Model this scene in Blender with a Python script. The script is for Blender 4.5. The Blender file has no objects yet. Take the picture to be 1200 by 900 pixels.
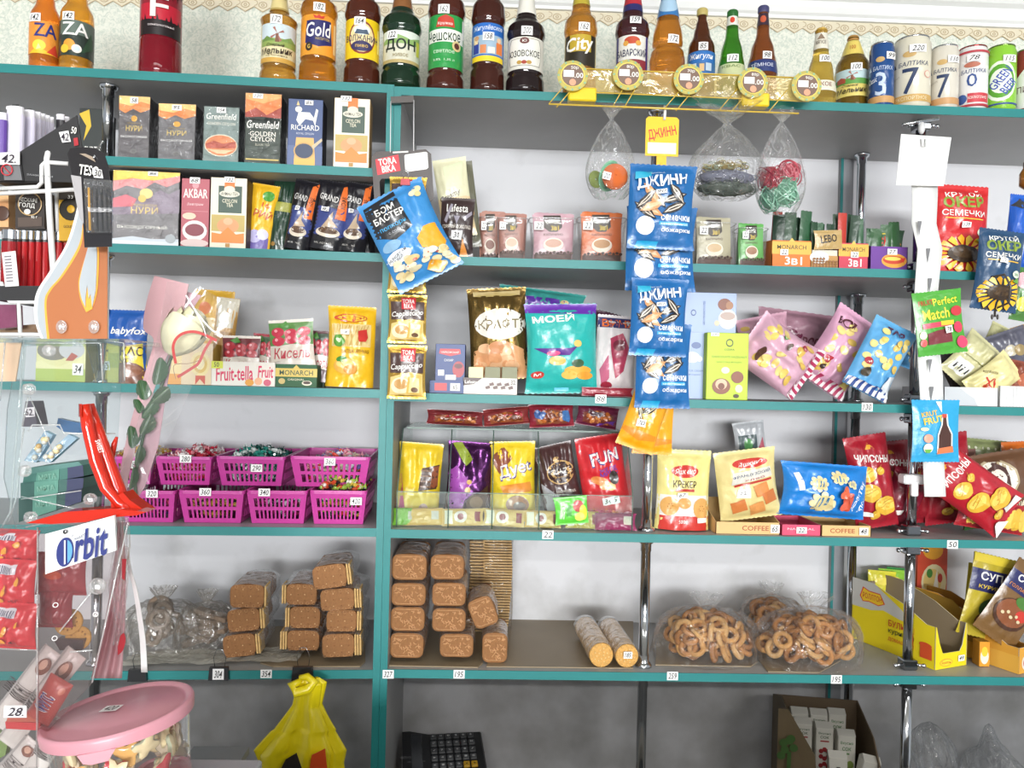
import bpy, math, random
from mathutils import Vector, Matrix, noise
from mathutils.geometry import tessellate_polygon
PI = math.pi
sc = bpy.context.scene
C = sc.collection
# ---------------------------------------------------------------- camera
CAM = Vector((0, -1.9, 1.55)); F = 900.0
YAW, PITCH, ROLL = .0311, -.0011, .0245
def cam_axes():
    cy, sy, cp, sp, cr, sr = math.cos(YAW), math.sin(YAW), math.cos(PITCH), math.sin(PITCH), math.cos(ROLL), math.sin(ROLL)
    fw = Vector((sy*cp, cy*cp, sp)); rt = Vector((cy, -sy, 0)); up = rt.cross(fw)
    return cr*rt+sr*up, -sr*rt+cr*up, fw
RT, UP, FW = cam_axes()
cd = bpy.data.cameras.new('camera'); cam = bpy.data.objects.new('camera', cd); C.objects.link(cam)
cd.sensor_width = 36; cd.lens = F*36/1200; cd.clip_start = .05
mw = Matrix((RT, UP, -FW)).transposed().to_4x4(); mw.translation = CAM
cam.matrix_world = mw
sc.camera = cam
# ---------------------------------------------------------------- world, lights, exposure
w = bpy.data.worlds.new('world'); sc.world = w; w.use_nodes = True
bg = w.node_tree.nodes['Background']; bg.inputs[0].default_value = (.9, .95, 1, 1); bg.inputs[1].default_value = .47
def area(name, loc, rot, sx, sy, power, col=(1, 1, 1)):
    l = bpy.data.lights.new(name, 'AREA'); l.shape = 'RECTANGLE'; l.size = sx; l.size_y = sy; l.energy = power; l.color = col
    o = bpy.data.objects.new(name, l); C.objects.link(o); o.location = loc; o.rotation_euler = rot
    return o
area('window_daylight', (.6, -14, 2.0), (PI/2, 0, 0), 7, 1.4, 1420, (.97, .99, 1))
area('ceiling_lamp_or_fill', (-.5, -1.5, 2.75), (0, 0, 0), 1.2, .3, 6, (1, .98, .95))
area('ceiling_lamp_or_fill', (1.6, -1.5, 2.75), (0, 0, 0), 1.2, .3, 6, (1, .98, .95))
area('ceiling_lamp_or_fill', (-.5, -4.5, 2.75), (0, 0, 0), 1.2, .3, 50, (1, .98, .95))  # added fill that brightens the chrome poles, no lamp known here
area('ceiling_lamp_or_fill', (1.6, -4.5, 2.75), (0, 0, 0), 1.2, .3, 50, (1, .98, .95))  # other half of the added fill pair for the chrome
sc.view_settings.view_transform = 'Standard'; sc.view_settings.look = 'None'
sc.view_settings.gamma = 1; sc.view_settings.exposure = .26; sc.view_settings.use_curve_mapping = False
# ---------------------------------------------------------------- picture point -> place in the shop
TH = -.0459; X0 = -.2485; D = .415
NR = Vector((0, 1, 0)); NL = Vector((math.sin(TH), math.cos(TH), 0))
def ray(px, py): return FW + RT*((px-600)/F) - UP*((py-450)/F)
def hit(px, py, dy=0, L=False):
    v = ray(px, py); n = NL if L else NR
    o = Vector((X0, 0, 0)) if L else Vector((0, 0, 0))
    t = (dy - n.dot(CAM-o))/n.dot(v)
    return CAM + v*t
def zrz(L): return -TH if L else 0
ZR = [2.2735, 1.8593, 1.5199, 1.1826, .8374, .35]        # shelf tops, right unit
ZL = [2.2776, 2.0699, 1.8614, 1.5262, 1.1847, .8354, .35]  # left unit
IR = [z+.0009 for z in ZR]; IL = [z+.0009 for z in ZL]   # where things rest
# ---------------------------------------------------------------- materials
def lin(h):
    h = h.lstrip('#'); r = []
    for i in (0, 2, 4):
        c = int(h[i:i+2], 16)/255; r.append(c/12.92 if c <= .04045 else ((c+.055)/1.055)**2.4)
    return (*r, 1)
MC = {}
KIND = {  # rough, metallic, bump strength, bump scale, coat, mottling
 'paper': (.55, 0, .02, 300, 0, .03), 'print': (.4, 0, 0, 0, 0, 0), 'film': (.3, 0, .35, 28, .25, .04), 'fprint': (.32, 0, .3, 28, .3, .03), 'foil': (.25, .75, .4, 30, 0, .05),
 'plastic': (.35, 0, .03, 60, .1, .03), 'gloss': (.15, 0, 0, 0, .5, .02), 'chrome': (.12, 1, 0, 0, 0, 0), 'paint': (.6, 0, .03, 40, 0, .06),
 'matte': (.8, 0, .1, 80, 0, .08), 'bread': (.8, 0, .5, 160, 0, .25), 'lamin': (.45, 0, .02, 30, 0, .08)}
def M(col, kind='print'):
    k = (col, kind)
    if k in MC: return MC[k]
    m = bpy.data.materials.new(kind+'_'+col.strip('#')); m.use_nodes = True; MC[k] = m
    nt = m.node_tree; b = nt.nodes['Principled BSDF']
    r, me, bs, bsc, coat, mot = KIND[kind]
    b.inputs['Base Color'].default_value = lin(col); b.inputs['Roughness'].default_value = r; b.inputs['Metallic'].default_value = me
    b.inputs['Coat Weight'].default_value = coat; b.inputs['Coat Roughness'].default_value = .12
    if bs or mot:
        tc = nt.nodes.new('ShaderNodeTexCoord')
        nz = nt.nodes.new('ShaderNodeTexNoise'); nz.inputs['Scale'].default_value = bsc or 20; nz.inputs['Detail'].default_value = 3
        nt.links.new(tc.outputs['Object'], nz.inputs['Vector'])
        if bs:
            bp = nt.nodes.new('ShaderNodeBump'); bp.inputs['Strength'].default_value = bs; bp.inputs['Distance'].default_value = .01 if kind in ('film', 'foil', 'fprint') else .002
            nt.links.new(nz.outputs['Fac'], bp.inputs['Height']); nt.links.new(bp.outputs[0], b.inputs['Normal'])
        if mot:
            n2 = nt.nodes.new('ShaderNodeTexNoise'); n2.inputs['Scale'].default_value = 150 if kind == 'bread' else 9; n2.inputs['Detail'].default_value = 4
            nt.links.new(tc.outputs['Object'], n2.inputs['Vector'])
            mr = nt.nodes.new('ShaderNodeMapRange'); mr.inputs['To Min'].default_value = 1-mot*1.6; mr.inputs['To Max'].default_value = 1+mot*1.2
            nt.links.new(n2.outputs['Fac'], mr.inputs['Value'])
            hs = nt.nodes.new('ShaderNodeHueSaturation'); hs.inputs['Color'].default_value = lin(col)
            nt.links.new(mr.outputs[0], hs.inputs['Value']); nt.links.new(hs.outputs[0], b.inputs['Base Color'])
    return m
def liquid(col, tr=.75, rough=.04):
    k = (col, 'liq', tr)
    if k in MC: return MC[k]
    m = bpy.data.materials.new('liquid_'+col.strip('#')); m.use_nodes = True; MC[k] = m
    b = m.node_tree.nodes['Principled BSDF']; b.inputs['Base Color'].default_value = lin(col); b.inputs['Roughness'].default_value = rough
    b.inputs['Transmission Weight'].default_value = tr; b.inputs['IOR'].default_value = 1.36; b.inputs['Coat Weight'].default_value = .4; b.inputs['Coat Roughness'].default_value = .05
    return m
def clear(col='#ffffff', fac=.12, bump=0, bscale=30, rough=.08, tint='#ffffff', milk=.35):
    """thin see-through plastic or glass: mostly transparent, with sheen and a little haze"""
    k = (col, 'clear', fac, bump, bscale, tint, milk)
    if k in MC: return MC[k]
    m = bpy.data.materials.new('clear_plastic'); m.use_nodes = True; MC[k] = m
    nt = m.node_tree; nt.nodes.remove(nt.nodes['Principled BSDF']); out = nt.nodes['Material Output']
    tr = nt.nodes.new('ShaderNodeBsdfTransparent'); tr.inputs[0].default_value = lin(tint)
    gl = nt.nodes.new('ShaderNodeBsdfGlossy'); gl.inputs[0].default_value = (1, 1, 1, 1); gl.inputs['Roughness'].default_value = rough
    df = nt.nodes.new('ShaderNodeBsdfDiffuse'); df.inputs[0].default_value = lin(col)
    fr = nt.nodes.new('ShaderNodeFresnel'); fr.inputs[0].default_value = 1.45
    a = nt.nodes.new('ShaderNodeMixShader'); c = nt.nodes.new('ShaderNodeMixShader')
    ad = nt.nodes.new('ShaderNodeMath'); ad.operation = 'ADD'; ad.use_clamp = True; ad.inputs[1].default_value = fac
    hf_ = nt.nodes.new('ShaderNodeMath'); hf_.operation = 'MULTIPLY'; hf_.inputs[1].default_value = .5; nt.links.new(fr.outputs[0], hf_.inputs[0]); nt.links.new(hf_.outputs[0], ad.inputs[0]); nt.links.new(ad.outputs[0], c.inputs[0])
    a.inputs[0].default_value = milk
    nt.links.new(gl.outputs[0], a.inputs[1]); nt.links.new(df.outputs[0], a.inputs[2])
    nt.links.new(tr.outputs[0], c.inputs[1]); nt.links.new(a.outputs[0], c.inputs[2]); nt.links.new(c.outputs[0], out.inputs[0])
    if bump:
        tc = nt.nodes.new('ShaderNodeTexCoord'); nz = nt.nodes.new('ShaderNodeTexNoise'); nz.inputs['Scale'].default_value = bscale; nz.inputs['Detail'].default_value = 3; nz.inputs['Distortion'].default_value = 1.5
        bp = nt.nodes.new('ShaderNodeBump'); bp.inputs['Strength'].default_value = bump; bp.inputs['Distance'].default_value = .02
        nt.links.new(tc.outputs['Object'], nz.inputs['Vector']); nt.links.new(nz.outputs['Fac'], bp.inputs['Height'])
        nt.links.new(bp.outputs[0], gl.inputs['Normal']); nt.links.new(bp.outputs[0], fr.inputs['Normal'])
    return m
FILMBAG = clear('#e8e8e8', .035, .8, 26, .12, milk=.2)
FILM2 = clear('#f0f0f0', .05, 1, 26, .1, milk=.3)
ACRYL = clear('#e8f0f0', .05, 0, tint='#f4f8f8', milk=.2, rough=.03)
# ---------------------------------------------------------------- mesh builder
class G:
    def __init__(s): s.v = []; s.f = []; s.fm = []; s.mats = []; s.sm = []
    def mi(s, m):
        if isinstance(m, str): m = M(m)
        if m not in s.mats: s.mats.append(m)
        return s.mats.index(m)
    def add(s, vs, fs, m, smooth=False):
        b = len(s.v); s.v += [tuple(p) for p in vs]; i = s.mi(m)
        for f in fs: s.f.append(tuple(b+k for k in f)); s.fm.append(i); s.sm.append(smooth)
        return s
    def box(s, x0, y0, z0, x1, y1, z1, m, bev=0, X=None):
        b = bev
        if not b:
            vs = [(x, y, z) for x in (x0, x1) for y in (y0, y1) for z in (z0, z1)]
            fs = [(0, 1, 3, 2), (4, 6, 7, 5), (0, 4, 5, 1), (2, 3, 7, 6), (0, 2, 6, 4), (1, 5, 7, 3)]
        else:
            vs = []; idx = {}
            for i, x in enumerate((x0, x1)):
                for j, y in enumerate((y0, y1)):
                    for k, z in enumerate((z0, z1)):
                        sx, sy, sz = (1-2*i)*b, (1-2*j)*b, (1-2*k)*b
                        for a, p in enumerate(((x, y+sy, z+sz), (x+sx, y, z+sz), (x+sx, y+sy, z))): idx[i, j, k, a] = len(vs); vs.append(p)
            fs = []
            I = idx
            for i in (0, 1): fs.append([I[i, j, k, 0] for j, k in ((0, 0), (0, 1), (1, 1), (1, 0))][::1 if i == 0 else -1])
            for j in (0, 1): fs.append([I[i, j, k, 1] for i, k in ((0, 0), (1, 0), (1, 1), (0, 1))][::1 if j == 0 else -1])
            for k in (0, 1): fs.append([I[i, j, k, 2] for i, j in ((0, 0), (0, 1), (1, 1), (1, 0))][::1 if k == 0 else -1])
            for j in (0, 1):
                for k in (0, 1): fs.append((I[0, j, k, 1], I[1, j, k, 1], I[1, j, k, 2], I[0, j, k, 2])[::1 if j == k else -1])
            for i in (0, 1):
                for k in (0, 1): fs.append((I[i, 0, k, 0], I[i, 0, k, 2], I[i, 1, k, 2], I[i, 1, k, 0])[::1 if i == k else -1])
                for j in (0, 1): fs.append((I[i, j, 0, 0], I[i, j, 1, 0], I[i, j, 1, 1], I[i, j, 0, 1])[::1 if i != j else -1])
            for i in (0, 1):
                for j in (0, 1):
                    for k in (0, 1): fs.append((I[i, j, k, 0], I[i, j, k, 1], I[i, j, k, 2])[::1 if (i+j+k) % 2 == 0 else -1])
        if X is not None: vs = [X @ Vector(p) for p in vs]
        return s.add(vs, fs, m)
    def lathe(s, prof, m, n=24, X=None, caps=True, arc=None):
        vs = []; fs = []; k = len(prof)
        for z, r in prof:
            for i in range(n): a = 2*PI*i/n; vs.append((r*math.sin(a), -r*math.cos(a), z))
        for j in range(k-1):
            for i in range(n): i2 = (i+1) % n; fs.append((j*n+i, j*n+i2, (j+1)*n+i2, (j+1)*n+i))
        if caps: fs.append(tuple(range(n))[::-1]); fs.append(tuple((k-1)*n+i for i in range(n)))
        if X is not None: vs = [X @ Vector(p) for p in vs]
        return s.add(vs, fs, m, True)
    def tube(s, pts, r, m, n=8, closed=False, caps=True):
        pts = [Vector(p) for p in pts]; N = len(pts); vs = []; fs = []
        prev = None
        for i, p in enumerate(pts):
            a = pts[(i-1) % N] if (i or closed) else p; b = pts[(i+1) % N] if (i < N-1 or closed) else p
            t = (b-a).normalized()
            if prev is None: u = t.orthogonal().normalized()
            else: u = (prev - t*prev.dot(t)).normalized()
            prev = u; v = t.cross(u); rr = r[i] if isinstance(r, (list, tuple)) else r
            for k in range(n): an = 2*PI*k/n; vs.append(p+(u*math.cos(an)+v*math.sin(an))*rr)
        for j in range(N if closed else N-1):
            j2 = (j+1) % N
            for k in range(n): k2 = (k+1) % n; fs.append((j*n+k, j*n+k2, j2*n+k2, j2*n+k))
        if not closed and caps: fs.append(tuple(range(n))[::-1]); fs.append(tuple((N-1)*n+k for k in range(n)))
        return s.add(vs, fs, m, True)
    def grid(s, fn, nu, nv, m, smooth=True):
        vs = [fn(i/nu, j/nv) for j in range(nv+1) for i in range(nu+1)]
        fs = [(j*(nu+1)+i, j*(nu+1)+i+1, (j+1)*(nu+1)+i+1, (j+1)*(nu+1)+i) for j in range(nv) for i in range(nu)]
        return s.add(vs, fs, m, smooth)
    def prism(s, poly, y0, y1, m, m2=None, X=None):
        """outline in (x, z), thick from y0 (front) to y1"""
        n = len(poly); P = [Vector((x, z, 0)) for x, z in poly]; T = tessellate_polygon([P])
        fr = [(x, y0, z) for x, z in poly]; bk = [(x, y1, z) for x, z in poly]
        if X is not None: fr = [X @ Vector(p) for p in fr]; bk = [X @ Vector(p) for p in bk]
        s.add(fr+bk, [tuple(t) for t in T]+[tuple(n+k for k in t)[::-1] for t in T], m)
        s.add(fr+bk, [(i, (i+1) % n, n+(i+1) % n, n+i) for i in range(n)], m2 or m)
        return s
    def ball(s, c, r, m, nu=10, nv=6, sc_=(1, 1, 1), X=None):
        vs = []; fs = []
        for j in range(nv+1):
            th = PI*j/nv
            for i in range(nu):
                a = 2*PI*i/nu; p = Vector((r*sc_[0]*math.sin(th)*math.cos(a), r*sc_[1]*math.sin(th)*math.sin(a), r*sc_[2]*math.cos(th)))
                if X is not None: p = X @ p
                vs.append(Vector(c)+p)
        for j in range(nv):
            for i in range(nu): fs.append((j*nu+i, (j+1)*nu+i, (j+1)*nu+(i+1) % nu, j*nu+(i+1) % nu))
        return s.add(vs, fs, m, True)
    def torus(s, c, R, r, m, X=None, n=14, k=7):
        c = Vector(c); pts = [Vector((R*math.cos(2*PI*i/n), R*math.sin(2*PI*i/n), 0)) for i in range(n)]
        if X is not None: pts = [X @ p for p in pts]
        return s.tube([c+p for p in pts], r, m, k, closed=True)
    def build(s, name, parent=None, loc=None, rot=None):
        me = bpy.data.meshes.new(name); me.from_pydata(s.v, [], s.f)
        for m in s.mats: me.materials.append(m)
        me.polygons.foreach_set('material_index', s.fm); me.polygons.foreach_set('use_smooth', s.sm); me.update()
        o = bpy.data.objects.new(name, me); C.objects.link(o)
        if parent: o.parent = parent
        if loc is not None: o.location = loc
        if rot is not None: o.rotation_euler = rot
        return o
def tag(o, label, cat, group=None):
    o['label'] = label; o['category'] = cat
    if group: o['group'] = group
    return o
def thing(name, label, cat, loc, rz=0, group=None, rot=None):
    o = bpy.data.objects.new(name, None); C.objects.link(o); o.empty_display_size = .03
    o.location = loc; o.rotation_euler = rot if rot is not None else (0, 0, rz)
    return tag(o, label, cat, group)
def struct(o): o['kind'] = 'structure'; return o
# ---------------------------------------------------------------- lettering
TX = {}
def text_mesh(s, bold=0., shear=0.):
    k = (s, bold, shear)
    if k in TX: return TX[k]
    cu = bpy.data.curves.new('t', 'FONT'); cu.body = s; cu.size = 1; cu.offset = bold*.38; cu.shear = shear; cu.resolution_u = 2; cu.space_line = .8
    cu.align_x = 'CENTER'
    ob = bpy.data.objects.new('t', cu); me = ob.to_mesh()
    vs = [(v.co.x, v.co.y) for v in me.vertices]; fs = [tuple(p.vertices) for p in me.polygons]
    ob.to_mesh_clear(); bpy.data.objects.remove(ob); bpy.data.curves.remove(cu)
    if not vs: TX[k] = ([], []); return TX[k]
    x0 = min(v[0] for v in vs); x1 = max(v[0] for v in vs); y0 = min(v[1] for v in vs); y1 = max(v[1] for v in vs)
    vs = [((x-x0)/(x1-x0)-.5, (y-y0)/max(y1-y0, 1e-6)-.5) for x, y in vs]
    TX[k] = (vs, fs); return TX[k]
def subdiv(tris, ml):
    out = []; st = list(tris)
    while st:
        a, b, c = st.pop()
        l = [(b[0]-a[0])**2+(b[1]-a[1])**2, (c[0]-b[0])**2+(c[1]-b[1])**2, (a[0]-c[0])**2+(a[1]-c[1])**2]
        m = max(l)
        if m <= ml*ml or len(out) > 6000: out.append((a, b, c)); continue
        i = l.index(m); p = (a, b, c); q, r, t = p[i], p[(i+1) % 3], p[(i+2) % 3]; mid = ((q[0]+r[0])/2, (q[1]+r[1])/2)
        st.append((q, mid, t)); st.append((mid, r, t))
    return out
def decals(g, S, w, h, items, ml=None, lift=.0004, step=.0002, kind='print'):
    """flat print laid on a surface: S(x, z, off) -> point; items in fractions of w and h"""
    for n, it in enumerate(items):
        k = it[0]; off = lift+n*step
        if k == 'r':
            _, a, b, c, d, col = it; P = [(a*w, b*h), (c*w, b*h), (c*w, d*h), (a*w, d*h)]; T = [(0, 1, 2), (0, 2, 3)]
        elif k == 'e':
            _, cu, cv, ru, rv, col = it[:6]; rw = ru*w; rh = (rv*h if rv else rw); rt = math.radians(it[6]) if len(it) > 6 else 0; q = 18
            P = []
            for i in range(q):
                x, y = rw*math.cos(2*PI*i/q), rh*math.sin(2*PI*i/q); P.append((cu*w+x*math.cos(rt)+y*math.sin(rt), cv*h-x*math.sin(rt)+y*math.cos(rt)))
            P.append((cu*w, cv*h)); T = [(q, i, (i+1) % q) for i in range(q)]
        elif k == 'p':
            _, pl, col = it; P = [(a*w, b*h) for a, b in pl]; T = tessellate_polygon([[Vector((x, y, 0)) for x, y in P]])
            T2 = []
            for t in T:
                (ax, ay), (bx, by), (cx, cy) = P[t[0]], P[t[1]], P[t[2]]
                T2.append(t if (bx-ax)*(cy-ay)-(by-ay)*(cx-ax) > 0 else t[::-1])
            T = T2
        elif k == 't':
            _, s, cu, cv, wu, hv, col = it[:7]; rt = math.radians(it[7]) if len(it) > 7 else 0; bold = it[8] if len(it) > 8 else .015; sh = it[9] if len(it) > 9 else 0
            vs, fs = text_mesh(s, bold, sh); P = []
            for x, y in vs:
                x *= wu*w; y *= hv*h; P.append((cu*w+x*math.cos(rt)+y*math.sin(rt), cv*h-x*math.sin(rt)+y*math.cos(rt)))
            T = [f for f in fs]
        P2 = [(x-w/2, y) for x, y in P]
        mat = M(col, kind) if isinstance(col, str) else col
        if ml:
            tr = []
            for f in T:
                for i in range(1, len(f)-1): tr.append((P2[f[0]], P2[f[i]], P2[f[i+1]]))
            tr = subdiv(tr, ml); vs = []; ix = {}; fs = []
            for t in tr:
                ff = []
                for p in t:
                    if p not in ix: ix[p] = len(vs); vs.append(S(p[0], p[1], off))
                    ff.append(ix[p])
                fs.append(tuple(ff))
            g.add(vs, fs, mat, k != 't')
        else:
            g.add([S(x, y, off) for x, y in P2], [tuple(f) for f in T], mat)
    return g
def flatS(x, z, o): return (x, -o, z)
def price(parent, txt, S, w, h, cu, cv, wu=.3, hv=.06, rot=0, ml=None, col='#1c1c1c', name='price_tag'):
    """small white sticker with a handwritten price"""
    g = G(); rt = math.radians(rot)
    def R(a, b): x, y = a*w*wu, b*h*hv; return ((cu*w+x*math.cos(rt)+y*math.sin(rt))/w, (cv*h-x*math.sin(rt)+y*math.cos(rt))/h)
    it = [('p', [R(-.5, -.5), R(.5, -.5), R(.5, .5), R(-.5, .5)], '#f6f4f2')]
    if txt: it.append(('t', txt, cu, cv, wu*.72, hv*.68, col, rot, .02, .3))
    decals(g, S, w, h, it, ml, lift=.0034, step=.0004)
    return g.build(name, parent)
# ================================================================ the shop itself
def wallpaper():
    m = bpy.data.materials.new('wallpaper'); m.use_nodes = True; nt = m.node_tree; b = nt.nodes['Principled BSDF']; b.inputs['Roughness'].default_value = .75
    tc = nt.nodes.new('ShaderNodeTexCoord'); nz = nt.nodes.new('ShaderNodeTexNoise'); nz.inputs['Scale'].default_value = 55; nz.inputs['Detail'].default_value = 4; nz.inputs['Distortion'].default_value = 2.5
    nt.links.new(tc.outputs['Object'], nz.inputs['Vector'])
    cr = nt.nodes.new('ShaderNodeValToRGB'); cr.color_ramp.elements[0].position = .38; cr.color_ramp.elements[0].color = lin('#ccd3c6'); cr.color_ramp.elements[1].position = .58; cr.color_ramp.elements[1].color = lin('#e8e9dc')
    nt.links.new(nz.outputs['Fac'], cr.inputs[0]); nt.links.new(cr.outputs[0], b.inputs['Base Color'])
    bp = nt.nodes.new('ShaderNodeBump'); bp.inputs['Strength'].default_value = .6; bp.inputs['Distance'].default_value = .004
    nt.links.new(nz.outputs['Fac'], bp.inputs['Height']); nt.links.new(bp.outputs[0], b.inputs['Normal'])
    return m
ZC = 2.757
struct(G().box(-2.6, D+.012, 0, 2.6, D+.1, ZC, wallpaper()).build('wall_back'))
struct(G().box(-2.6, -13.9, ZC, 2.6, D+.1, ZC+.05, M('#c9c9c6', 'paint')).build('ceiling'))
struct(G().box(-2.6, -13.9, -.05, 2.6, D+.1, 0, M('#bdb6aa', 'lamin')).build('floor'))
# cornice: the moulded white strip under the ceiling
g = G(); prof = [(0, -.075), (-.012, -.075), (-.014, -.066), (-.022, -.06), (-.03, -.045), (-.034, -.03), (-.05, -.022), (-.058, -.012), (-.062, 0), (0, 0)]
a = [(-2.6, D+.012+y, ZC+z) for y, z in prof]; b = [(2.6, D+.012+y, ZC+z) for y, z in prof]; n = len(prof)
g.add(a+b, [(i, (i+1) % n, n+(i+1) % n, n+i) for i in range(n)], M('#f2f2f0', 'paint')); struct(g.build('trim_1'))
# paper border with lace points and curls
g = G(); zb = ZC-.075; wu = .052; yb = D+.0105; zt = zb+.004
for i in range(-46, 46):
    x = i*wu
    g.add([(x, yb, zb-.024), (x+wu/2, yb, zb-.040), (x+wu, yb, zb-.024), (x+wu, yb, zb+.002), (x, yb, zb+.002)], [(0, 1, 2, 3, 4)], M('#e0d6bd', 'paper'))
    def lace(pts, r, c='#b59f7a'):
        vs = []; pts = [(x+px*wu, zb+pz) for px, pz in pts]
        for k, (px, pz) in enumerate(pts):
            q = pts[min(k+1, len(pts)-1)]; p0 = pts[max(k-1, 0)]; dx, dz = q[0]-p0[0], q[1]-p0[1]; L = math.hypot(dx, dz) or 1
            vs += [(px-dz/L*r, yb-.0008, pz+dx/L*r), (px+dz/L*r, yb-.0008, pz-dx/L*r)]
        g.add(vs, [(2*k, 2*k+1, 2*k+3, 2*k+2) for k in range(len(pts)-1)], M(c, 'paper'))
    lace([(0, -.0235), (.25, -.031), (.5, -.039), (.75, -.031), (1, -.0235)], .0012)
    lace([(.5+.24*math.cos(t*PI/5), -.018+.009*math.sin(t*PI/5)) for t in range(11)], .0011)
    lace([(.5+.08*math.cos(t*PI/3), -.018+.004*math.sin(t*PI/3)) for t in range(7)], .0011)
    lace([(.0+.2*math.cos(-PI/2+t*PI/6), -.012+.008*math.sin(-PI/2+t*PI/6)) for t in range(7)], .0009)
struct(g.build('trim_2'))
TEAL = M('#23807f', 'lamin'); GREY = M('#a3a3a2', 'lamin'); WHITEP = M('#d9dbe0', 'paint')
def backpanel_mat():
    m = M('#d4d5d9', 'paint').copy(); nt = m.node_tree; b = nt.nodes['Principled BSDF']
    tc = nt.nodes.new('ShaderNodeTexCoord'); mp = nt.nodes.new('ShaderNodeMapping'); nt.links.new(tc.outputs['Object'], mp.inputs[0])
    nz = nt.nodes.new('ShaderNodeTexNoise'); nz.inputs['Scale'].default_value = 7; nz.inputs['Detail'].default_value = 6; nt.links.new(mp.outputs[0], nz.inputs['Vector'])
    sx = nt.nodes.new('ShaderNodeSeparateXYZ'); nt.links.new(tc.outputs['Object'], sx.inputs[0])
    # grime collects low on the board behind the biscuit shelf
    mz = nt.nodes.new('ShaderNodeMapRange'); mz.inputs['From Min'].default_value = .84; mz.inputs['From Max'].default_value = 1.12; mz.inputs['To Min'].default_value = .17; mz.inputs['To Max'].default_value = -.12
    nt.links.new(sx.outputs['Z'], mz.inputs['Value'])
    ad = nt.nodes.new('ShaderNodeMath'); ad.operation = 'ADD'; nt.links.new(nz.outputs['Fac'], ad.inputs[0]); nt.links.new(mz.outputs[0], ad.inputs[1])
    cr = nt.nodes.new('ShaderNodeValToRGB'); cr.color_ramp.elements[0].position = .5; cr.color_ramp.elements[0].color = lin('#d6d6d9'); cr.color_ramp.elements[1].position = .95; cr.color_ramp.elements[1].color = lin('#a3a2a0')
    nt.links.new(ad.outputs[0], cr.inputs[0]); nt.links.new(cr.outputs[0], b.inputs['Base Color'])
    return m
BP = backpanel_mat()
T = .021
def unit(L, zs, x0, x1, label, name='shelving_unit'):
    """root at the floor; local x along the shelves, local y into the depth"""
    rz = zrz(L); root = thing(name, label, 'shelving', (X0 if L else 0, 0, 0), rz)
    for z in zs:
        sh = G().box(x0, .002, z-T, x1, D-.012, z, GREY).build('shelf', root)
        G().box(x0, 0, z-T, x1, .0025, z, TEAL).build('edge_band', sh)
    return root
def strip(parent, name, x0, x1, y0, y1, z0, z1, m, band=True):
    o = G().box(x0, y0+.002, z0, x1, y1, z1, m).build(name, parent)
    if band: G().box(x0, y0, z0, x1, y0+.0025, z1, TEAL).build('edge_band', o)
    return o
zLs = ZL[:1]+ZL[1:]; U = unit(True, zLs, -1.3, -.018, 'teal edged grey shelf unit left of the post, with pink baskets and tea boxes')
# shelf 1 of the left unit stops at its pole: shorten happens with its own board
strip(U, 'side_panel', -.0178, -.0003, 0, D-.012, .02, ZL[0], GREY)
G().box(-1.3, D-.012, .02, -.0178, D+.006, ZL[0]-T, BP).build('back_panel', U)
U2 = unit(False, ZR, X0+.0178, 1.9, 'teal edged grey shelf unit right of the post, with chrome poles')
xs = X0+.0178
strip(U2, 'side_panel', xs-.0175, xs, 0, D-.012, .02, ZR[0], GREY)
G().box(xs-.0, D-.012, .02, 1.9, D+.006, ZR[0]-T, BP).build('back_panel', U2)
xb = hit(985, 350, D-.03).x
strip(U2, 'side_panel', xb-.008, xb, D-.03, D-.0121, .02, ZR[0]-T, M('#8e9193', 'lamin'))
G().box(xb+.0005, D-.022, .02, xb+.034, D-.012, ZR[0]-T, M('#9a9ca0', 'paint')).build('filler_strip', U2)
CH = M('#c9ccd0', 'chrome'); CHD = M('#8c8f93', 'chrome')
def pole_seg(parent, x, y, z0, z1, r=.0125, flare=True):
    g = G(); pr = [(z0, r)]
    if flare: pr = [(z0, .022), (z0+.004, .022), (z0+.010, .018), (z0+.012, r+.0015), (z0+.03, r+.0015), (z0+.03, r), (z1-.03, r), (z1-.03, r+.0015), (z1-.012, r+.0015), (z1-.010, .018), (z1-.004, .022), (z1, .022)]
    else: pr = [(z0, r), (z1, r)]
    g.lathe(pr, CH, 20); return g.build('pole', parent, (x, y, 0))
# chrome poles, one length between each pair of shelves
p = hit(127, 130, .05, True); xl = (p-Vector((X0, 0, 0))).dot(Vector((math.cos(TH), -math.sin(TH), 0)))
for a, b in ((1, 0), (3, 1), (3, 2), (4, 3), (5, 4), (6, 5)):
    if (a, b) == (3, 1): continue
    pole_seg(U, xl, .05, ZL[a], ZL[b]-T)
pole_seg(U, xl, .05, ZL[2], ZL[1]-T)
xp = hit(762, 440, .045).x
for a, b in ((1, 0), (2, 1), (3, 2), (4, 3), (5, 4)): pole_seg(U2, xp, .045, ZR[a], ZR[b]-T)
xq = hit(1072, 440, .05).x
for a, b in ((1, 0), (2, 1), (3, 2), (4, 3), (5, 4)):
    pole_seg(U2, xq, .05, ZR[a], ZR[b]-T, flare=False)
    for zz in (ZR[a]+.014, ZR[b]-T-.014):       # clamp block with two bolts
        g = G(); g.box(-.019, -.017, -.013, .019, .017, .013, CHD, .003)
        for sx in (-1, 1): g.tube([(sx*.019, -.008, 0), (sx*.036, -.010, -.002)], .004, CH, 8); g.ball((sx*.037, -.010, -.002), .006, CH)
        g.build('clamp', U2, (xq, .05, zz))
xr = hit(1001, 400, D-.055).x
for a, b in ((1, 0), (2, 1), (3, 2), (4, 3), (5, 4)): pole_seg(U2, xr, D-.075, ZR[a], ZR[b]-T)
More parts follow.
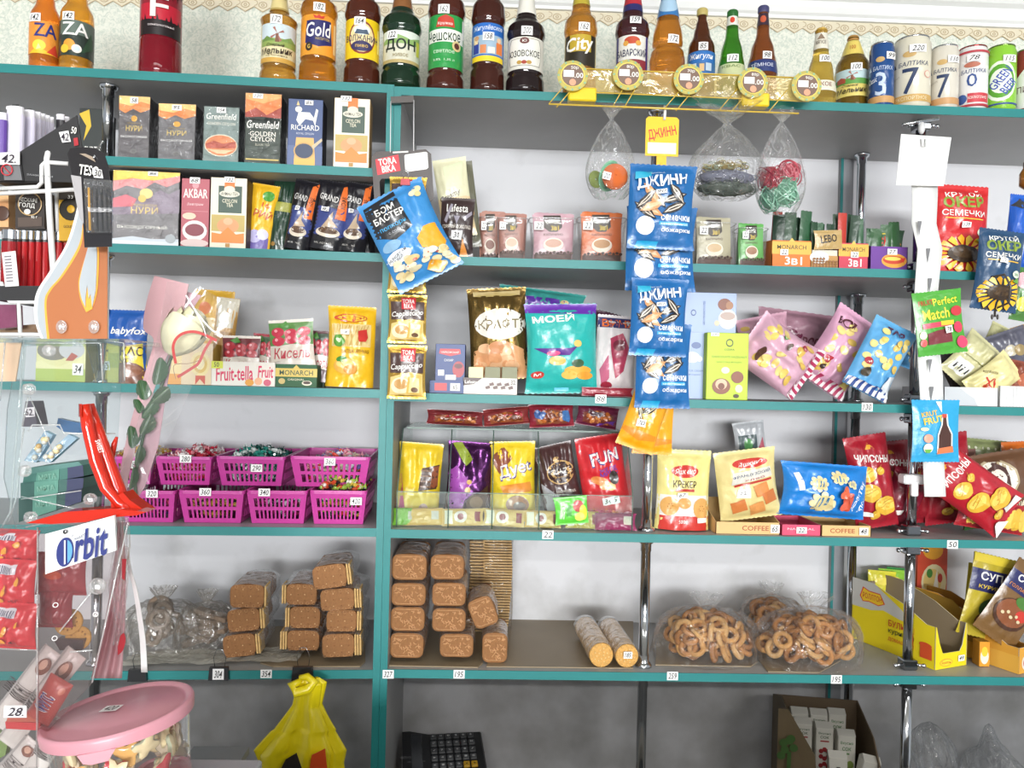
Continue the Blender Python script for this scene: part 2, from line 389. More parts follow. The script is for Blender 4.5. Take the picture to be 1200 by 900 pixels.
# price labels stuck on the shelf edges
def edge_price(unitroot, L, px, py, txt, wpx=13, hpx=10):
    p = hit(px, py, 0, L); k = (p-CAM).dot(FW)/F
    lx = (p-Vector((X0, 0, 0))).dot(Vector((math.cos(TH), -math.sin(TH), 0))) if L else p.x
    w, h = wpx*k, hpx*k; g = G()
    decals(g, flatS, w, h, [('r', 0, 0, 1, 1, '#f6f4f2'), ('t', txt, .5, .5, .78, .68, '#1c1c1c', 0, .02, .2)], None, .0004, .0004)
    g.build('price_label', unitroot, (lx, -.0006, p.z-h/2))
for a in ((312, 789.5, '354'), (256, 790, '304')): edge_price(U, True, *a)
for a in ((455, 790, '327'), (538, 790, '195'), (788, 792, '259'), (980, 796, '195'), (642, 626.5, '22'), (1116, 638, '50'), (704, 467.5, '88'), (1016, 477, '130')): edge_price(U2, False, *a)
# ================================================================ bottles and cans on the top shelf
def cyl_surface(prof, c0=0.):
    """print wraps round the lathe; x is arc length measured from the side facing the shop"""
    def R(z):
        for (z0, r0), (z1, r1) in zip(prof, prof[1:]):
            if z0 <= z <= z1: return r0+(r1-r0)*((z-z0)/(z1-z0) if z1 > z0 else 0)
        return prof[-1][1]
    def S(x, z, o):
        r = R(z); a = x/max(r, .004)+c0; r += o; return (r*math.sin(a), -r*math.cos(a), z)
    return S
def smooth_prof(keys, n=5):
    out = []
    for (z0, r0), (z1, r1) in zip(keys, keys[1:]):
        for i in range(n):
            t = i/n; e = t*t*(3-2*t); out.append((z0+(z1-z0)*t, r0+(r1-r0)*e))
    return out+[keys[-1]]
BOT = 'row of bottles on the top shelf'
def bottle(x0, x1, label, Lu, col, lab=None, neck=None, items=(), num=None, numpos=None, shape='pet', px_l=(None, None), px_s=None, H=.33, rn=.017, cap='#c9c9c9', tr=.7, dy=.075, top=None, glassn=None, name='beverage_bottle', cap_px=None):
    """x0..x1 width in the photograph, px_l label top/bottom rows, px_s row where the neck starts"""
    xc = (x0+x1)/2; zs = (IL if Lu else IR)[0]
    pm = hit(xc, 60, dy, Lu); k = (pm-CAM).dot(FW)/F; R = (x1-x0)/2*k*.985
    def zz(py): return hit(xc, py, dy, Lu).z-zs
    root = thing(name, label, 'bottle', (pm.x, pm.y, zs), zrz(Lu), BOT)
    l1 = zz(px_l[0]) if px_l[0] is not None else .13; l0 = zz(px_l[1]) if px_l[1] is not None else .05; s = zz(px_s)
    if top is not None: H = zz(top)
    if shape == 'pet':
        keys = [(0, R*.6), (.004, R*.86), (.02, R), (max(l0-.02, .024), R*.99), (l0-.006, R*.9), (l0, R*.92), (l1, R*.92), (l1+.006, R*.93), (l1+.02, R), (l1+.55*(s-l1), R*.95), (l1+.85*(s-l1), R*.62), (s, rn*1.3), (s+.04, rn), (H-.022, rn*.8), (H-.02, rn*.95), (H-.018, rn*.8)]
    elif shape == 'glass':
        sh = s; keys = [(0, R*.9), (.005, R), (l1, R), (sh-.02, R*.97), (sh+.015, R*.6), (sh+.04, rn*1.15), (H-.03, rn*.85), (H-.012, rn*.8), (H-.011, rn*.95), (H-.008, rn*.95)]
    elif shape == 'sloped':   # bottle whose sides run up in a cone
        keys = [(0, R*.9), (.005, R), (l0+.3*(l1-l0), R), (l1, R*.93), (l1+.4*(s-l1), R*.78), (s, rn*1.2), (H-.012, rn*.9), (H-.011, rn), (H-.008, rn)]
    elif shape == 'straight':
        keys = [(0, R*.7), (.005, R*.93), (.02, R), (l0-.008, R*.98), (l0, R*.95), (l1, R*.95), (l1+.015, R), (s, R*.97), (s+.05, R*.5), (s+.08, rn), (H-.02, rn), (H-.018, rn)]
    elif shape == 'barrel':   # round keg-like body with a waist
        keys = [(0, R*.8), (.006, R*.9), (.05, R*.92), (.09, R*.97), (.115, R), (.135, R*.93), (.148, R*.8), (.16, R*.86), (.175, R*.84), (s, R*.6), (s+.05, rn), (H-.02, rn*.8), (H-.018, rn*.8)]
    ks = [keys[0]]
    for a in keys[1:]:
        if a[0] > ks[-1][0]+.0005: ks.append(a)
    prof = smooth_prof(ks, 4); fill = prof
    g = G().lathe(prof, liquid(col, tr), 28); g.build('bottle_body', root)
    S = cyl_surface(prof, -math.atan2(pm.x, 1.97)-zrz(Lu))
    S0 = cyl_surface(prof)
    # cap
    g = G(); zc = H-.02; rc = (.0155 if shape in ('pet', 'straight', 'barrel') else .0135)
    g.lathe([(zc, rc), (zc+.002, rc+.0006), (zc+.016, rc), (zc+.018, rc-.002)], M(cap, 'plastic'), 20)
    for i in range(20):
        a = 2*PI*i/20; g.box(-.0007, -.0005, zc+.002, .0007, .0006, zc+.014, M(cap, 'plastic'), X=Matrix.Rotation(a, 4, 'Z') @ Matrix.Translation((0, -rc-.0003, 0)))
    g.build('bottle_cap', root)
    if lab:
        g = G(); rr = lambda z: S(0, z, 0)
        band = [(z, -S0(0, z, .0006)[1]) for z in [l0+(l1-l0)*i/6 for i in range(7)]]
        g.lathe(band, M(lab, 'film'), 32, caps=False)
        w = 2*R*.95*1.16; decals(g, lambda x, z, o: S(x, l0+z, o+.0006), w, l1-l0, items, .006)
        g.build('label', root)
    if neck:
        nc, p1, p0, ni = neck; n1, n0 = zz(p1), zz(p0); g = G()
        band = [(z, -S0(0, z, .0006)[1]) for z in [n0+(n1-n0)*i/6 for i in range(7)]]
        g.lathe(band, M(nc, 'film'), 28, caps=False)
        decals(g, lambda x, z, o: S(x, n0+z, o+.0006), 2*R*.8, n1-n0, ni, .006); g.build('neck_label', root)
    if num:
        cx, cy = numpos; zc = zz(cy); xx = (hit(cx, cy, dy-R, Lu)-hit(xc, cy, dy-R, Lu)).x; hh = .021; ww = .027 if len(num) > 2 else .022
        price(root, num, lambda x, z, o: S(x+xx, zc-hh/2+z, o), ww, hh, .5, .5, 1, 1, 0, .006)
    return root
W = '#f3f1ea'
def R4(*a): return ('r',)+a
# left of the post
bottle(36, 69, 'small orange drink bottle with navy label letters and a lemon, far left on top shelf', True, '#f08a2e', '#f29a3c', None,
 [('p', [(0, 0), (.3, .2), (.75, 0)], '#f6c52f'), ('e', .33, .25, .2, .16, '#f7dc4a'), ('p', [(.55, .05), (.8, .35), (.9, .0)], '#d9442c'), ('t', 'ZA', .5, .72, .66, .4, '#27337c', 0, .03), ('p', [(.25, .1), (.4, .16), (.32, .3)], '#f4ee9a')], '142', (41, 28), 'glass', (31, 69), 12, H=.26, rn=.015, cap='#2b2a55', tr=.6)
bottle(71.5, 108, 'amber drink bottle with white letters, mango and coconut label beside the orange one', True, '#e8a436', '#2c3a33', None,
 [R4(0, .6, 1, 1, '#5f6f65'), ('e', .3, .3, .16, .16, '#f1a13a'), ('e', .5, .2, .13, .12, '#efeae0'), ('e', .5, .2, .08, .07, '#cfe0e6'), ('p', [(.6, .1), (.9, .75), (1, .3)], '#33513a'), ('e', .18, .18, .12, .12, '#f0c43c'), ('t', 'ZA', .45, .75, .7, .36, '#f4f2ec', 0, .03)], '142', (80, 27), 'glass', (31, 72), 10, H=.26, rn=.015, cap='#b9bac0', tr=.6)
bottle(164, 212, 'tall dark red plastic bottle with one big white letter on its wrapper', True, '#8a1326', '#8e1a2b', None,
 [R4(0, 0, 1, .3, '#1e1417'), R4(0, .3, 1, .62, '#c12036')]+[('p', [(.04+i*.09, .28), (.06+i*.09, .36+.06*math.sin(i*2.1)), (.1+i*.09, .28)], '#1e1417') for i in range(10)]+[('p', [(.02+i*.11, .9), (.05+i*.11, .74+.05*math.sin(i*1.7)), (.09+i*.11, .9)], '#2a1418') for i in range(9)]+[R4(0, .86, 1, 1, '#2a1418'), ('t', 'FANDANGO', .46, .92, .62, .08, W, 0, .02), ('t', 'F', .46, .55, .34, .42, W, 0, .03), ('t', 'сильноалкогольный', .5, .18, .5, .05, '#e9dcdc', 0, 0)], None, None, 'straight', (-8, 50), -40, H=.36, rn=.02, cap='#1a1416', tr=.35)
def windmill(cx, cy, s=1.):
    r = [('p', [(cx-.05*s, cy-.2*s), (cx-.03*s, cy+.02*s), (cx+.03*s, cy+.02*s), (cx+.05*s, cy-.2*s)], '#7a4e36')]
    for a in (.5, 2.07, 3.64, 5.21):
        dx, dy = math.cos(a), math.sin(a); r.append(('p', [(cx, cy+.02), (cx+dx*.17*s-dy*.03, cy+dy*.2*s+dx*.03), (cx+dx*.17*s+dy*.03, cy+dy*.2*s-dx*.03)], '#a86f63'))
    return r
MEL = [R4(0, .42, 1, 1, '#cfdde2'), R4(0, .42, 1, .62, '#94a95b'), ('p', [(0, .55), (.2, .68), (.45, .55)], '#6f8f4a'), ('p', [(.5, .55), (.8, .7), (1, .56)], '#7c9a54')]+windmill(.46, .72)+[R4(0, .0, 1, .12, '#cfa14a'), ('t', 'Старый', .42, .44, .42, .09, '#33251c', 0, .02, .3), ('t', 'Мельник', .45, .3, .8, .17, '#33251c', -4, .03, .2), ('t', 'из бочонка', .45, .18, .5, .05, '#6b4d2c', 0, 0)]
bottle(305, 348, 'amber beer bottle with cream windmill label reading 172, first of the big bottles', True, '#d9a040', '#e8dcae', ('#dccb8e', -10, 16, [R4(0, 0, 1, .08, '#b59a55'), ('t', 'МЕЛЬНИК', .5, .6, .5, .2, '#8a6d35', 0, 0)]), MEL, '172', (323, 32), 'pet', (36, 81), 17, rn=.018, cap='#caa24a')
bottle(351, 395, 'amber beer bottle with orange label and navy lettered shield', True, '#cf8424', '#ef9f35', None,
 [('p', [(.16, .3), (.2, .85), (.8, .88), (.84, .3), (.5, .2)], '#2a2a66'), ('t', 'Gold', .5, .63, .62, .36, W, -3, .03, .2), ('t', 'НАПИТОК', .6, .4, .34, .07, '#c9b25f', 0, .01), ('e', .27, .2, .09, .11, '#3a3024'), ('t', 'G', .27, .2, .07, .1, '#e7c25a', 0, .02), ('p', [(.4, .9), (.36, .99), (.45, .95), (.5, 1.0), (.55, .95), (.64, .99), (.6, .9)], '#cc3a2a'), R4(.88, .1, .97, .85, '#f5d49a')], '182', (373, 18), 'pet', (26, 72), -4, rn=.017, cap='#caa24a')
bottle(403, 446, 'brown beer bottle with yellow label and ship oval, priced 164', True, '#5a2a1c', '#f2cf1f', None,
 [('e', .48, .52, .34, .42, '#8a3a2c'), ('e', .48, .52, .3, .37, '#f0d9a0'), ('e', .48, .7, .2, .12, '#e6eef0'), ('p', [(.3, .6), (.66, .6), (.6, .72), (.5, .7), (.36, .72)], '#4a5a70'), ('t', 'ВОЛЖАНИН', .48, .5, .86, .16, '#2c2c52', 0, .03), ('e', .48, .3, .26, .13, '#3a3560'), ('t', 'пиво', .48, .3, .3, .07, '#e7c25a', 0, .01), R4(.9, .2, .97, .8, '#f7e98a')], '164', (421, 34), 'pet', (30, 76), -6, rn=.017, cap='#a03022', tr=.35)
bottle(447, 494, 'dark green beer bottle with white label in black Cyrillic letters, priced 122', True, '#1f3d2a', '#d9d7c2', ('#8a5a32', -8, 13, [('t', 'ДОН', .5, .75, .6, .4, '#f2efe0', 0, .03)]),
 [R4(0, .6, 1, 1, '#8fb06a'), ('p', [(0, .7), (.35, .9), (.7, .75), (1, .9), (1, 1), (0, 1)], '#dfe8dc'), ('t', 'ДОН', .47, .55, .72, .4, '#16251c', 0, .05), ('t', 'ЖИВОЕ', .47, .24, .36, .1, '#8a7a4c', 0, .02), R4(0, 0, 1, .1, '#b9a46c'), R4(.86, .3, .97, .75, '#c9c94a')], '122', (459, 50), 'pet', (45, 82), 12, rn=.02, cap='#2b4a34', tr=.45)
# right of the post
bottle(500, 545, 'brown beer bottle with green and red crest label, priced 162', False, '#5a2a20', '#2f9a4b', None,
 [R4(0, .48, 1, .72, '#eef0e4'), ('t', 'Чешское', .44, .6, .86, .2, '#1c3a26', -2, .03), ('p', [(.25, .76), (.3, .93), (.48, .99), (.66, .93), (.7, .76)], '#c8402f'), ('t', 'Кружка', .47, .82, .34, .07, W, 0, .02), ('e', .76, .42, .12, .1, '#d9c48a'), ('e', .76, .42, .07, .06, '#5a2a20'), ('t', 'светлое', .45, .3, .5, .06, '#d4ecd0', 0, .01), ('t', '3,8%  1,35 л', .45, .14, .5, .05, '#d4ecd0', 0, .01), R4(.92, .6, 1, .95, '#f1efe6')], '162', (519, 21), 'pet', (26, 87), -8, rn=.018, cap='#2f7a41', tr=.35)
bottle(551, 592, 'brown beer bottle with blue and yellow townspeople label, priced 158', False, '#4c241c', '#2c6dc0', None,
 [R4(0, 0, 1, .14, '#f2cf2a'), R4(.04, .18, .96, .68, '#9db6c9'), ('t', 'Жигулёвское', .5, .86, .84, .16, '#e8eef6', -2, .02, .2), R4(.08, .2, .26, .5, '#2a3f94'), R4(.1, .45, .24, .66, '#e8cfa0'), R4(.3, .2, .46, .42, '#d98a5a'), R4(.72, .2, .92, .5, '#e0793a'), ('e', .8, .56, .07, .07, '#e8c4a0'), ('e', .2, .6, .07, .06, '#c99a70'), R4(.5, .2, .68, .36, '#efe6d6')], '158', (572, 51), 'pet', (35, 79), -8, rn=.017, cap='#2c5aa0', tr=.35)
bottle(593, 639, 'near black beer bottle with plain white label, priced 200', False, '#241a1c', '#e6e4da', ('#e9e6dc', -20, 20, []),
 [('p', [(.1, .1), (.06, .3), (.06, .72), (.12, .95), (.84, .95), (.9, .72), (.9, .3), (.86, .1)], '#8e8a80'), ('p', [(.12, .12), (.08, .3), (.08, .72), (.14, .93), (.82, .93), (.88, .72), (.88, .3), (.84, .12)], '#ebe9df'), ('e', .47, .87, .11, .1, '#6b3a38'), ('t', 'Ю', .47, .87, .1, .08, W, 0, .02), ('t', 'ЮЗОВСКОЕ', .47, .48, .76, .2, '#24211f', 0, .03), ('e', .36, .2, .06, .06, '#b99448'), ('e', .47, .2, .06, .06, '#a8402e'), ('e', .58, .2, .06, .06, '#b99448')], '200', (617, 46), 'pet', (52, 89), 22, rn=.02, cap='#e9e6dc', tr=.1)
bottle(660, 700, 'amber beer bottle with gold label and white slanted lettering', False, '#c98a34', '#c3a637', ('#b9a83c', -12, 9, []),
 [R4(0, 0, .2, 1, '#3a3022'), R4(.8, 0, 1, 1, '#2c261c'), R4(.2, 0, .8, .45, '#2a2518'), ('t', 'City', .48, .64, .8, .56, '#f6f4ee', -6, .05, .2)], '162', (684, 40), 'pet', (48, 84), 12, rn=.018, cap='#b9a83c', tr=.6)
bottle(720, 761, 'dark brown beer bottle with navy and red crest label, priced 159', False, '#4a2228', '#e8e6de', ('#2d2c66', -14, 17, [R4(0, .25, 1, .5, '#b8303a'), ('p', [(.2, .6), (.35, .8), (.5, .65), (.7, .85), (.85, .6)], '#dfe6f0')]),
 [R4(0, .0, .1, 1, '#3a3a80'), R4(.9, 0, 1, 1, '#3a3a80'), ('e', .5, .86, .2, .1, '#c04a30'), ('e', .34, .78, .07, .07, '#d9a04a'), ('e', .66, .78, .07, .07, '#d9a04a'), ('t', 'БАВАРСКИЙ', .5, .55, .84, .24, '#26264e', 0, .03), R4(.1, 0, .9, .34, '#8a2f3a'), ('t', 'закон', .5, .18, .4, .1, '#e8d9a0', 0, .02)], '159', (744, 32), 'pet', (49, 92), 17, rn=.02, cap='#2d2c66', tr=.4)
bottle(761, 803, 'honey coloured keg shaped bottle with blue and white neck label, priced 172', False, '#c8812c', None, ('#3b78b4', -20, 23, [('e', .5, .3, .4, .22, '#a8c8e0'), ('t', 'КУЛЕР', .5, .75, .8, .3, '#f2f4f8', 0, .04, .15)]), [], '172', (789, 53), 'barrel', (None, None), 20, H=.3, rn=.018, cap='#2d62a0', tr=.65)
bottle(806, 838, 'small brown glass beer bottle with blue label, priced 85', False, '#5e3018', '#2f70b8', None,
 [('t', 'Жигули', .5, .75, .84, .3, '#f2f2f0', 0, .02, .2), R4(0, .1, 1, .5, '#3d6a9c'), R4(.15, .15, .35, .48, '#c9d4de'), R4(.45, .12, .6, .44, '#d7b07a'), R4(.65, .15, .85, .48, '#b9cad8')], '85', (824, 61), 'glass', (66, 93), 48, top=10, rn=.0135, cap='#bfae6a', tr=.5)
bottle(841, 874, 'small bright green glass bottle, priced 112', False, '#3f8a24', '#c9d0a0', ('#e6e6da', 20, 32, [('e', .5, .5, .1, .3, '#d0442c')]),
 [('t', 'КВАС', .5, .8, .6, .2, '#5b7a3a', 0, .02)], '112', (859, 74), 'sloped', (80, 96), 40, top=12, rn=.0135, cap='#2c6a30', tr=.6)
bottle(876, 911, 'small reddish brown glass bottle, priced 98, nearest the brass rail end', False, '#8a4a22', '#2d3c72', ('#3a2a38', 18, 32, [('e', .5, .5, .12, .3, '#c0583a')]),
 [('t', 'ТЁМНОЕ', .5, .6, .7, .4, '#d5d9e6', 0, .02)], '98', (899, 71), 'sloped', (76, 90), 40, top=7, rn=.0135, cap='#4a4a72', tr=.5)
bottle(944, 980, 'pale yellow beer bottle with white neck label, priced 100', False, '#d9b850', '#e9e4d0', ('#e4dfcf', 41, 60, [('t', 'МЯГКОЕ', .5, .4, .4, .25, '#5a4a3a', 0, .02), ('p', [(.35, .6), (.5, .95), (.65, .6)], '#8a7460')]),
 [('t', 'МЯГКОЕ', .5, .6, .7, .44, '#7a2c2c', 0, .02)], '100', (967, 73), 'sloped', (100, 112), 62, top=33, rn=.016, cap='#d7b35c', tr=.7)
bottle(980, 1019, 'squat brown and yellow windmill beer bottle, priced 100', False, '#8a6a20', '#e2cf72', ('#e6cf6a', 50, 68, [('t', '100', .5, .5, .2, .3, '#b8602c', 0, .02)]),
 [R4(0, .45, 1, 1, '#bcd4d6'), R4(0, .45, 1, .66, '#5f9a48')]+windmill(.5, .76, .9)+[('p', [(.1, .5), (.1, .66), (.22, .72), (.34, .66), (.34, .5)], '#a8503c'), ('t', 'Старый', .45, .38, .4, .1, '#33251c', 0, .02, .3), ('t', 'Мельник', .5, .22, .8, .2, '#33251c', -3, .03, .2)], '100', (1004, 86), 'glass', (88, 119), 70, top=42, dy=.12, rn=.016, cap='#b98a4a', tr=.5)
CANS = 'row of beverage cans at the right end of the top shelf'
def can(x0, x1, ytop, label, col, items, num=None, numpos=(.7, .86), dy=.05, rim='#c9ccd0'):
    xc = (x0+x1)/2; zs = IR[0]; pm = hit(xc, 90, dy); k = (pm-CAM).dot(FW)/F; R = (x1-x0)/2*k*.975; H = hit(xc, ytop, dy).z-zs
    root = thing('beverage_can', label, 'can', (pm.x, pm.y, zs), 0, CANS)
    prof = [(0, R*.78), (.004, R*.82), (.012, R), (H-.014, R), (H-.004, R*.9), (H-.001, R*.9)]
    G().lathe(prof, M(col, 'gloss'), 32).build('can_body', root)
    g = G().lathe([(H-.002, R*.9), (H, R*.915), (H+.002, R*.9), (H+.0005, R*.85), (H-.003, R*.82)], M(rim, 'chrome'), 28)
    g.box(-.006, -R*.5, H-.002, .006, R*.1, H-.0005, M(rim, 'chrome')); g.build('can_lid', root)
    S = cyl_surface(prof, -math.atan2(pm.x, 1.97)); g = G(); w = 2*R*1.25; h = H-.026
    decals(g, lambda x, z, o: S(x, z+.012, o), w, h, items, .006); g.build('label', root)
    if num: price(root, num, lambda x, z, o: S(x, z+.012, o), w, h, numpos[0], numpos[1], .34, .13, 0, .006)
    return root
def baltika(c, n, band, w=.85): return [('t', '▲ БАЛТИКА', .45, .63, w, .08, c, 0, .02, .15), ('t', n, .48, .34, .34 if n != '0' else .3, .42, c, 0, .012), ('e', .45, .78, .14, .05, '#c9a66a')]+([R4(-.3, 0, 1.3, .12, band)] if band else [])
can(1019, 1047, 54, 'blue beer can marked with a silver 3', '#1f4a86', baltika('#c4d2e6', '3', '#c89a62')+[('t', 'Classic', .2, .42, .32, .1, '#e6ecf4', -12, .01, .2)], '99', (.8, .84))
can(1047, 1089, 49, 'large cream beer can marked with a navy 7', '#dcd6c2', baltika('#2a3a5c', '7', '#c8a15c')+[('e', .86, .45, .09, .06, '#d98a7a'), ('e', .86, .45, .075, .05, '#dcd6c2'), ('t', 'Export', .16, .42, .2, .06, '#a8a090', -12, .01, .2), ('t', 'ЭКСПОРТНОЕ', .5, .06, .7, .06, '#e9dcb8', 0, .01)], '220', (.62, .86))
can(1090, 1122, 58, 'smaller cream beer can marked with a navy 7', '#d8d2c4', baltika('#2a3a5c', '7', '#c89a6a')+[('t', 'Export', .2, .42, .3, .06, '#a8a090', -12, .01, .2)], '110', (.76, .82))
can(1122, 1156, 59, 'white and red beer can marked with a blue 0', '#e6e4e2', [('t', '▲ БАЛТИКА', .45, .63, .85, .08, '#3a4a78', 0, .02, .15), ('t', '0', .5, .46, .26, .24, '#35508c', 0, .012), R4(.4, .05, 1, .22, '#c8404a'), ('t', 'БЕЗАЛКОГОЛЬНОЕ', .66, .14, .5, .05, W, 0, .01), ('e', .25, .13, .14, .09, '#3a5a9a'), R4(-.3, -.02, 1.3, .02, '#b8404a'), ('e', .5, .74, .2, .05, '#b8705a'), R4(-.3, .96, 1.3, 1.0, '#b8404a')], '78', (.55, .86), rim='#b84a4a')
can(1156, 1189, 58, 'lime green beer can with slanted blue lettering', '#8cc83c', [('e', .5, .45, .44, .36, '#e8f0dc'), ('e', .5, .45, .38, .3, '#5aa02c'), ('e', .52, .45, .3, .22, '#e8f0dc'), ('t', 'GREEN', .5, .5, .7, .16, '#3c4fa8', -50, .04), ('t', 'BEER', .72, .36, .5, .14, '#3c4fa8', -50, .04), R4(-.3, .03, 1.3, .06, '#35508c')], '115', (.72, .83), rim='#8aa860')
can(1189, 1222, 62, 'dark red and white can cut by the right edge', '#8c2f34', [('p', [(0, .0), (0, .45), (.5, .8), (1, .9), (1, 0)], '#e6e4e2'), ('t', 'ПИВО', .5, .35, .6, .12, '#5a3a3a', 0, .02)], None)
# ================================================================ boxes and bags
def local_rot(L, rz=0): return zrz(L)+math.radians(rz)
def box_item(name, label, cat, x0, x1, ytop, zi, L, dy, depth, col, items=(), side=None, group=None, rz=0, num=None, npos=(.5, .93, .26, .1), z=None, wrap=False, kind='paper', part='box_body', top=None, lid=False, bev=.0012):
    zs = (IL if L else IR)[zi] if z is None else z
    xc = (x0+x1)/2; pb = hit(xc, 0, dy, L)
    a, b = hit(x0, ytop+20, dy, L), hit(x1, ytop+20, dy, L); wd = (b-a).length; v = ray(xc, ytop+20); pc = hit(xc, ytop+20, dy, L)
    h = hit(xc, ytop, dy, L).z-zs
    # centre of the front face at half height on the sight line through xc
    k = hit(xc, 450-(zs+h/2-1.55)*F/(pc-CAM).dot(FW), dy, L)
    root = thing(name, label, cat, (k.x, k.y, zs), local_rot(L, rz), group)
    g = G().box(-wd/2, 0, 0, wd/2, depth, h, M(side or col, kind), bev); g.build(part, root)
    g = G(); decals(g, flatS, wd, h, [R4(.012, .008, .988, .992, col)]+list(items)); g.build('front_print', root)
    if num: price(root, num, flatS, wd, h, npos[0], npos[1], npos[2], npos[3], 0)
    if wrap:
        g = G(); e = .0012; g.box(-wd/2-e, -e, 0, wd/2+e, depth+e, h+e, clear('#ffffff', .02, .9, 40, .1, milk=.05)); g.build('film_wrap', root)
    return root
class Bag:
    """filled pouch: flat seals at both ends, belly between, creases running in from the seals"""
    def __init__(s, w, h, t, seed=0, stand=False, seal=.055, pinch=.05, wr=.12, foil=False):
        s.w, s.h, s.t, s.seed, s.stand, s.seal, s.pinch, s.wr = w, h, t, seed, stand, seal, pinch, wr
        r = random.Random(seed); s.k = [(r.uniform(2, 5), r.uniform(0, 6.3)) for _ in range(2)]; s.k2 = [(r.uniform(2, 4.5), r.uniform(0, 6.3)) for _ in range(2)]
        s.bend = r.uniform(-.03, .03); s.o = r.uniform(0, 50)
    N = (26, 34)
    def yt(s, x, z):
        if not hasattr(s, 'G'): nu, nv = s.N; s.G = [[s.y0((i/nu-.5)*s.w, j/nv*s.h) for i in range(nu+1)] for j in range(nv+1)]
        nu, nv = s.N; a = min(max(x/s.w+.5, 0), .99999)*nu; b = min(max(z/s.h, 0), .99999)*nv; i, j = int(a), int(b); a -= i; b -= j; g = s.G
        return (g[j][i]*(1-a)+g[j][i+1]*a)*(1-b)+(g[j+1][i]*(1-a)+g[j+1][i+1]*a)*b
    def y0(s, x, z):
        u = min(max(x/s.w+.5, 0), 1); v = min(max(z/s.h, 0), 1); e = s.seal
        top = min(max((1-v-e)/(1-e), 0), 1); bot = 1 if s.stand else min(max((v-e)/(1-e), 0), 1)
        g = (1-(1-min(top/.35, 1))**2)**.5 if top < .35 else 1
        if s.stand: g = .25+.75*g if top > 0 else .0; g *= (1-.25*v); g = g if top > 0 else 0
        g2 = 1 if s.stand else ((1-(1-min(bot/.35, 1))**2)**.5 if bot < .35 else 1)
        b = (max(1-abs(2*u-1)**2.4, 0))**.6
        T = s.t/2*b*g*g2
        wr = 0
        if top > 0:
            for f, p in s.k: wr += math.sin(2*PI*f*(u+(u-.5)*(1-v)*.6)+p)*math.exp(-top/.22)
        if bot > 0 and not s.stand:
            for f, p in s.k2: wr += math.sin(2*PI*f*(u+(u-.5)*v*.6)+p)*math.exp(-bot/.22)
        n = noise.noise(Vector((u*3*s.w/s.h*2, v*5, s.o)))+.5*noise.noise(Vector((u*9, v*11, s.o+9)))
        T += s.t*s.wr*(wr*.45+n*.7)*(b**.7)*min(1, top*9+.02)*(1 if s.stand else min(1, bot*9+.02))
        return max(T, .0006)
    def xx(s, x, z):
        v = min(max(z/s.h, 0), 1)
        if s.stand: return x*(1-s.pinch*v*(1-v)*3+.0)+s.bend*s.w*math.sin(PI*v)
        return x*(1-s.pinch*math.sin(PI*v)**.6)+s.bend*s.w*math.sin(PI*v)
    def S(s, x, z, o):
        if o <= 0: return (s.xx(x, z), -s.yt(x, z), z)
        d = .003; n = Vector(((s.yt(x+d, z)-s.yt(x-d, z))/(2*d), 1, (s.yt(x, z+d)-s.yt(x, z-d))/(2*d)))
        n = Vector((max(-2, min(2, n.x)), 1, max(-2, min(2, n.z)))).normalized()
        return (s.xx(x, z)+n.x*o, -s.yt(x, z)-n.y*o-o*.3, z-(0)+n.z*o)
    def mesh(s, m, zig=True, nu=26, nv=34):
        s.N = (nu, nv)
        g = G(); zf = s.h*.010
        def P(u, v, side):
            x = (u-.5)*s.w; z = v*s.h
            y = s.yt(x, z); zz = z
            if s.stand: y2 = y if side < 0 else y*1.0
            if zig and v in (0., 1.) and not (s.stand and v == 0): zz += (zf if int(round(u*nu)) % 2 else 0)*(1 if v == 1 else -1)
            return (s.xx(x, z), -y if side < 0 else y, zz)
        g.grid(lambda u, v: P(u, v, -1), nu, nv, m); g.grid(lambda u, v: P(1-u, v, 1), nu, nv, m)
        # close rim
        A = [P(0, j/nv, -1) for j in range(nv+1)]; B = [P(0, j/nv, 1) for j in range(nv+1)]; g.add(A+B, [(j+1, j, nv+1+j, nv+2+j) for j in range(nv)], m, True)
        A = [P(1, j/nv, -1) for j in range(nv+1)]; B = [P(1, j/nv, 1) for j in range(nv+1)]; g.add(A+B, [(j, j+1, nv+2+j, nv+1+j) for j in range(nv)], m, True)
        for v in (0., 1.):
            A = [P(i/nu, v, -1) for i in range(nu+1)]; B = [P(i/nu, v, 1) for i in range(nu+1)]; g.add(A+B, [((i, i+1, nu+2+i, nu+1+i) if v else (i+1, i, nu+1+i, nu+2+i)) for i in range(nu)], m, False)
        return g
SD = [0]
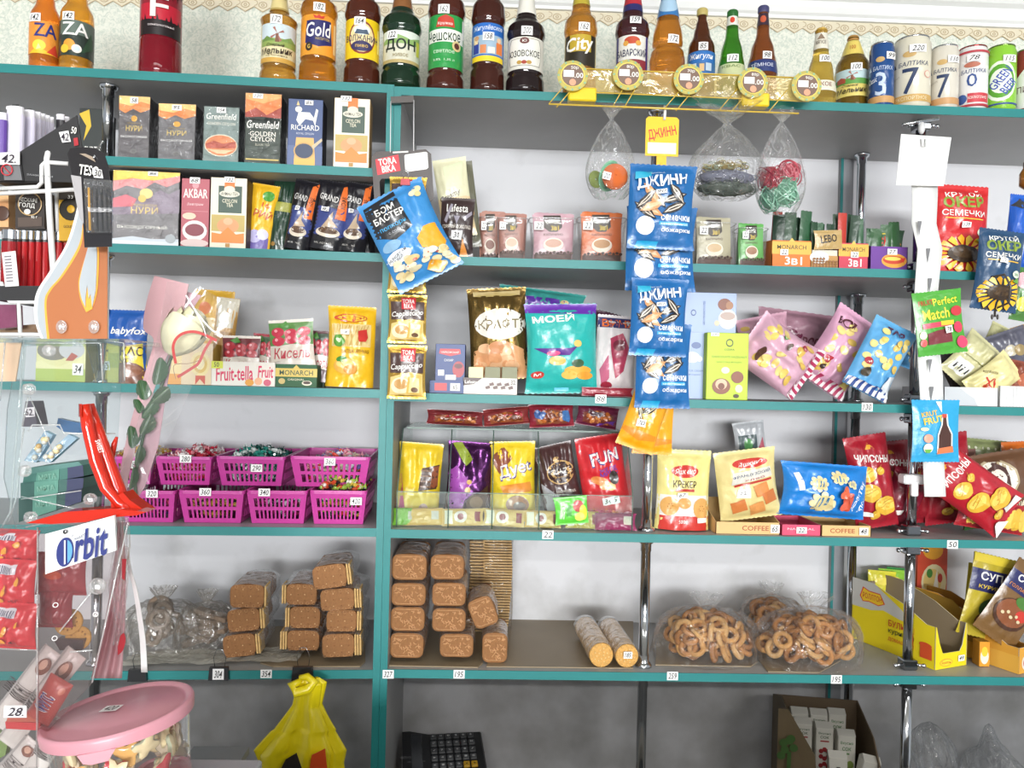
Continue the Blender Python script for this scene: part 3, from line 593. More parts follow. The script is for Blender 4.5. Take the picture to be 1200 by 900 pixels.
def bag(name, label, cat, cx, cy, wp, hp, rot, dy, t, col, items=(), L=False, stand=False, zi=None, z=None, group=None, lean=0, yaw=0, num=None, npos=(.5, .5, .2, .08), kind='film', seal=.055, pinch=.065, wr=.16, sealcol=None, drop=None, part='pouch', back=None):
    """centre, width and height as in the photograph; rot turns it clockwise in its own plane"""
    SD[0] += 1
    c = hit(cx, cy, dy, L); k = (c-CAM).dot(FW)/F; w, h = wp*k, hp*k
    b = Bag(w, h, t, SD[0], stand, seal, pinch, wr)
    Rm = Matrix.Rotation(local_rot(L, yaw), 3, 'Z') @ Matrix.Rotation(math.radians(-lean), 3, 'X') @ Matrix.Rotation(math.radians(rot), 3, 'Y')
    loc = c - Rm @ Vector((0, 0, h/2))
    zs = z if z is not None else ((IL if L else IR)[zi] if zi is not None else None)
    g = b.mesh(M(col, kind))
    if zs is not None:
        mn = min((Rm @ Vector(p)).z for p in g.v); loc.z = zs-mn+.002
    root = thing(name, label, cat, loc, group=group, rot=Rm.to_euler())
    g.build(part, root)
    ml = max(w, h)/16; d = []
    if sealcol: d += [R4(0.01, .0, .99, seal, sealcol), R4(.01, 1-seal, .99, 1, sealcol)]
    g = G(); decals(g, b.S, w, h, d+list(items), ml, lift=.0009, step=.00028, kind='fprint')
    if g.v: g.build('front_print', root)
    if num is not None: price(root, num, lambda x, zz, o: b.S(x, zz, o+.004), w, h, npos[0], npos[1], npos[2], npos[3], npos[4] if len(npos) > 4 else 0, ml)
    root['_'] = 0; del root['_']
    return root
def hills(seed, c1, y=.5):
    r = random.Random(seed); pts = [(0, y-.1)]+[(i/7, y+r.uniform(-.07, .09)) for i in range(1, 7)]+[(1, y-.05), (1, 0), (0, 0)]
    return ('p', pts, c1)
# ---- tea boxes, upper row (left unit, second shelf)
GT = 'tea boxes on the upper left shelf'
NURI = [('p', [(0, .78), (.2, .72), (.45, .8), (.7, .74), (1, .8), (1, 1), (0, 1)], '#e9965c'), ('p', [(0, .88), (.4, .84), (.7, .92), (1, .88), (1, 1), (0, 1)], '#f5cf8a'), ('e', .5, .64, .1, .05, '#d9a74a'), ('t', 'ПРИНЦЕССА', .5, .56, .45, .03, '#cdb06a', 0, .005), ('t', 'НУРИ', .5, .48, .52, .09, '#d8bd72', 0, .01), ('t', 'ВЫСОКОГОРНЫЙ', .5, .35, .84, .045, '#e6e4e2', 0, .015), ('e', .5, .11, .1, .035, '#8a8a88'), ('e', .5, .11, .08, .028, '#6a6867')]
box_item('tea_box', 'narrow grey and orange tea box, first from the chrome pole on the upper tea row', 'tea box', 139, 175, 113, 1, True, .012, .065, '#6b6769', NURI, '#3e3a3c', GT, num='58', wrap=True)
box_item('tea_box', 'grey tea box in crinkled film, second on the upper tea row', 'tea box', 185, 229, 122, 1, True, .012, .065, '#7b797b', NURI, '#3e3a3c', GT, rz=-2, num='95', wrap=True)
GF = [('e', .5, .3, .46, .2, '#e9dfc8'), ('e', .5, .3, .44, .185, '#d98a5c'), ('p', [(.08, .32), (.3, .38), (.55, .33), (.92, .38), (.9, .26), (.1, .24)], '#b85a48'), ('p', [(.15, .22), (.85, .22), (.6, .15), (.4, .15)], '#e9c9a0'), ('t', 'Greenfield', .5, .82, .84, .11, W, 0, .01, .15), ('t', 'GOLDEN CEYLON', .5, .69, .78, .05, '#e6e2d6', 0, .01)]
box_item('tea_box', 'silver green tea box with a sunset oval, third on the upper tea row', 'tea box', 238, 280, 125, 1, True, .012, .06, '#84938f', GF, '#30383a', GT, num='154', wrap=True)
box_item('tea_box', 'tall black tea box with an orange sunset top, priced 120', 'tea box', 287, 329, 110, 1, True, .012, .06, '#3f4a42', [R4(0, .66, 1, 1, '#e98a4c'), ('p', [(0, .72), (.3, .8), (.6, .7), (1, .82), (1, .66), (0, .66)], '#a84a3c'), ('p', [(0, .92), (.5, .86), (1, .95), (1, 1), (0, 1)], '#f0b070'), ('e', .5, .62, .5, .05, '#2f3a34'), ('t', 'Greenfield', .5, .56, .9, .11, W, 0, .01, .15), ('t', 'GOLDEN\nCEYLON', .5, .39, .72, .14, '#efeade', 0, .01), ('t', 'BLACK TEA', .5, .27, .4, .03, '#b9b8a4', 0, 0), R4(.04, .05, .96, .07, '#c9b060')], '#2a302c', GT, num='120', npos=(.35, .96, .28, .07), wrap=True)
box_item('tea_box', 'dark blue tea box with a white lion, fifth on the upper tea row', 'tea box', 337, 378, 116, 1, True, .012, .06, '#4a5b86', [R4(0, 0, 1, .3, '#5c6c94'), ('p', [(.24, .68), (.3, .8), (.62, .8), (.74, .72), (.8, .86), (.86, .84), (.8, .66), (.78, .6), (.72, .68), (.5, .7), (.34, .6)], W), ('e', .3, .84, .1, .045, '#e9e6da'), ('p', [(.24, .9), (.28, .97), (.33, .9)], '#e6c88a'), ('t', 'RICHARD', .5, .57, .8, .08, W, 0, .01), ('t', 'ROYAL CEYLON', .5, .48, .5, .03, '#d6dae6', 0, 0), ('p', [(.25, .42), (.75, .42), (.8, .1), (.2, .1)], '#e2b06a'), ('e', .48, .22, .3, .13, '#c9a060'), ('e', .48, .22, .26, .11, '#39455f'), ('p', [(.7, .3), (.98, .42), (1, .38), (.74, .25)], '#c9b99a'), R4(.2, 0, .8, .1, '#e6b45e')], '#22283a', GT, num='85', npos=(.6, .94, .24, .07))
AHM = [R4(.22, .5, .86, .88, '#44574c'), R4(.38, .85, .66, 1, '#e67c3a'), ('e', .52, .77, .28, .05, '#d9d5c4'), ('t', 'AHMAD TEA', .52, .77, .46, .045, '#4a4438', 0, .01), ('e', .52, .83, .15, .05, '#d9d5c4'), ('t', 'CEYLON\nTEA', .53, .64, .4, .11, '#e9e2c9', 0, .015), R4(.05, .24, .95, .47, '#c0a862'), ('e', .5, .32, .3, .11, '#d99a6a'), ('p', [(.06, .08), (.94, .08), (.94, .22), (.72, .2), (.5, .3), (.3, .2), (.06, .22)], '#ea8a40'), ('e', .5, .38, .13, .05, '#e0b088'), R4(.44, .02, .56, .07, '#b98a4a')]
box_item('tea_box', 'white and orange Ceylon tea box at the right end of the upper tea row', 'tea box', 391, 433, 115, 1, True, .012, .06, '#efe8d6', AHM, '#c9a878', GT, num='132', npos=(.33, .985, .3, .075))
box_item('tea_box', 'black box with a yellow leaf behind the lighters by the pole', 'tea box', 92, 121, 127, 1, True, .12, .07, '#3b3f3e', [('p', [(0, .9), (.4, .98), (.5, .7), (.2, .45), (.3, .7)], '#e6c040'), ('t', 'CURTIS', .55, .3, .7, .12, W, 0, .02)], '#2c2e2e', None)
# ---- lower tea row
GU = 'tea boxes on the lower tea row'
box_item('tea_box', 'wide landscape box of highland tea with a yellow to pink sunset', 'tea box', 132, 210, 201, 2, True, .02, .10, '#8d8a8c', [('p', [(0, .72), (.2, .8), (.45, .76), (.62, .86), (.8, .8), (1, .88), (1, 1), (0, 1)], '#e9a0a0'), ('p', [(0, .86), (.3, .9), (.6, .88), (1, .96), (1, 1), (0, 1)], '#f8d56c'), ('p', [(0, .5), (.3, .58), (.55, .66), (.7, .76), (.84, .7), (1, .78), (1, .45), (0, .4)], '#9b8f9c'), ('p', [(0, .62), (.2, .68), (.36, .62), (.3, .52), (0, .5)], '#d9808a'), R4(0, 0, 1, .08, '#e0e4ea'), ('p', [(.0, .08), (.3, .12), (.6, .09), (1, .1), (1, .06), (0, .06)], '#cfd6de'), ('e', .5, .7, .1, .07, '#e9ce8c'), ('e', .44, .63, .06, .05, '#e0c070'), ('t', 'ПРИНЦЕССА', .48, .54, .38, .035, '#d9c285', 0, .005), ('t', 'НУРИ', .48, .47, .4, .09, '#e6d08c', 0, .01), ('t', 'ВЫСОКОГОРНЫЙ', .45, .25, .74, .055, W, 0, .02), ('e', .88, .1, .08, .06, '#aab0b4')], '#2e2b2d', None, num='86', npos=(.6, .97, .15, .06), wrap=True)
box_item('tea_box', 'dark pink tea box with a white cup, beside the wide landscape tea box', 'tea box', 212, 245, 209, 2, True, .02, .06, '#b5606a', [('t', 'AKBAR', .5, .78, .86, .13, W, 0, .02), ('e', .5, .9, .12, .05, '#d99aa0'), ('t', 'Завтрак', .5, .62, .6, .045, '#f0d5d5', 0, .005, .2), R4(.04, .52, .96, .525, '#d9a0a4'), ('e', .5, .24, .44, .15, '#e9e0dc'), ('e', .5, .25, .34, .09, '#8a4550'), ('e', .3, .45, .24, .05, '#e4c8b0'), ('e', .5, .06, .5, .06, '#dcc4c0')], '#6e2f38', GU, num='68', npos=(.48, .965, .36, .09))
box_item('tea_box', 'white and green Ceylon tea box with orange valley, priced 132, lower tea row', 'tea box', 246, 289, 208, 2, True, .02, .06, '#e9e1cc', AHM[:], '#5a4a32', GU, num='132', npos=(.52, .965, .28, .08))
# ---- coffee bags
GC = 'ground coffee bags leaning on the lower tea row'
bag('tea_bag', 'yellow tea bag with violet flowers leaning beside the Ceylon tea box', 'tea bag', 307, 249, 32, 78, 7, .075, .03, '#efbb2a', [('p', [(.1, .25), (.9, .2), (.9, 0), (.1, 0)], '#7668b0'), ('e', .4, .2, .25, .1, '#c8c2ec'), ('e', .7, .24, .2, .08, '#dcd9f2'), ('e', .7, .82, .22, .08, '#4f9a3a'), ('t', 'РИЙ', .6, .55, .7, .14, '#c0582c', 10, .04), ('t', '16', .66, .68, .3, .07, '#d9602c', 10, .02)], True, True, 2, seal=.04, wr=.16)
bag('coffee_bag', 'plain dark green coffee bag beside the yellow tea bag', 'coffee bag', 331, 247, 27, 86, 5, .085, .035, '#1f3b2c', [R4(.2, .55, 1, .68, '#9a9a3a'), ('t', 'ТАТ', .5, .45, .6, .08, '#3f5a48', 0, .01), ('e', .3, .1, .1, .03, '#a07838')], True, True, 2, group=None, seal=.04)
GR = [('p', [(.0, .2), (.96, .2), (.96, .58), (.0, .62)], '#39457f'), ('p', [(.62, .45), (.93, .45), (.93, .99), (.72, .93)], '#e5702f'), ('t', 'КОФЕ', .8, .7, .34, .07, '#33302e', -88, .03), ('t', 'GRAND', .36, .74, .56, .09, '#e6e4e0', 8, .02), ('p', [(.25, .3), (.4, .42), (.55, .55), (.56, .42), (.74, .34)], '#b9a084'), ('e', .48, .25, .36, .075, '#d9cdbc'), ('e', .48, .275, .29, .05, '#5b4434'), R4(0, 0, 1, .16, '#1c1b1f'), ('t', 'молотый', .4, .09, .5, .035, '#b9b6b0', 0, 0)]+[('e', .3+.09*i, .285+.01*(i % 2), .03, .012, '#7a5c44') for i in range(5)]
for (cx, wp, rot, n, lb) in ((355, 31, 9, '60', 'dark blue ground coffee bag leaning right, first of three with orange stripes'), (389, 42, 8, '85', 'dark blue ground coffee bag, middle of three with orange stripes'), (417, 33, 6, '30', 'dark blue ground coffee bag nearest the post, third with orange stripe')):
    bag('coffee_bag', lb, 'coffee bag', cx, 252, wp, 82, rot, .05, .04, '#1d1c22', GR, True, True, 2, group=GC, num=n, npos=(.3, .57, .26, .06), seal=.04)
bag('coffee_bag', 'black coffee bag wedged between the striped coffee bags and the post', 'coffee bag', 432, 256, 20, 74, 4, .1, .03, '#1b1a1e', [], True, True, 2, seal=.04, wr=.16)
# ---- fourth shelf of the left unit
bag('cocoa_bag', 'blue and yellow cocoa bag with white lettering', 'cocoa bag', 148, 406, 52, 84, 0, .06, .04, '#1c57a8', [R4(0, 0, 1, .58, '#eed63a'), ('p', [(0, .55), (.5, .49), (1, .55), (1, .62), (0, .62)], '#1c57a8'), ('t', 'babyfox', .62, .7, .8, .13, W, 0, .04, .2), ('t', 'КАКАО', .55, .43, .9, .13, '#3a2418', 0, .04), ('t', 'VIT', .6, .3, .3, .06, '#3a2418', 0, .02), ('e', .62, .12, .4, .16, '#7a4a34'), ('e', .62, .16, .32, .09, '#8f5a40'), ('p', [(.3, .0), (.5, .22), (.4, 0)], '#5a3424')], True, True, 3, num='75', npos=(.15, .22, .2, .12))
bag('noodle_bag', 'tall yellow pasta bag with cream nests standing behind the wrapped rose', 'noodle bag', 248, 398, 46, 108, 3, .16, .04, '#e3b23a', [R4(.1, .45, .9, .7, '#e6cf96'), ('e', .3, .8, .16, .07, '#e07a3a'), R4(.5, .0, .95, .4, '#8fc0d8'), ('p', [(.1, .0), (.9, .1), (.9, .42), (.1, .42)], '#ead9ac')], True, True, 3)
bag('sauce_bag', 'clear topped yellow packet with brown contents behind the rose wrap', 'food packet', 262, 400, 26, 100, 6, .13, .03, '#c79a55', [R4(0, .65, 1, 1, '#cfc8b4'), R4(.1, .3, .9, .6, '#a97c3c')], True, True, 3)
box_item('sweets_box', 'cream box with a curl of frosting on its front behind the rose', 'sweets box', 197, 249, 402, 3, True, .05, .07, '#ecd79c', [R4(.3, 0, 1, 1, '#e6d0ac'), ('e', .72, .5, .22, .3, '#ead9a0'), ('e', .72, .5, .16, .22, '#d9b96a'), ('e', .72, .5, .1, .14, '#efe2b4'), ('p', [(.62, 0), (.72, .14), (.84, 0), (.84, .22), (.62, .22)], '#cc5a4a'), R4(0, 0, .3, .25, '#e6a03a')], '#d9b04a')
def kissel(c1, c2, n=6): return [('p', [(.0, .52), (1, .52), (1, .95), (0, .95)], c2)]+[('e', .2+.3*(i % 3), .6+.14*(i//3)+.03*(i % 2), .15, .09, c1) for i in range(n)]+[('e', .16+.3*(i % 3), .63+.14*(i//3)+.03*(i % 2), .04, .03, '#f0a0a8') for i in range(n)]+[('p', [(.2, .9), (.4, .98), (.5, .86), (.35, .84)], '#4a8a34'), ('p', [(.0, .2), (.5, .28), (1, .22), (1, .5), (.5, .54), (0, .48)], '#d9cdbf'), ('t', 'Кисель', .5, .37, .84, .2, '#b3283a', 0, .02, .15)]
GK = 'kissel powder packets behind the sweet boxes'
bag('kissel_packet', 'cherry kissel packet standing in the white sweet box', 'powder packet', 283, 414, 44, 52, 0, .075, .012, '#efe6da', kissel('#b3202e', '#6a1a22'), True, True, z=ZL[3]+.012, group=GK)
bag('kissel_packet', 'red kissel packet just right of the cherry one', 'powder packet', 308, 414, 26, 54, 4, .095, .012, '#a8283a', kissel('#c83a4a', '#3a5a34'), True, True, z=ZL[3]+.012, group=GK)
bag('kissel_packet', 'blueberry kissel packet half hidden behind the raspberry packet', 'powder packet', 317, 420, 22, 46, 4, .1, .012, '#33304e', kissel('#3a3a68', '#2c4a34'), True, True, z=ZL[3]+.012, group=GK)
bag('kissel_packet', 'dark raspberry kissel packet behind the raspberry packet, near the noodle bag', 'powder packet', 374, 416, 28, 60, 0, .10, .012, '#5a2a34', kissel('#b8283c', '#2c4a34'), True, True, z=ZL[3]+.012, group=GK)
def carton(name, label, cat, x0, x1, yt, zi, L, dy, depth, col, items, inner='#c9b9a0', side=None, z=None, backh=0, group=None, rz=0, num=None, npos=(.8, .5, .16, .5), slope=None):
    """open display carton: front, back, sides and floor are real walls"""
    zs = (IL if L else IR)[zi] if z is None else z
    xc = (x0+x1)/2; c = hit(xc, yt, dy, L); w = (hit(x1, yt, dy, L)-hit(x0, yt, dy, L)).length; h = c.z-zs; t = .0016
    root = thing(name, label, cat, (c.x, c.y, zs), local_rot(L, rz), group); hb = h+backh; m = M(side or col, 'paper'); mi = M(inner, 'paper')
    G().box(-w/2, 0, 0, w/2, t, h, m).build('front_panel', root)
    G().box(-w/2+t, t, 0, w/2-t, depth-t, t, mi).build('base_panel', root)
    G().box(-w/2, depth-t, 0, w/2, depth, hb, m).build('back_panel', root)
    sl = slope or [(0, h), (depth, hb)]
    for s in (-1, 1):
        poly = [(0, 0)]+[(a, b) for a, b in sl][::1]+[(depth, 0)]
        X = Matrix(((0, s*1, 0, s*w/2), (1, 0, 0, 0), (0, 0, 1, 0), (0, 0, 0, 1)))
        G().prism(poly[::-1], -t, 0, m, X=X).build('side_panel', root)
    g = G(); decals(g, flatS, w, h, items); g.build('front_print', root)
    if num: price(root, num, flatS, w, h, npos[0], npos[1], npos[2], npos[3])
    return root
carton('sweets_carton', 'white open sweet carton lettered in pink, left of the green coffee carton', 'carton', 248, 323, 424, 3, True, .04, .07, '#f1ebe2', [('t', 'Fruit-tella', .36, .5, .58, .6, '#d8285a', -3, .04, .1), R4(0, .7, .18, 1, '#d9e04a'), ('t', '50', .08, .86, .08, .2, '#2c2c2c', 0, .02), R4(.7, 0, 1, .9, '#efe6dc'), ('e', .6, .14, .07, .14, '#e6a03a'), ('e', .74, .2, .06, .16, '#f0b48c'), ('e', .88, .15, .06, .14, '#d9607a'), ('t', 'Fruit', .85, .6, .24, .5, '#d8285a', 0, .04, .1)])
MON = [R4(0, .45, 1, .82, '#d9bc5a'), ('t', 'MONARCH', .5, .63, .8, .22, '#2c4a34', 0, .02), ('p', [(.42, .82), (.5, .98), (.58, .82)], '#d9bc5a'), ('t', 'ORIGINAL', .5, .33, .4, .09, '#e6e0c0', 0, .01), ('e', .16, .25, .08, .13, '#c9b06a'), ('e', .76, .18, .12, .11, '#e9e0c8'), ('e', .76, .2, .09, .07, '#4a3020')]
carton('coffee_carton', 'green coffee carton under the raspberry kissel packet', 'carton', 323, 372, 427, 3, True, .035, .08, '#2f5f3c', MON, num=None)
box_item('coffee_box', 'dark green coffee box half hidden behind the green coffee carton', 'coffee box', 352, 380, 424, 3, True, .12, .03, '#26472f', [R4(0, .5, 1, .75, '#d9bc5a'), ('t', 'ARCH', .6, .62, .6, .18, '#2c4a34', 0, .02)])
bag('kissel_packet', 'raspberry kissel packet leaning in the green coffee carton', 'powder packet', 343, 404, 52, 62, -5, .05, .014, '#e9e0d6', kissel('#c8304a', '#5a8a44'), True, True, z=ZL[3]+.03, group=GK, num=None)
bag('noodle_bag', 'yellow bag of egg noodles standing by the post', 'noodle bag', 411, 408, 56, 94, 1, .06, .055, '#eab820', [('p', [(.08, .5), (.92, .5), (.92, .78), (.08, .78)], '#e4cb8c')]+[('p', [(.1+.04*i, .51), (.12+.04*i, .51), (.3+.04*i-(i % 3)*.12, .77), (.28+.04*i-(i % 3)*.12, .77)], '#cfae62') for i in range(0, 17)]+[('e', .5, .86, .36, .05, '#c8502c'), ('e', .5, .86, .33, .04, '#f0c02c'), ('t', 'РОЛЛТОН', .5, .86, .56, .045, '#a83a24', 0, .03), ('e', .24, .57, .15, .075, '#5a9a38'), ('t', '♥', .24, .575, .12, .06, '#dcebc0', 0, .01), ('p', [(.66, .6), (.68, .7), (.86, .72), (.9, .62), (.86, .57), (.7, .57)], '#cc3a34'), ('t', 'ЛАПША ЯИЧНАЯ', .62, .44, .64, .045, '#8a5a1c', 0, .02), ('e', .4, .26, .26, .1, '#e8b04c'), ('e', .4, .29, .19, .06, '#f2cf7a'), ('e', .32, .34, .12, .04, '#3f8a34'), ('e', .52, .22, .14, .06, '#e0923c')], True, True, 3, num='39', npos=(.35, .68, .2, .06), seal=.05)
box_item('sweets_box', 'lime and cream box with scalloped window behind acrylic, priced 34', 'sweets box', 42, 100, 398, 3, True, .05, .08, '#e2dca6', [('p', [(0, .45), (.1, .5), (.3, .38), (.5, .36), (.7, .5), (1, .8), (1, .3), (0, .2)], '#e8e2b0'), R4(0, 0, 1, .3, '#b4c46a'), ('e', .35, .74, .33, .24, '#8a857c'), ('e', .72, .76, .26, .22, '#c9c9cc'), ('p', [(.6, .5), (.72, .7), (.85, .62), (.75, .5)], '#b86a62')], '#cdc68a', num='34', npos=(.86, .3, .22, .28))
box_item('sweets_box', 'small yellow packet standing beside the cocoa bag', 'sweets box', 126, 139, 405, 3, True, .035, .03, '#d9d060', [R4(0, .4, 1, .8, '#b4b848')], '#b9b048')
# ================================================================ pink baskets of wrapped sweets (left unit, fifth shelf)
def basket(x0, x1, yr, yb, dy, depth, label, tagtxt=None, tpos=(.5, .7), z=None, rz=0):
    zs = IL[4] if z is None else z; xc = (x0+x1)/2
    c = hit(xc, yr, dy, True); W_ = (hit(x1, yr, dy, True)-hit(x0, yr, dy, True)).length; h = c.z-zs; m = M('#c4429a', 'plastic')
    root = thing('plastic_basket', label, 'basket', (c.x, c.y, zs), local_rot(True, rz), 'pink plastic baskets of sweets')
    tp = .86                        # the base is narrower than the rim
    def pt(u, v, side):             # u along a side, v up; returns point on the wall
        s = tp+(1-tp)*v; hx, hy = W_/2*s, depth/2*s; cy = depth/2
        if side == 0: return Vector((-hx+2*hx*u, cy-hy, v*h))
        if side == 1: return Vector((hx, cy-hy+2*hy*u, v*h))
        if side == 2: return Vector((hx-2*hx*u, cy+hy, v*h))
        return Vector((-hx, cy+hy-2*hy*u, v*h))
    g = G(); t = .0016
    def quad(side, u0, u1, v0, v1):
        a = [pt(u0, v0, side), pt(u1, v0, side), pt(u1, v1, side), pt(u0, v1, side)]
        n = (a[1]-a[0]).cross(a[3]-a[0]).normalized()*t; b = [p-n for p in a]
        g.add(a+b, [(0, 1, 2, 3), (7, 6, 5, 4), (0, 4, 5, 1), (1, 5, 6, 2), (2, 6, 7, 3), (3, 7, 4, 0)], m)
    for side in range(4):
        n = 11 if side in (0, 2) else 14; bands = [(0, .14), (.40, .50), (.76, .92)]
        for v0, v1 in bands: quad(side, 0, 1, v0, v1)
        for v0, v1 in ((.14, .40), (.50, .76)):
            quad(side, 0, .1, v0, v1); quad(side, .9, 1, v0, v1)
            for i in range(n-1): u = .1+.8*(i+1)/n; quad(side, u-.016, u+.016, v0, v1)
    s = tp; g.box(-W_/2*s, depth/2-depth/2*s, 0, W_/2*s, depth/2+depth/2*s, .0015, m); g.build('basket_body', root)
    g = G(); e = .001; r = .012
    cs = []
    for (sx, sy, a0) in ((1, -1, -90), (1, 1, 0), (-1, 1, 90), (-1, -1, 180)):
        for k in range(4): a = math.radians(a0+30*k); cs.append((sx*(W_/2+e-r)+r*math.cos(a), depth/2+sy*(depth/2+e-r)+r*math.sin(a)))
    n = len(cs); ins = [(x*.955, depth/2+(y-depth/2)*.965) for x, y in cs]
    g.add([(x, y, h) for x, y in cs]+[(x, y, h) for x, y in ins]+[(x, y, h*.9) for x, y in cs]+[(x, y, h*.9) for x, y in ins], [f for i in range(n) for j in ((i+1) % n,) for f in ((i, j, n+j, n+i), (2*n+i, 2*n+j, j, i), (n+i, n+j, 3*n+j, 3*n+i), (3*n+i, 3*n+j, 2*n+j, 2*n+i))], m, False)
    g.build('rim', root)
    if tagtxt:
        w2, h2 = .028, .019
        g = G(); decals(g, lambda x, zz, o: (x, -.004-o-.0005, zz), w2, h2, [R4(0, 0, 1, 1, '#f6f4f2'), ('t', tagtxt, .5, .5, .76, .7, '#1c1c1c', 0, .02, .2)], None, .001, .0004)
        g.build('price_tag', root, ((tpos[0]-.5)*W_, 0, h*tpos[1]))
    return root, W_, h
def candy(g, p, ln, r, ang, tilt, m, rr):
    X = Matrix.Rotation(ang, 3, 'Z') @ Matrix.Rotation(tilt, 3, 'Y'); p = Vector(p)
    vs = []; n = 6
    for x, q in ((-.5, .55), (-.25, 1), (.25, 1), (.5, .55)):
        for i in range(n): a = 2*PI*i/n; vs.append(p+X @ Vector((x*ln, r*q*math.cos(a), r*q*math.sin(a))))
    fs = [(j*n+i, j*n+(i+1) % n, (j+1)*n+(i+1) % n, (j+1)*n+i) for j in range(3) for i in range(n)]+[tuple(range(n))[::-1], tuple(range(3*n, 4*n))]
    g.add(vs, fs, m)
    for s in (-1, 1):                # twisted wrapper ends
        a = rr.uniform(0, PI); c = Vector((s*.5*ln, 0, 0)); pts = [c]+[Vector((s*(.5+.36+.08*(k % 2))*ln, r*1.35*math.cos(a)*(k-1.5)/1.5, r*1.35*math.sin(a)*(k-1.5)/1.5+(.0012 if k % 2 else -.0012))) for k in range(4)]
        g.add([p+X @ q for q in pts], [(0, 1, 2), (0, 2, 3), (0, 3, 4)], m)
def heap(root, W_, dep, h, cols, label, n=150, level=.8, bump_=.35, seed=1, ln=.017, part=(0, 1)):
    r = random.Random(seed); g = G(); ms = [M(c, 'gloss') for c in cols]
    for k in range(n):
        u, v = r.uniform(-.37, .37), r.uniform(.15, .85)
        if not (part[0] <= u+.5 <= part[1]): continue
        z = h*level+h*bump_*(1-(2*u)**2)*(1-(2*v-1)**2)*r.uniform(.2, 1.1)
        candy(g, (u*W_, v*dep, z), ln*r.uniform(.8, 1.15), ln*.33, r.uniform(0, 6.3), r.uniform(-.6, .6), r.choice(ms), r)
    for k in range(n//2):            # what shows through the slots of the front and sides
        u, z = r.uniform(-.31, .31), r.uniform(.2, .75)*h
        candy(g, (u*W_, dep*.2+r.uniform(0, .006), z), ln*r.uniform(.8, 1.15), ln*.33, r.uniform(0, 6.3), r.uniform(-.6, .6), r.choice(ms), r)
        candy(g, (W_*.31+r.uniform(0, .004), dep*r.uniform(.2, .8), z), ln, ln*.33, r.uniform(0, 6.3), r.uniform(-.6, .6), r.choice(ms), r)
    o = g.build('wrapped_candies'); o.matrix_world = Matrix.Translation(root.location) @ Matrix.Rotation(root.rotation_euler.z, 4, 'Z')
    tag(o, label, 'candies'); o['kind'] = 'stuff'; return o
BD = .25
lo = [((140, 205), 'lower pink basket partly hidden behind the red stand, with dark sweets', '320', (.6, .8), ['#8a2c50', '#5a3a6a', '#c84a70'], .5, 'dark sweets in the lower left pink basket'),
      ((209, 286), 'lower pink basket of half used chocolates, second from the left in its row', '360', (.42, .85), ['#6a4a2a', '#c8a04a', '#3a3030', '#d9c28a'], .45, 'brown and gold sweets in the second lower pink basket'),
      ((289, 360), 'lower pink basket holding few dark sweets, third in its row', '340', (.3, .84), ['#33282c', '#5a3a3a', '#d6d6dc', '#8a2c50'], .5, 'dark wrapped sweets in the third lower pink basket'),
      ((363, 430), 'lower pink basket heaped with green, gold and white sweets beside the post', '420', (.82, .6), ['#e9e6da', '#2c4a34', '#d0b04a', '#1e2620', '#9ab84a', '#c84a2c'], .92, 'green, gold and white sweets heaped by the post')]
lowtop = None
for i, ((a, b), lb, tx, tp_, cols, lv, l2) in enumerate(lo):
    rt, w_, h_ = basket(a, b, 575, 612, .03, BD, lb, tx, tp_); lowtop = IL[4]+h_
    heap(rt, w_, BD, h_, cols, l2, 260 if lv > .8 else 130, lv, .5 if lv > .8 else .2, 10+i)
up = [((110, 178), 'upper pink basket seen through the clear display and the rose wrap', '280', (.7, .6), ['#e9d9c4', '#c84a5a', '#d9b04a'], 'pale and red sweets in the basket behind the clear display', 1),
      ((182, 248), 'upper pink basket heaped with red sweets', '280', (.55, .8), ['#d03048', '#e8909a', '#e9e0e0', '#a82038'], 'red and white sweets in the upper pink basket', 1),
      ((253, 334), 'upper pink basket heaped with dark teal sweets', '290', (.6, .5), ['#1f5a54', '#2f8a7c', '#dfe8e4', '#184840'], 'dark teal sweets in the upper pink basket', 1),
      ((340, 434), 'wide upper pink basket half covered by sweets, beside the post', '360', (.5, .72), ['#e8a0b0', '#e9e6ee', '#7a6ab0', '#d94a3c', '#e8e0c0'], 'pastel sweets in the right half of the wide pink basket', .75)]
for i, ((a, b), lb, tx, tp_, cols, l2, q) in enumerate(up):
    dy = .075; c = hit((a+b)/2, 535, dy, True)
    rt, w_, h_ = basket(a, b, 535, 567, dy, BD, lb, tx, tp_, z=lowtop+.001)
    heap(rt, w_, BD, h_, cols, l2, 230 if i < 3 else 150, .72 if i < 3 else .55, .45, 30+i, part=(0, 1) if i < 3 else (.3, 1))
# ================================================================ right unit: brass price rail, hanging things, sachets
def wire(g, a, b, r, m, n=6): g.tube([a, b], r, m, n)
YB = M('#d9b84a', 'gloss')
A_, B_ = hit(650, 122, -.045), hit(968, 134, -.045)
rl = thing('price_rail', 'clear brass coloured price rail on yellow clips along the top shelf edge', 'price rail', (A_+B_)/2, 0)
def rp(px, py, dy): return hit(px, py, dy)-rl.location
g = G(); a, b, c, d = rp(668, 80, -.05), rp(946, 92, -.05), rp(946, 118, -.046), rp(668, 106, -.046)
g.add([a, b, c, d]+[p+Vector((0, .0015, 0)) for p in (a, b, c, d)], [(0, 3, 2, 1), (4, 5, 6, 7), (0, 1, 5, 4), (2, 3, 7, 6)], clear('#e8cf7a', .28, .2, 20, .1, tint='#f6ecc8', milk=.6)); g.build('rail_plate', rl)
g = G(); wire(g, rp(664, 79.5, -.052), rp(948, 91.5, -.052), .0016, YB); wire(g, rp(664, 107, -.048), rp(948, 119, -.048), .0016, YB); wire(g, rp(643, 122, -.055), rp(936, 133, -.055), .0024, YB)
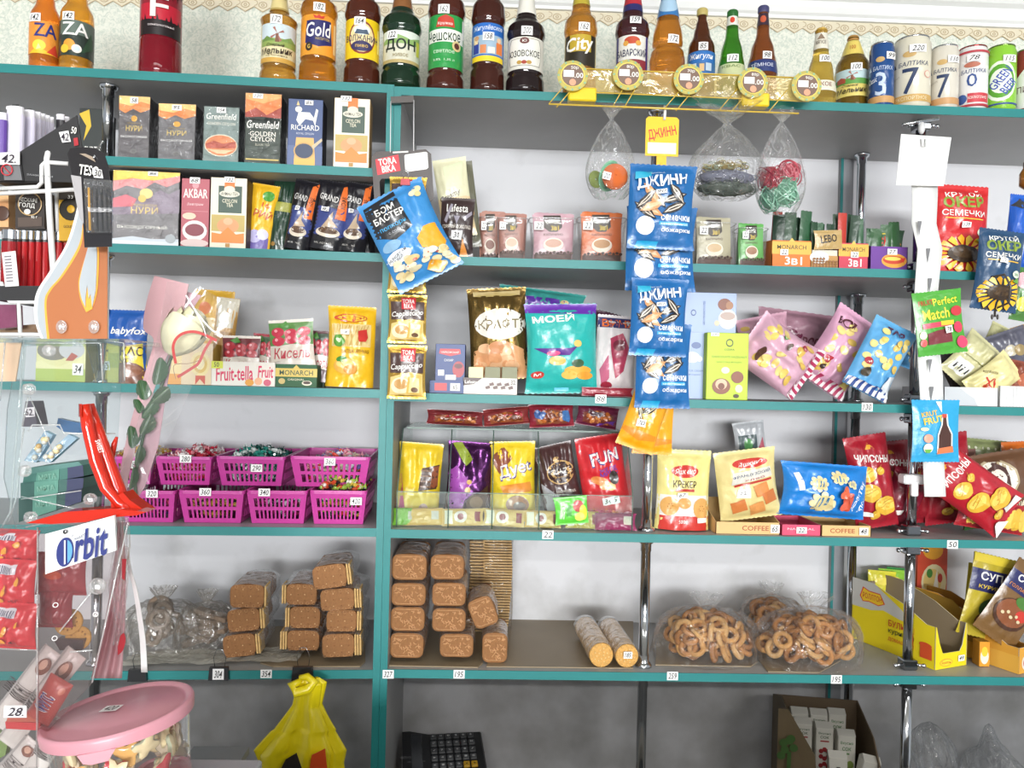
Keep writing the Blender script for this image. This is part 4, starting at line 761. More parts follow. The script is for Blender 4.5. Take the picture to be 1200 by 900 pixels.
for px, py in ((643, 122), (652, 126), (718, 125), (731, 127), (778, 128), (792, 130), (842, 130), (856, 132), (900, 132)): wire(g, rp(px, py, -.055), rp(px+22 if px < 700 or px > 770 else px+15, py-26, -.053), .0013, YB)
g.build('wire_frame', rl)
for px, py in ((681, 115), (881, 121)):
    k = hit(px, py, -.02)-rl.location; q = M('#e8c81c', 'plastic')
    G().box(-.034, -.03, -.017, .034, 0, .016, q, .003).build('yellow_clip', rl, k)
for px, py, t in ((671, 89, '50р'), (736, 88, '80р'), (807, 93, '70р'), (882, 97, '80р'), (945, 101, '90р')):
    k = hit(px, py, -.060)-rl.location; R = 18*.00205
    tg = G().lathe([(0, R), (.0015, R)], M('#dfd07a', 'paper'), 28, X=Matrix.Rotation(PI/2, 4, 'X')); o = tg.build('round_price_tag', rl, k)
    g = G(); S = lambda x, z, off: (x, -.0016-off, z-R)
    it = [('e', .5+.46*math.cos(i*PI/6), .5+.46*math.sin(i*PI/6), .035, .035, '#8fb890') for i in range(12)]+[('e', .5, .5, .385, .385, '#f0dc62'), ('e', .5, .5, .36, .36, '#7a6053'), ('t', t, .56, .74, .24, .12, W, 0, .01), R4(.2, .44, .54, .66, W), ('t', '.00', .7, .5, .28, .17, W, 0, .03), ('e', .5, .27, .11, .11, '#e0a080')]
    decals(g, S, 2*R, 2*R, it); g.build('tag_print', o)
def film_bag(root, X, w, h, mat=None, neck=.85, name='clear_bag', rn=.006, seed=0, dep=.6, fan=.10):
    """thin clear bag gathered into a knot near the top; local origin at its lowest point"""
    r = random.Random(seed); ph = [r.uniform(0, 6.3) for _ in range(4)]
    def f(u, v):
        a = 2*PI*u; z = v*h
        if v < neck: q = v/neck; R = (math.sin(PI*min(1, .1+q*.9)**.75))**.8*.5 if q < 1 else 0; R = max(R, .03)
        else: R = .03+(v-neck)/(1-neck)*fan*1.6
        pl = 1+.09*math.sin(7*a+ph[0])*(v**1.2)*1.5+.05*math.sin(13*a+ph[1]+v*4)
        R = R*pl; x = math.cos(a)*R*w; y = math.sin(a)*R*w*dep
        return X @ Vector((x, y, z+.03*h*noise.noise(Vector((x*30, y*30, seed)))))
    g = G().grid(f, 44, 24, mat or FILM2)
    return g.build(name, root)
I4 = Matrix.Identity(4)
# scouring sponges in a bag, hanging from the rail
def hang_bag(x0, x1, yt, yb, dy, label, neck, seed):
    c = hit((x0+x1)/2, yb, dy); k = (c-CAM).dot(FW)/F; w, h = (x1-x0)*k, (yb-yt)*k
    root = thing('hanging_bag', label, 'bag', c, 0, None); film_bag(root, I4, w*1.05, h, None, neck, 'clear_bag', seed=seed, fan=.26 if neck < .8 else .14); return root, w, h
r1, w1, h1 = hang_bag(687, 742, 122, 232, -.05, 'clear bag of an orange and green scouring pads hanging from the rail', .84, 3)
g = G()
for i in range(15):     # coiled fibres
    rr = .030*(1-.0*i/12); 
    if i < 11: g.torus((.008, -.0175-.0165*(1-(.0035+i*.0026)**2/.001)**.5, .046), .0035+i*.0026, .0014, M('#dd7233', 'matte'), Matrix.Rotation(PI/2, 3, 'X'), 20, 5)
g.ball((.008, -.016, .046), .030, M('#d9682c', 'matte'), 16, 10, (1, .5, 1)); g.build('orange_pad', r1)
g = G()
for i in range(9): g.torus((-.012+.0015*i, -.004+.002*i, .056), .012+i*.003, .0022, M('#7fc49c' if i % 3 else '#5aa07c', 'matte'), Matrix.Rotation(PI/2+.5, 3, 'X') @ Matrix.Rotation(.7, 3, 'Y'), 18, 5)
g.build('green_pad', r1)
g = G()
for i in range(7): g.torus((-.034, .004, .045), .004+i*.0026, .0019, M('#8a9a4a', 'matte'), Matrix.Rotation(PI/2, 3, 'X') @ Matrix.Rotation(.5, 3, 'Y'), 16, 5)
g.build('olive_pad', r1)
price(r1, '20', lambda x, z, o: (x-.014, -.036-o, z+.034), .019, .018, .5, .5, 1, 1, 12)
r2, w2, h2 = hang_bag(808, 892, 116, 232, -.05, 'wide clear bag of grey metal scourers hanging from the rail', .74, 5)
for nm, zc, cols, hh, sd_ in (('dark_scourer', .022, ['#4a554c', '#5a6458', '#6a6f66'], .016, 1), ('grey_scourer', .048, ['#6c6f80', '#83849a', '#9a9cac'], .018, 2), ('gold_scourer', .074, ['#b09a5a', '#c9c4a0', '#a9b89a', '#8a7a4a'], .012, 3)):
    rr = random.Random(sd_); g = G()
    for i in range(90):
        a = rr.uniform(0, 6.3); q = rr.uniform(.15, .85)**.5; w_ = .078 if sd_ < 3 else .062
        g.torus((math.cos(a)*w_*q, math.sin(a)*w_*q*.55, zc+rr.uniform(-hh, hh)*(1.1-q*.6)), rr.uniform(.005, .010), .0011, M(rr.choice(cols), 'gloss'), Matrix.Rotation(rr.uniform(0, 3), 3, 'X') @ Matrix.Rotation(rr.uniform(0, 3), 3, 'Z'), 8, 3)
    g.ball((0, 0, zc), .07 if sd_ < 3 else .05, M(cols[0], 'matte'), 16, 8, (1, .5, hh/.07)); g.build(nm, r2)
r3, w3, h3 = hang_bag(886, 941, 128, 250, -.05, 'clear bag of red and mint net sponges hanging at the rail end', .88, 8)
def net_sponge(root, nm, c, R, col, c2, seed):
    rr = random.Random(seed); g = G().ball(c, R*.85, M(col, 'matte'), 14, 10, (1, .6, 1.1))
    for i in range(26):
        X = Matrix.Rotation(rr.uniform(0, 3), 3, 'Z') @ Matrix.Rotation(rr.uniform(-.9, .9)+PI/2, 3, 'X'); g.torus(Vector(c)+Vector((rr.uniform(-.2, .2)*R, 0, rr.uniform(-.4, .4)*R)), R*rr.uniform(.6, .95), .0014, M(rr.choice([col, c2]), 'matte'), X, 16, 4)
    g.build(nm, root)
net_sponge(r3, 'red_sponge', (-.026, 0, .085), .030, '#b3263c', '#8a1c34', 1); net_sponge(r3, 'red_sponge', (.024, .004, .100), .026, '#c42c48', '#e07080', 2)
net_sponge(r3, 'mint_sponge', (.012, -.004, .052), .034, '#6fa98c', '#a8d9c0', 3); net_sponge(r3, 'mint_sponge', (-.022, .004, .036), .028, '#5a8f78', '#8fc8ac', 4)
# yellow hanging card and the column of blue seed bags
c = hit(775, 197, -.045); k = (c-CAM).dot(FW)/F
cd_ = thing('display_card', 'yellow hanging card with red slanted lettering above the blue bags', 'card', c)
w, h = 39*k, 60*k; G().prism([(-w/2, 14*k), (w/2, 14*k), (w/2, h-.006), (w/2-.006, h), (-w/2+.006, h), (-w/2, h-.006)], 0, .0012, M('#f2c21e', 'plastic')).build('card', cd_)
g = G(); decals(g, lambda x, z, o: (x, -o, z+14*k), w, 46*k, [('t', 'ДЖИНН', .5, .58, .86, .3, '#c8322c', -12, .05), R4(.07, .06, .93, .34, '#e9e6dc')]+[R4(.1+.16*i, .08, .11+.16*i, .32, '#cfcabc') for i in range(6)]); g.build('card_print', cd_)
G().box(-.012, .001, -.02, .012, .003, .034, M('#f2c21e', 'plastic')).box(-.003, -.004, -.02, .003, .001, .012, M('#f0bf1a', 'plastic')).build('hook', cd_)
G().tube([(.004, -.002, h-.008), (.0045, -.004, h+.006), (.006, .0, h+.022), (.006, .012, h+.03)], .0035, M('#e9e9e6', 'plastic'), 8).build('white_tie', cd_)
BL = '#1b66a6'
def seeds(cx, cy, s, n, seed, c1='#2a221e', c2='#d6cabb', c3='#d69a68'):
    rr = random.Random(seed); out = []
    for i in range(n):
        x, y, a = cx+rr.uniform(-.3, .3)*s, cy+rr.uniform(-.1, .1)*s, rr.uniform(10, 60)*rr.choice((1, 1, -1)); L = .21*s
        ca, sa = math.cos(math.radians(a)), math.sin(math.radians(a))
        def leaf(l, q): return [(x+ca*l*t+sa*q*math.sin(PI*(t+1)/2)*sg, y-(sa*l*t-ca*q*math.sin(PI*(t+1)/2)*sg)*.75) for t, sg in [(-1, 0), (-.4, 1), (.3, 1), (1, 0), (.3, -1), (-.4, -1)]]
        out += [('p', leaf(L, .07*s), c1 if i % 4 else c3), ('p', leaf(L*.86, .034*s), c2 if i % 4 else '#e9b98a'), ('p', leaf(L*.6, .012*s), c1)] if i % 4 else [('p', leaf(L, .07*s), c3), ('p', leaf(L*.7, .03*s), '#e6bd92')]
    return out
def jinn(full=True):
    it = [('p', [(.1, .0), (.42, .0), (.46, .08), (.14, .08)], '#1f9fd0'), ('e', .25, .26, .14, None, '#f1f3f6'), ('t', 'семечки', .72, .36, .46, .065, '#f4f6fa', 0, .04), R4(.46, .27, .92, .31, '#2aa6dc'), ('t', 'качественной', .7, .29, .42, .03, '#f4f6fa', 0, .01), ('t', 'обжарки', .72, .21, .46, .065, '#f4f6fa', 0, .04)]
    it += seeds(.5, .54, 1.05, 9, 4)
    if full: it += [('t', 'ДЖИНН', .47, .79, .78, .17, '#f4f6fa', -8, .07), ('p', [(.06, .9), (.32, .93), (.3, .84), (.05, .8)], '#2aa6c8'), ('t', 'полезный', .4, .91, .2, .03, '#f4f6fa', -8, .01)]
    return it
GB = 'blue sunflower seed bags hanging in a column'
bag('seed_bag', 'topmost blue bag of sunflower seeds under the yellow card', 'seed bag', 776, 243, 80, 98, 1, -.11, .036, BL, jinn(), group=GB, num='90', npos=(.47, .66, .16, .055, -8))
bag('seed_bag', 'second blue seed bag from the top, its upper half hidden', 'seed bag', 775, 292, 84, 98, 0, -.070, .034, BL, jinn(), group=GB)
bag('seed_bag', 'third blue seed bag from the top, price 90 below its name', 'seed bag', 772, 372, 68, 90, 1, -.115, .036, BL, jinn(), group=GB, num='90', npos=(.5, .66, .14, .05))
bag('seed_bag', 'lowest blue seed bag, just above the yellow seed bags', 'seed bag', 777, 429, 66, 98, 0, -.080, .030, BL, jinn(), group=GB)
GY = 'yellow seed bags hanging below the blue ones'
YS = [('p', [(.0, .2), (.5, .12), (1, .18), (1, .24), (0, .26)], '#e08a1c')]+seeds(.6, .5, 1.0, 5, 9, '#1f1c1a', '#efe4c4', '#e6c050')
bag('seed_bag', 'yellow seed bag hanging tilted with black seeds, priced 70', 'seed bag', 757, 484, 46, 88, 18, -.046, .030, '#f0a516', YS, group=GY, num='70', npos=(.4, .35, .26, .1, -8))
bag('seed_bag', 'lower yellow seed bag whose foot shows above the chrome pole', 'seed bag', 766, 494, 48, 76, 2, -.016, .018, '#f0a516', YS, group=GY, num='70', npos=(.2, .35, .18, .12))
# sachets in clear cups along the second shelf
def cup(x0, x1, y0, label, c1, c2, num, dy=.03, yaw=0, brown=True):
    zs = IR[1]; xc = (x0+x1)/2; c = hit(xc, y0, dy); w = (hit(x1, y0, dy)-hit(x0, y0, dy)).length; h = c.z-zs
    root = thing('sachet_holder', label, 'sachet holder', (c.x, c.y, zs), math.radians(yaw), 'clear holders of coffee sachets')
    g = G(); r = .016; dp = .07; cs = []
    for (sx, sy, a0) in ((1, -1, -90), (1, 1, 0), (-1, 1, 90), (-1, -1, 180)):
        for q in range(4): a = math.radians(a0+30*q); cs.append((sx*(w/2-r)+r*math.cos(a), dp/2+sy*(dp/2-r)+r*math.sin(a)))
    n = len(cs); vs = []; 
    for z, s in ((.001, .86), (h*.86, 1.0), (h*.9, 1.04)): vs += [(x*s, dp/2+(y-dp/2)*s, z) for x, y in cs]
    g.add(vs, [(j*n+i, j*n+(i+1) % n, (j+1)*n+(i+1) % n, (j+1)*n+i) for j in range(2) for i in range(n)]+[tuple(range(n))[::-1]], clear('#f2f2f2', .07, .15, 60, .06, milk=.25), True)
    g.tube([(x*1.04, dp/2+(y-dp/2)*1.04, h*.9) for x, y in cs], .0012, clear('#ffffff', .3, milk=.3), 6, closed=True); g.build('clear_cup', root)
    for i in range(3):
        sw, sh = w*.84, h*(.98 if i == 0 else 1.0+.03*i); y = .014+.016*i
        g = Bag(sw, sh, .010, 100+i+int(x0), False, .06, .01, .1).mesh(M(c1, 'film'), True, 10, 12); s_ = g.build('sachet', root, (.001*(i-1), y, .002), (0, math.radians((i-1)*2), 0))
        if i == 0:
            b = Bag(sw, sh, .010, 100+int(x0), False, .06, .01, .1); b.N = (10, 12); g = G()
            decals(g, b.S, sw, sh, [('p', [(.28, .98), (.72, .98), (.74, .72), (.6, .62), (.4, .62), (.26, .72)], '#3a3028'), ('t', 'COFFEE', .5, .84, .36, .08, W, 0, .02), ('t', '3в1', .55, .7, .2, .1, '#f0cf3c', 0, .03), ('t', 'КАПУЧИНО', .5, .56, .5, .05, '#5a3a2a', 0, .01), ('e', .5, .34, .26, .15, '#efe3d2'), ('e', .5, .37, .21, .09, c2), R4(.02, .02, .98, .14, '#5a3626')]+[('e', .08+.09*j, .15+.02*(j % 2), .04, .03, '#4a2a1c') for j in range(11)], sw/8, .0012, .0003); g.build('front_print', s_)
    price(root, num, lambda x, z, o: (x, -.003-o, z), w, h, .18, .72, .2, .17)
    return root
cup(562, 592, 248, 'clear holder of brown sachets, leftmost behind another', '#b98474', '#8a5a48', '22', dy=.11)
cup(583, 619, 250, 'clear holder of rosy brown coffee sachets, left of three', '#a87466', '#d9b8a0', '22')
cup(622, 677, 250, 'clear holder of pale pink coffee sachets, middle of three', '#c29aa4', '#c9a08c', '22')
cup(679, 735, 249, 'clear holder of orange coffee sachets beside the blue bags', '#d4713a', '#b98a54', '22')
cup(816, 864, 255, 'clear holder of cream latte sachets right of the blue bags', '#b9b296', '#d0b48c', '22', yaw=0)
cup(867, 902, 262, 'clear holder of bright green coffee sachets', '#67b25a', '#a8795c', '22')
def stickbox(x0, x1, yt, ytop, label, col, items, sticks, num, npos):
    rt = carton('stick_box', label, 'carton', x0, x1, yt, 1, False, .03, .10, col, items, num=num, npos=npos, backh=.012)
    rr = random.Random(int(x0)); c = hit((x0+x1)/2, yt, .03); kk = (c-CAM).dot(FW)/F; w = (x1-x0)*kk; h = c.z-IR[1]; H = hit((x0+x1)/2, ytop, .05).z-IR[1]
    for i in range(sticks):
        sw = w*.3; u = (-.32+.64*(i % 3)/2)*w; y = .015+.02*(i//3)
        cc = rr.choice(['#24402e', '#2c4a34', '#1c3426', '#2f5a3c', '#b8382c'] if col != '#6b3b94' else ['#2f5a34'])
        g = Bag(sw, H*rr.uniform(.88, 1.03)-.004, .006, i, False, .05, 0, .1).mesh(M(cc, 'film'), True, 6, 10); g.build('stick_sachet', rt, (u+rr.uniform(-.004, .004), y, .003), (0, rr.uniform(-.1, .1), rr.uniform(-.4, .4)))
    return rt
M3 = lambda c: [R4(0, .5, 1, .96, '#e9b04a'), ('t', 'MONARCH', .5, .76, .74, .16, '#3a4a2c', 0, .02), ('p', [(.42, .96), (.5, 1.1), (.58, .96)], '#d9bc5a'), ('t', '3в1', .55, .26, .44, .3, W, 0, .05)]
stickbox(905, 951, 282, 248, 'orange and yellow carton of dark green coffee sticks', '#e5792f', M3(0), 6, '22', (.3, .56, .2, .22))
stickbox(951, 982, 293, 256, 'carton with a gold sachet and coffee granules on its front', '#d9d2c0', [R4(0, 0, 1, .7, '#b98a4a'), ('e', .3, .6, .36, .34, '#efece4')]+[('e', .08+.12*(i % 8), .12+.13*(i//8), .05, .06, '#8a5a2c') for i in range(28)], 5, '22', (.35, .55, .3, .26))
bag('coffee_sachet', 'gold coffee sachet leaning on the granule carton', 'sachet', 970, 281, 34, 22, -3, .022, .006, '#b89a62', [('t', 'LEBO', .5, .55, .6, .42, '#2a2420', -6, .04)], wr=.1)
stickbox(983, 1018, 285, 250, 'crimson and yellow carton of dark green coffee sticks', '#c93f55', M3(0), 5, '22', (.52, .56, .26, .22))
sb = stickbox(1020, 1064, 289, 262, 'purple carton with a hot dog picture and seed packet', '#6b3b94', [('e', .64, .42, .34, .3, '#e0a03c'), ('e', .62, .45, .28, .17, '#c8442c'), ('e', .6, .5, .22, .08, '#f0d060'), ('p', [(.8, .5), (.95, .56), (.88, .34)], '#d9382c')], 3, '27', (.57, .78, .26, .24))
bag('seed_packet', 'dark green snack packet standing in the purple carton', 'packet', 1037, 274, 46, 34, 2, .05, .012, '#2c5534', [('t', 'СЕ\nМЕ', .42, .42, .5, .66, '#c8322c', 0, .08), ('e', .42, .88, .16, .06, '#e0c84a'), ('p', [(.76, .5), (.86, .7), (.95, .5), (.86, .34)], '#d98a2c')], z=IR[1]+.03)
# popcorn, cocoa card and the packets hanging at the post
k0 = hit(474, 178, -.06); kk = (k0-CAM).dot(FW)/F
tc_ = thing('display_card', 'dark grey hanging card with a red and white lettered patch', 'card', hit(474, 240, -.05), 0, None, (0, math.radians(-5), 0))
w, h = 70*kk, 64*kk
poly = [(-w/2, 0), (-w/2, h-.012), (-w/2+.012, h), (w/2-.012, h), (w/2, h-.012), (w/2, .012), (w/2-.008, .004), (w/2-.02, .002), (w/2-.02, h*.46), (w/2-.024, h*.5), (-w/2+.02, h*.5), (-w/2+.015, h*.45), (-w/2+.015, 0)]
G().prism(poly, 0, .002, M('#4a4240', 'plastic')).build('card', tc_)
g = G(); decals(g, lambda x, z, o: (x, -o, z), w, h, [('p', [(.08, .57), (.06, .86), (.45, .93), (.47, .63)], '#d9303c'), ('t', 'TORA\nBIKA', .265, .75, .3, .26, W, -6, .06), ('p', [(.55, .62), (.55, .9), (.57, .92), (.91, .95), (.94, .93), (.94, .66), (.91, .63), (.57, .6)], W), R4(.36, .955, .62, .985, '#d9d6d2')]); g.build('card_print', tc_)
g = G()
for dx in (-.026, .030): g.tube([(dx, 0, h*.98), (dx+.006, .03, h+.13)], .0011, M('#e8e8e8', 'plastic'), 6)
g.build('cord', tc_)
G().box(-.028, .001, -.012, .028, .012, .004, M('#4a4440', 'plastic')).build('tape', tc_, (.008, .03, h+.138))
PC = [('p', [(0, .62), (.06, .95), (.56, .99), (.62, .56), (.3, .5)], '#26262a'), ('t', 'БОМ', .34, .84, .3, .075, W, 0, .06), ('t', 'БАСТЕР', .36, .75, .48, .075, W, 0, .06), ('t', 'попкорн', .36, .64, .42, .05, '#3aa6dc', 0, .02), ('t', 'с солью', .38, .585, .26, .025, '#b9bcc4', 0, .0),
      ('e', .88, .9, .07, .04, '#efe0b0'), ('e', .8, .87, .06, .035, '#f3e8c4'), ('e', .88, .84, .05, .03, '#e9d69a'), ('p', [(.6, .3), (.6, .42), (.75, .5), (.97, .5), (1, .3), (.9, .22)], '#f0a92c'), ('e', .2, .46, .16, .055, '#8fb8d8'), ('e', .22, .33, .22, .07, '#eef2f6'), ('t', 'HUNGRY! AM\nHUNGRY!', .22, .33, .34, .07, '#2c2c34', -12, .02)]
rr = random.Random(5)
for i in range(34): x, y = rr.uniform(.08, .95), rr.uniform(.05, .27); PC += [('e', x, y, .075, .032, rr.choice(['#ede2c2', '#e2cfa0', '#f3ecd6', '#d9c188', '#d8cfae']))]
PC += [('e', .3+.12*i, .18+.03*(i % 2), .02, .008, '#c84a3c') for i in range(5)]+[('p', [(.5, .05), (.62, .12), (.8, .04), (.66, 0)], '#e8a22c')]
pcb = bag('popcorn_bag', 'blue and black popcorn bag clipped by its corner below the dark card', 'popcorn bag', 481, 276, 84, 112, -28, -.115, .06, '#3c8ccc', PC, kind='film', wr=.16)
def clip(px, py, dy, col, label, sz=.012, parent=None, name='binder_clip', num=None, L=False):
    c = hit(px, py, dy, L); g0 = thing(name, label, 'clip', c, local_rot(L)) ; s = sz
    G().prism([(-s, -s*.7), (s, -s*.7), (s*.9, s*.6), (-s*.9, s*.6)], (-.008 if L else -.002), (.0025 if L else .014), M(col, 'plastic')).build('clip_body', g0)
    g = G()
    for q in (-1, 1): g.tube([(q*s*.5, .003, s*.6), (q*s*.6, 0, s*1.5), (q*s*.3, -.003, s*2.3), (0, -.003, s*2.4)], .0009, M('#b8bac0', 'chrome'), 6)
    g.build('wire_handle', g0)
    if num: price(g0, num, lambda x, z, o: (x, -.0085-o+.003, z-s*.6), s*1.1, s*1.1, .5, .5, 1, 1)
    return g0
clip(475, 213, -.12, '#b8323c', 'small red binder clip with wire loops on the popcorn bag corner', .011)
GT2 = 'gold cappuccino packets hanging down the post'
CAPP = [R4(.05, .48, .95, .86, '#4a3430'), R4(.34, .7, .72, .95, '#c8303a'), ('t', 'TORA\nBIKA', .53, .82, .32, .2, W, 0, .05), ('t', 'Cappuccino', .5, .6, .86, .14, W, -5, .02, .2), ('p', [(.06, .06), (.94, .06), (.94, .46), (.6, .5), (.06, .4)], '#e2c47c'), ('e', .35, .24, .26, .16, '#f0e2bc'), ('e', .36, .27, .19, .1, '#c99a5c'), ('p', [(.5, .08), (.56, .48), (.92, .44), (.9, .06)], '#d9b45a'), ('p', [(.55, .1), (.6, .4), (.86, .38), (.84, .1)], '#ecd79a'), ('e', .72, .16, .1, .05, '#6a4a34')]
for (cy, dy, hp, wp, lb) in ((236, -.05, 56, 44, 'topmost gold packet, mostly hidden by the popcorn bag'), (318, -.04, 50, 46, 'gold packet with its top hidden by the popcorn bag'), (374, -.045, 56, 46, 'gold cappuccino packet, upper of the two seen whole on the post'), (436, -.045, 62, 46, 'lowest gold cappuccino packet hanging at the post foot')):
    bag('coffee_packet', lb, 'coffee packet', 477 if cy > 300 else 478, cy, wp, hp, 0, dy, .018, '#cda64e', CAPP, group=GT2, kind='foil', wr=.2)
bag('coffee_packet', 'cream latte packet leaning back behind the dark card, priced 30', 'coffee packet', 533, 232, 40, 92, 14 - 24, .06, .02, '#d9d6b4', [R4(0, .0, 1, .5, '#dfc69a'), ('p', [(.3, .6), (.8, .62), (.9, .95), (.3, .9)], '#dbe2bc'), ('t', 'Creamy', .4, .52, .7, .09, '#5a4a3a', -18, .03, .2), ('t', 'latte', .4, .42, .55, .09, '#5a4a3a', -18, .03, .2), ('t', '30.', .62, .36, .3, .07, '#2c2c2c', -10, .02), ('e', .8, .3, .25, .12, '#e8b878')], group=None)
bag('coffee_packet', 'second cream packet behind the latte packet', 'coffee packet', 545, 240, 28, 100, -8, .085, .02, '#6b6a58', [], None)
bag('coffee_packet', 'dark brown silver swirled packet priced 30 standing beside the popcorn', 'coffee packet', 536, 266, 40, 68, 1, .03, .025, '#3b2c2c', [('t', 'Lafesta', .5, .82, .66, .14, W, 0, .03), ('p', [(.1, .6), (.3, .9), (.36, .88), (.18, .55)], '#9a94a0'), ('p', [(.7, .66), (.95, .78), (.97, .72), (.74, .6)], '#9a94a0'), ('p', [(.4, .68), (.6, .68), (.5, .54)], '#8e8896'), ('t', 'ГОРЯЧИЙ ШОКОЛАД', .5, .5, .9, .09, '#e6dccf', 0, .02), ('p', [(.6, .0), (.7, .3), (.85, .0)], '#d98a34')], zi=1, num='30.', npos=(.52, .34, .34, .17))
# seed bags and white strip at the right pole
def okker(col, c2): return [('t', 'КРУТОЙ', .5, .9, .66, .08, W, -4, .05), ('t', 'ОКЕР', .5, .8, .76, .13, '#8aa03c', -3, .09), ('t', 'СЕМЕЧКИ', .5, .67, .8, .07, W, 0, .04), R4(.15, .6, .85, .615, '#e0b040'), ('e', .84, .46, .1, .05, '#dce8d0'), ('t', '200', .84, .46, .12, .03, '#3a7a44', 0, .02)]+[('p', [(.5+.5*math.cos(a-.14), .2+.2*math.sin(a-.14)*.9), (.5+.5*math.cos(a)*.98, .2+.235*math.sin(a)*.95), (.5+.5*math.cos(a+.14), .2+.2*math.sin(a+.14)*.9), (.5+.2*math.cos(a), .2+.08*math.sin(a))], '#f2b01e' if i % 2 else '#f6c83a') for i in range(18) for a in (i*2*PI/18,)]+[('e', .48, .2, .3, .1, '#3c2c1e'), ('e', .48, .21, .2, .06, '#55402a'), ('p', [(.7, .36), (.84, .42), (.94, .38), (.82, .33)], '#6aa03c')]
bag('seed_bag', 'large red bag of sunflower seeds standing behind the white strip', 'seed bag', 1123, 268, 66, 102, 2, .06, .05, '#cf2c30', okker(0, 0), stand=True, zi=1, num='139', npos=(.5, .53, .17, .06), seal=.06, pinch=.03)
bag('seed_bag', 'dark blue bag of sunflower seeds clipped to the shelf edge', 'seed bag', 1169, 317, 56, 94, 6, -.03, .04, '#24486c', okker(0, 0), num='75', npos=(.45, .6, .2, .06, 4))
bag('seed_bag', 'bright blue bag cut by the right edge behind the dark blue seeds', 'seed bag', 1198, 248, 36, 90, 4, .03, .04, '#1f5cc0', [('p', [(.0, .85), (.3, .95), (.5, .85), (.3, .8)], '#3a3a3c')], zi=1)
bag('candy_packet', 'green and pink packet hanging low at the right edge', 'packet', 1199, 345, 26, 62, 8, -.02, .02, '#4a7a3a', [('e', .3, .75, .3, .16, '#e0b0b8'), ('e', .4, .3, .3, .14, '#d9d04a')])
g0 = thing('shelf_clamp', 'dark iron clamp with a wing screw under the clipped seed bag', 'clamp', hit(1166, 362, -.03)); g = G(); q = M('#4b4542', 'plastic')
g.tube([(-.034, 0, .002), (.03, 0, 0)], .003, q); g.tube([(-.03, .0, .075), (-.012, -.05, .078), (.0, -.055, .05), (0, -.05, .01), (0, 0, 0), (0, 0, -.02)], .0028, q); g.ball((-.007, 0, -.02), .005, q, 8, 5, (.6, .6, 1.4)); g.ball((.007, 0, -.02), .005, q, 8, 5, (.6, .6, 1.4)); g.build('clamp_frame', g0)
jr = hit(1198, 208, .03); jr_ = thing('jar', 'amber jar at the right edge between top and second shelf', 'jar', (jr.x, jr.y, IR[1]+.165)); G().lathe([(0, .012), (.01, .024), (.04, .024), (.055, .016), (.06, .014)], liquid('#a8702c', .5), 20).build('jar_body', jr_); G().lathe([(.058, .016), (.07, .016)], M('#5a4434', 'plastic'), 18).build('lid', jr_)
jr_.location = (jr.x+.02, jr.y, jr.z-.03)
# long white clip strip
st = thing('clip_strip', 'long white plastic strip with a blank card, hanging before the right pole', 'strip', hit(1083, 600, -.03)); z0 = st.location
def sp(px, py, dy=-.035): return hit(px, py, dy)-z0
pts = [(1083, 196, 32), (1084, 230, 30), (1083, 262, 29), (1090, 292, 29), (1087, 325, 28), (1085, 350, 27), (1087, 400, 26), (1091, 440, 28), (1092, 470, 27), (1093, 520, 24), (1095, 560, 25), (1096, 582, 25)]
g = G(); vs = []
for i, (px, py, ww) in enumerate(pts): dy = -.035+.006*math.sin(i*1.3); vs += [sp(px-ww/2, py, dy), sp(px+ww/2, py, dy)]
n = len(vs); b = [v+Vector((0, .0012, 0)) for v in vs]
g.add(vs+b, [f for i in range(0, n-2, 2) for f in ((i, i+1, i+3, i+2), (n+i+2, n+i+3, n+i+1, n+i), (i, i+2, n+i+2, n+i), (i+1, n+i+1, n+i+3, i+3))], M('#eeeeec', 'plastic'), True); g.build('strip_band', st)
g = G()
for (px, py) in ((1078, 268), (1086, 400), (1090, 430), (1092, 462), (1090, 335), (1088, 300)): g.add([sp(px-2.5, py-9, -.043), sp(px+2.5, py-9, -.043), sp(px-1, py+9, -.043)], [(0, 2, 1)], M('#77777a', 'plastic'))
g.build('hook_slots', st)
a = [sp(1056, 157, -.045), sp(1115, 161, -.045), sp(1106, 218, -.05), sp(1050, 217, -.05)]; g = G().add(a+[p+Vector((0, .0008, 0)) for p in a], [(0, 3, 2, 1), (4, 5, 6, 7), (0, 1, 5, 4), (2, 3, 7, 6), (1, 2, 6, 5), (3, 0, 4, 7)], M('#e9e9e7', 'paper')); g.build('blank_card', st)
g = G(); g.tube([sp(1079, 163, -.047), sp(1080, 172, -.052), sp(1084, 172, -.052), sp(1084, 163, -.047)], .0009, M('#9a9a9a', 'chrome')); g.ball(sp(1080, 150, -.04), .012, M('#d6d6d6', 'plastic'), 10, 6, (.7, .7, 1.3)); g.tube([sp(1058, 146, -.03), sp(1080, 142, -.02), sp(1100, 139, -.02)], .004, CH); g.build('hanger', st)
G().tube([hit(1078, 150, -.04)-z0, hit(1080, 141, -.01)-z0, hit(1080, 143, .02)-z0], .003, CH).build('hook', st)
cl = thing('plastic_clip', 'small white plastic clip gripping the right pole', 'clip', hit(1071, 577, .0)); G().box(-.027, -.004, .02, .027, .03, .044, M('#ececec', 'plastic'), .004).box(-.008, -.006, -.01, .010, .006, .03, M('#ececec', 'plastic'), .003).build('clip_body', cl)
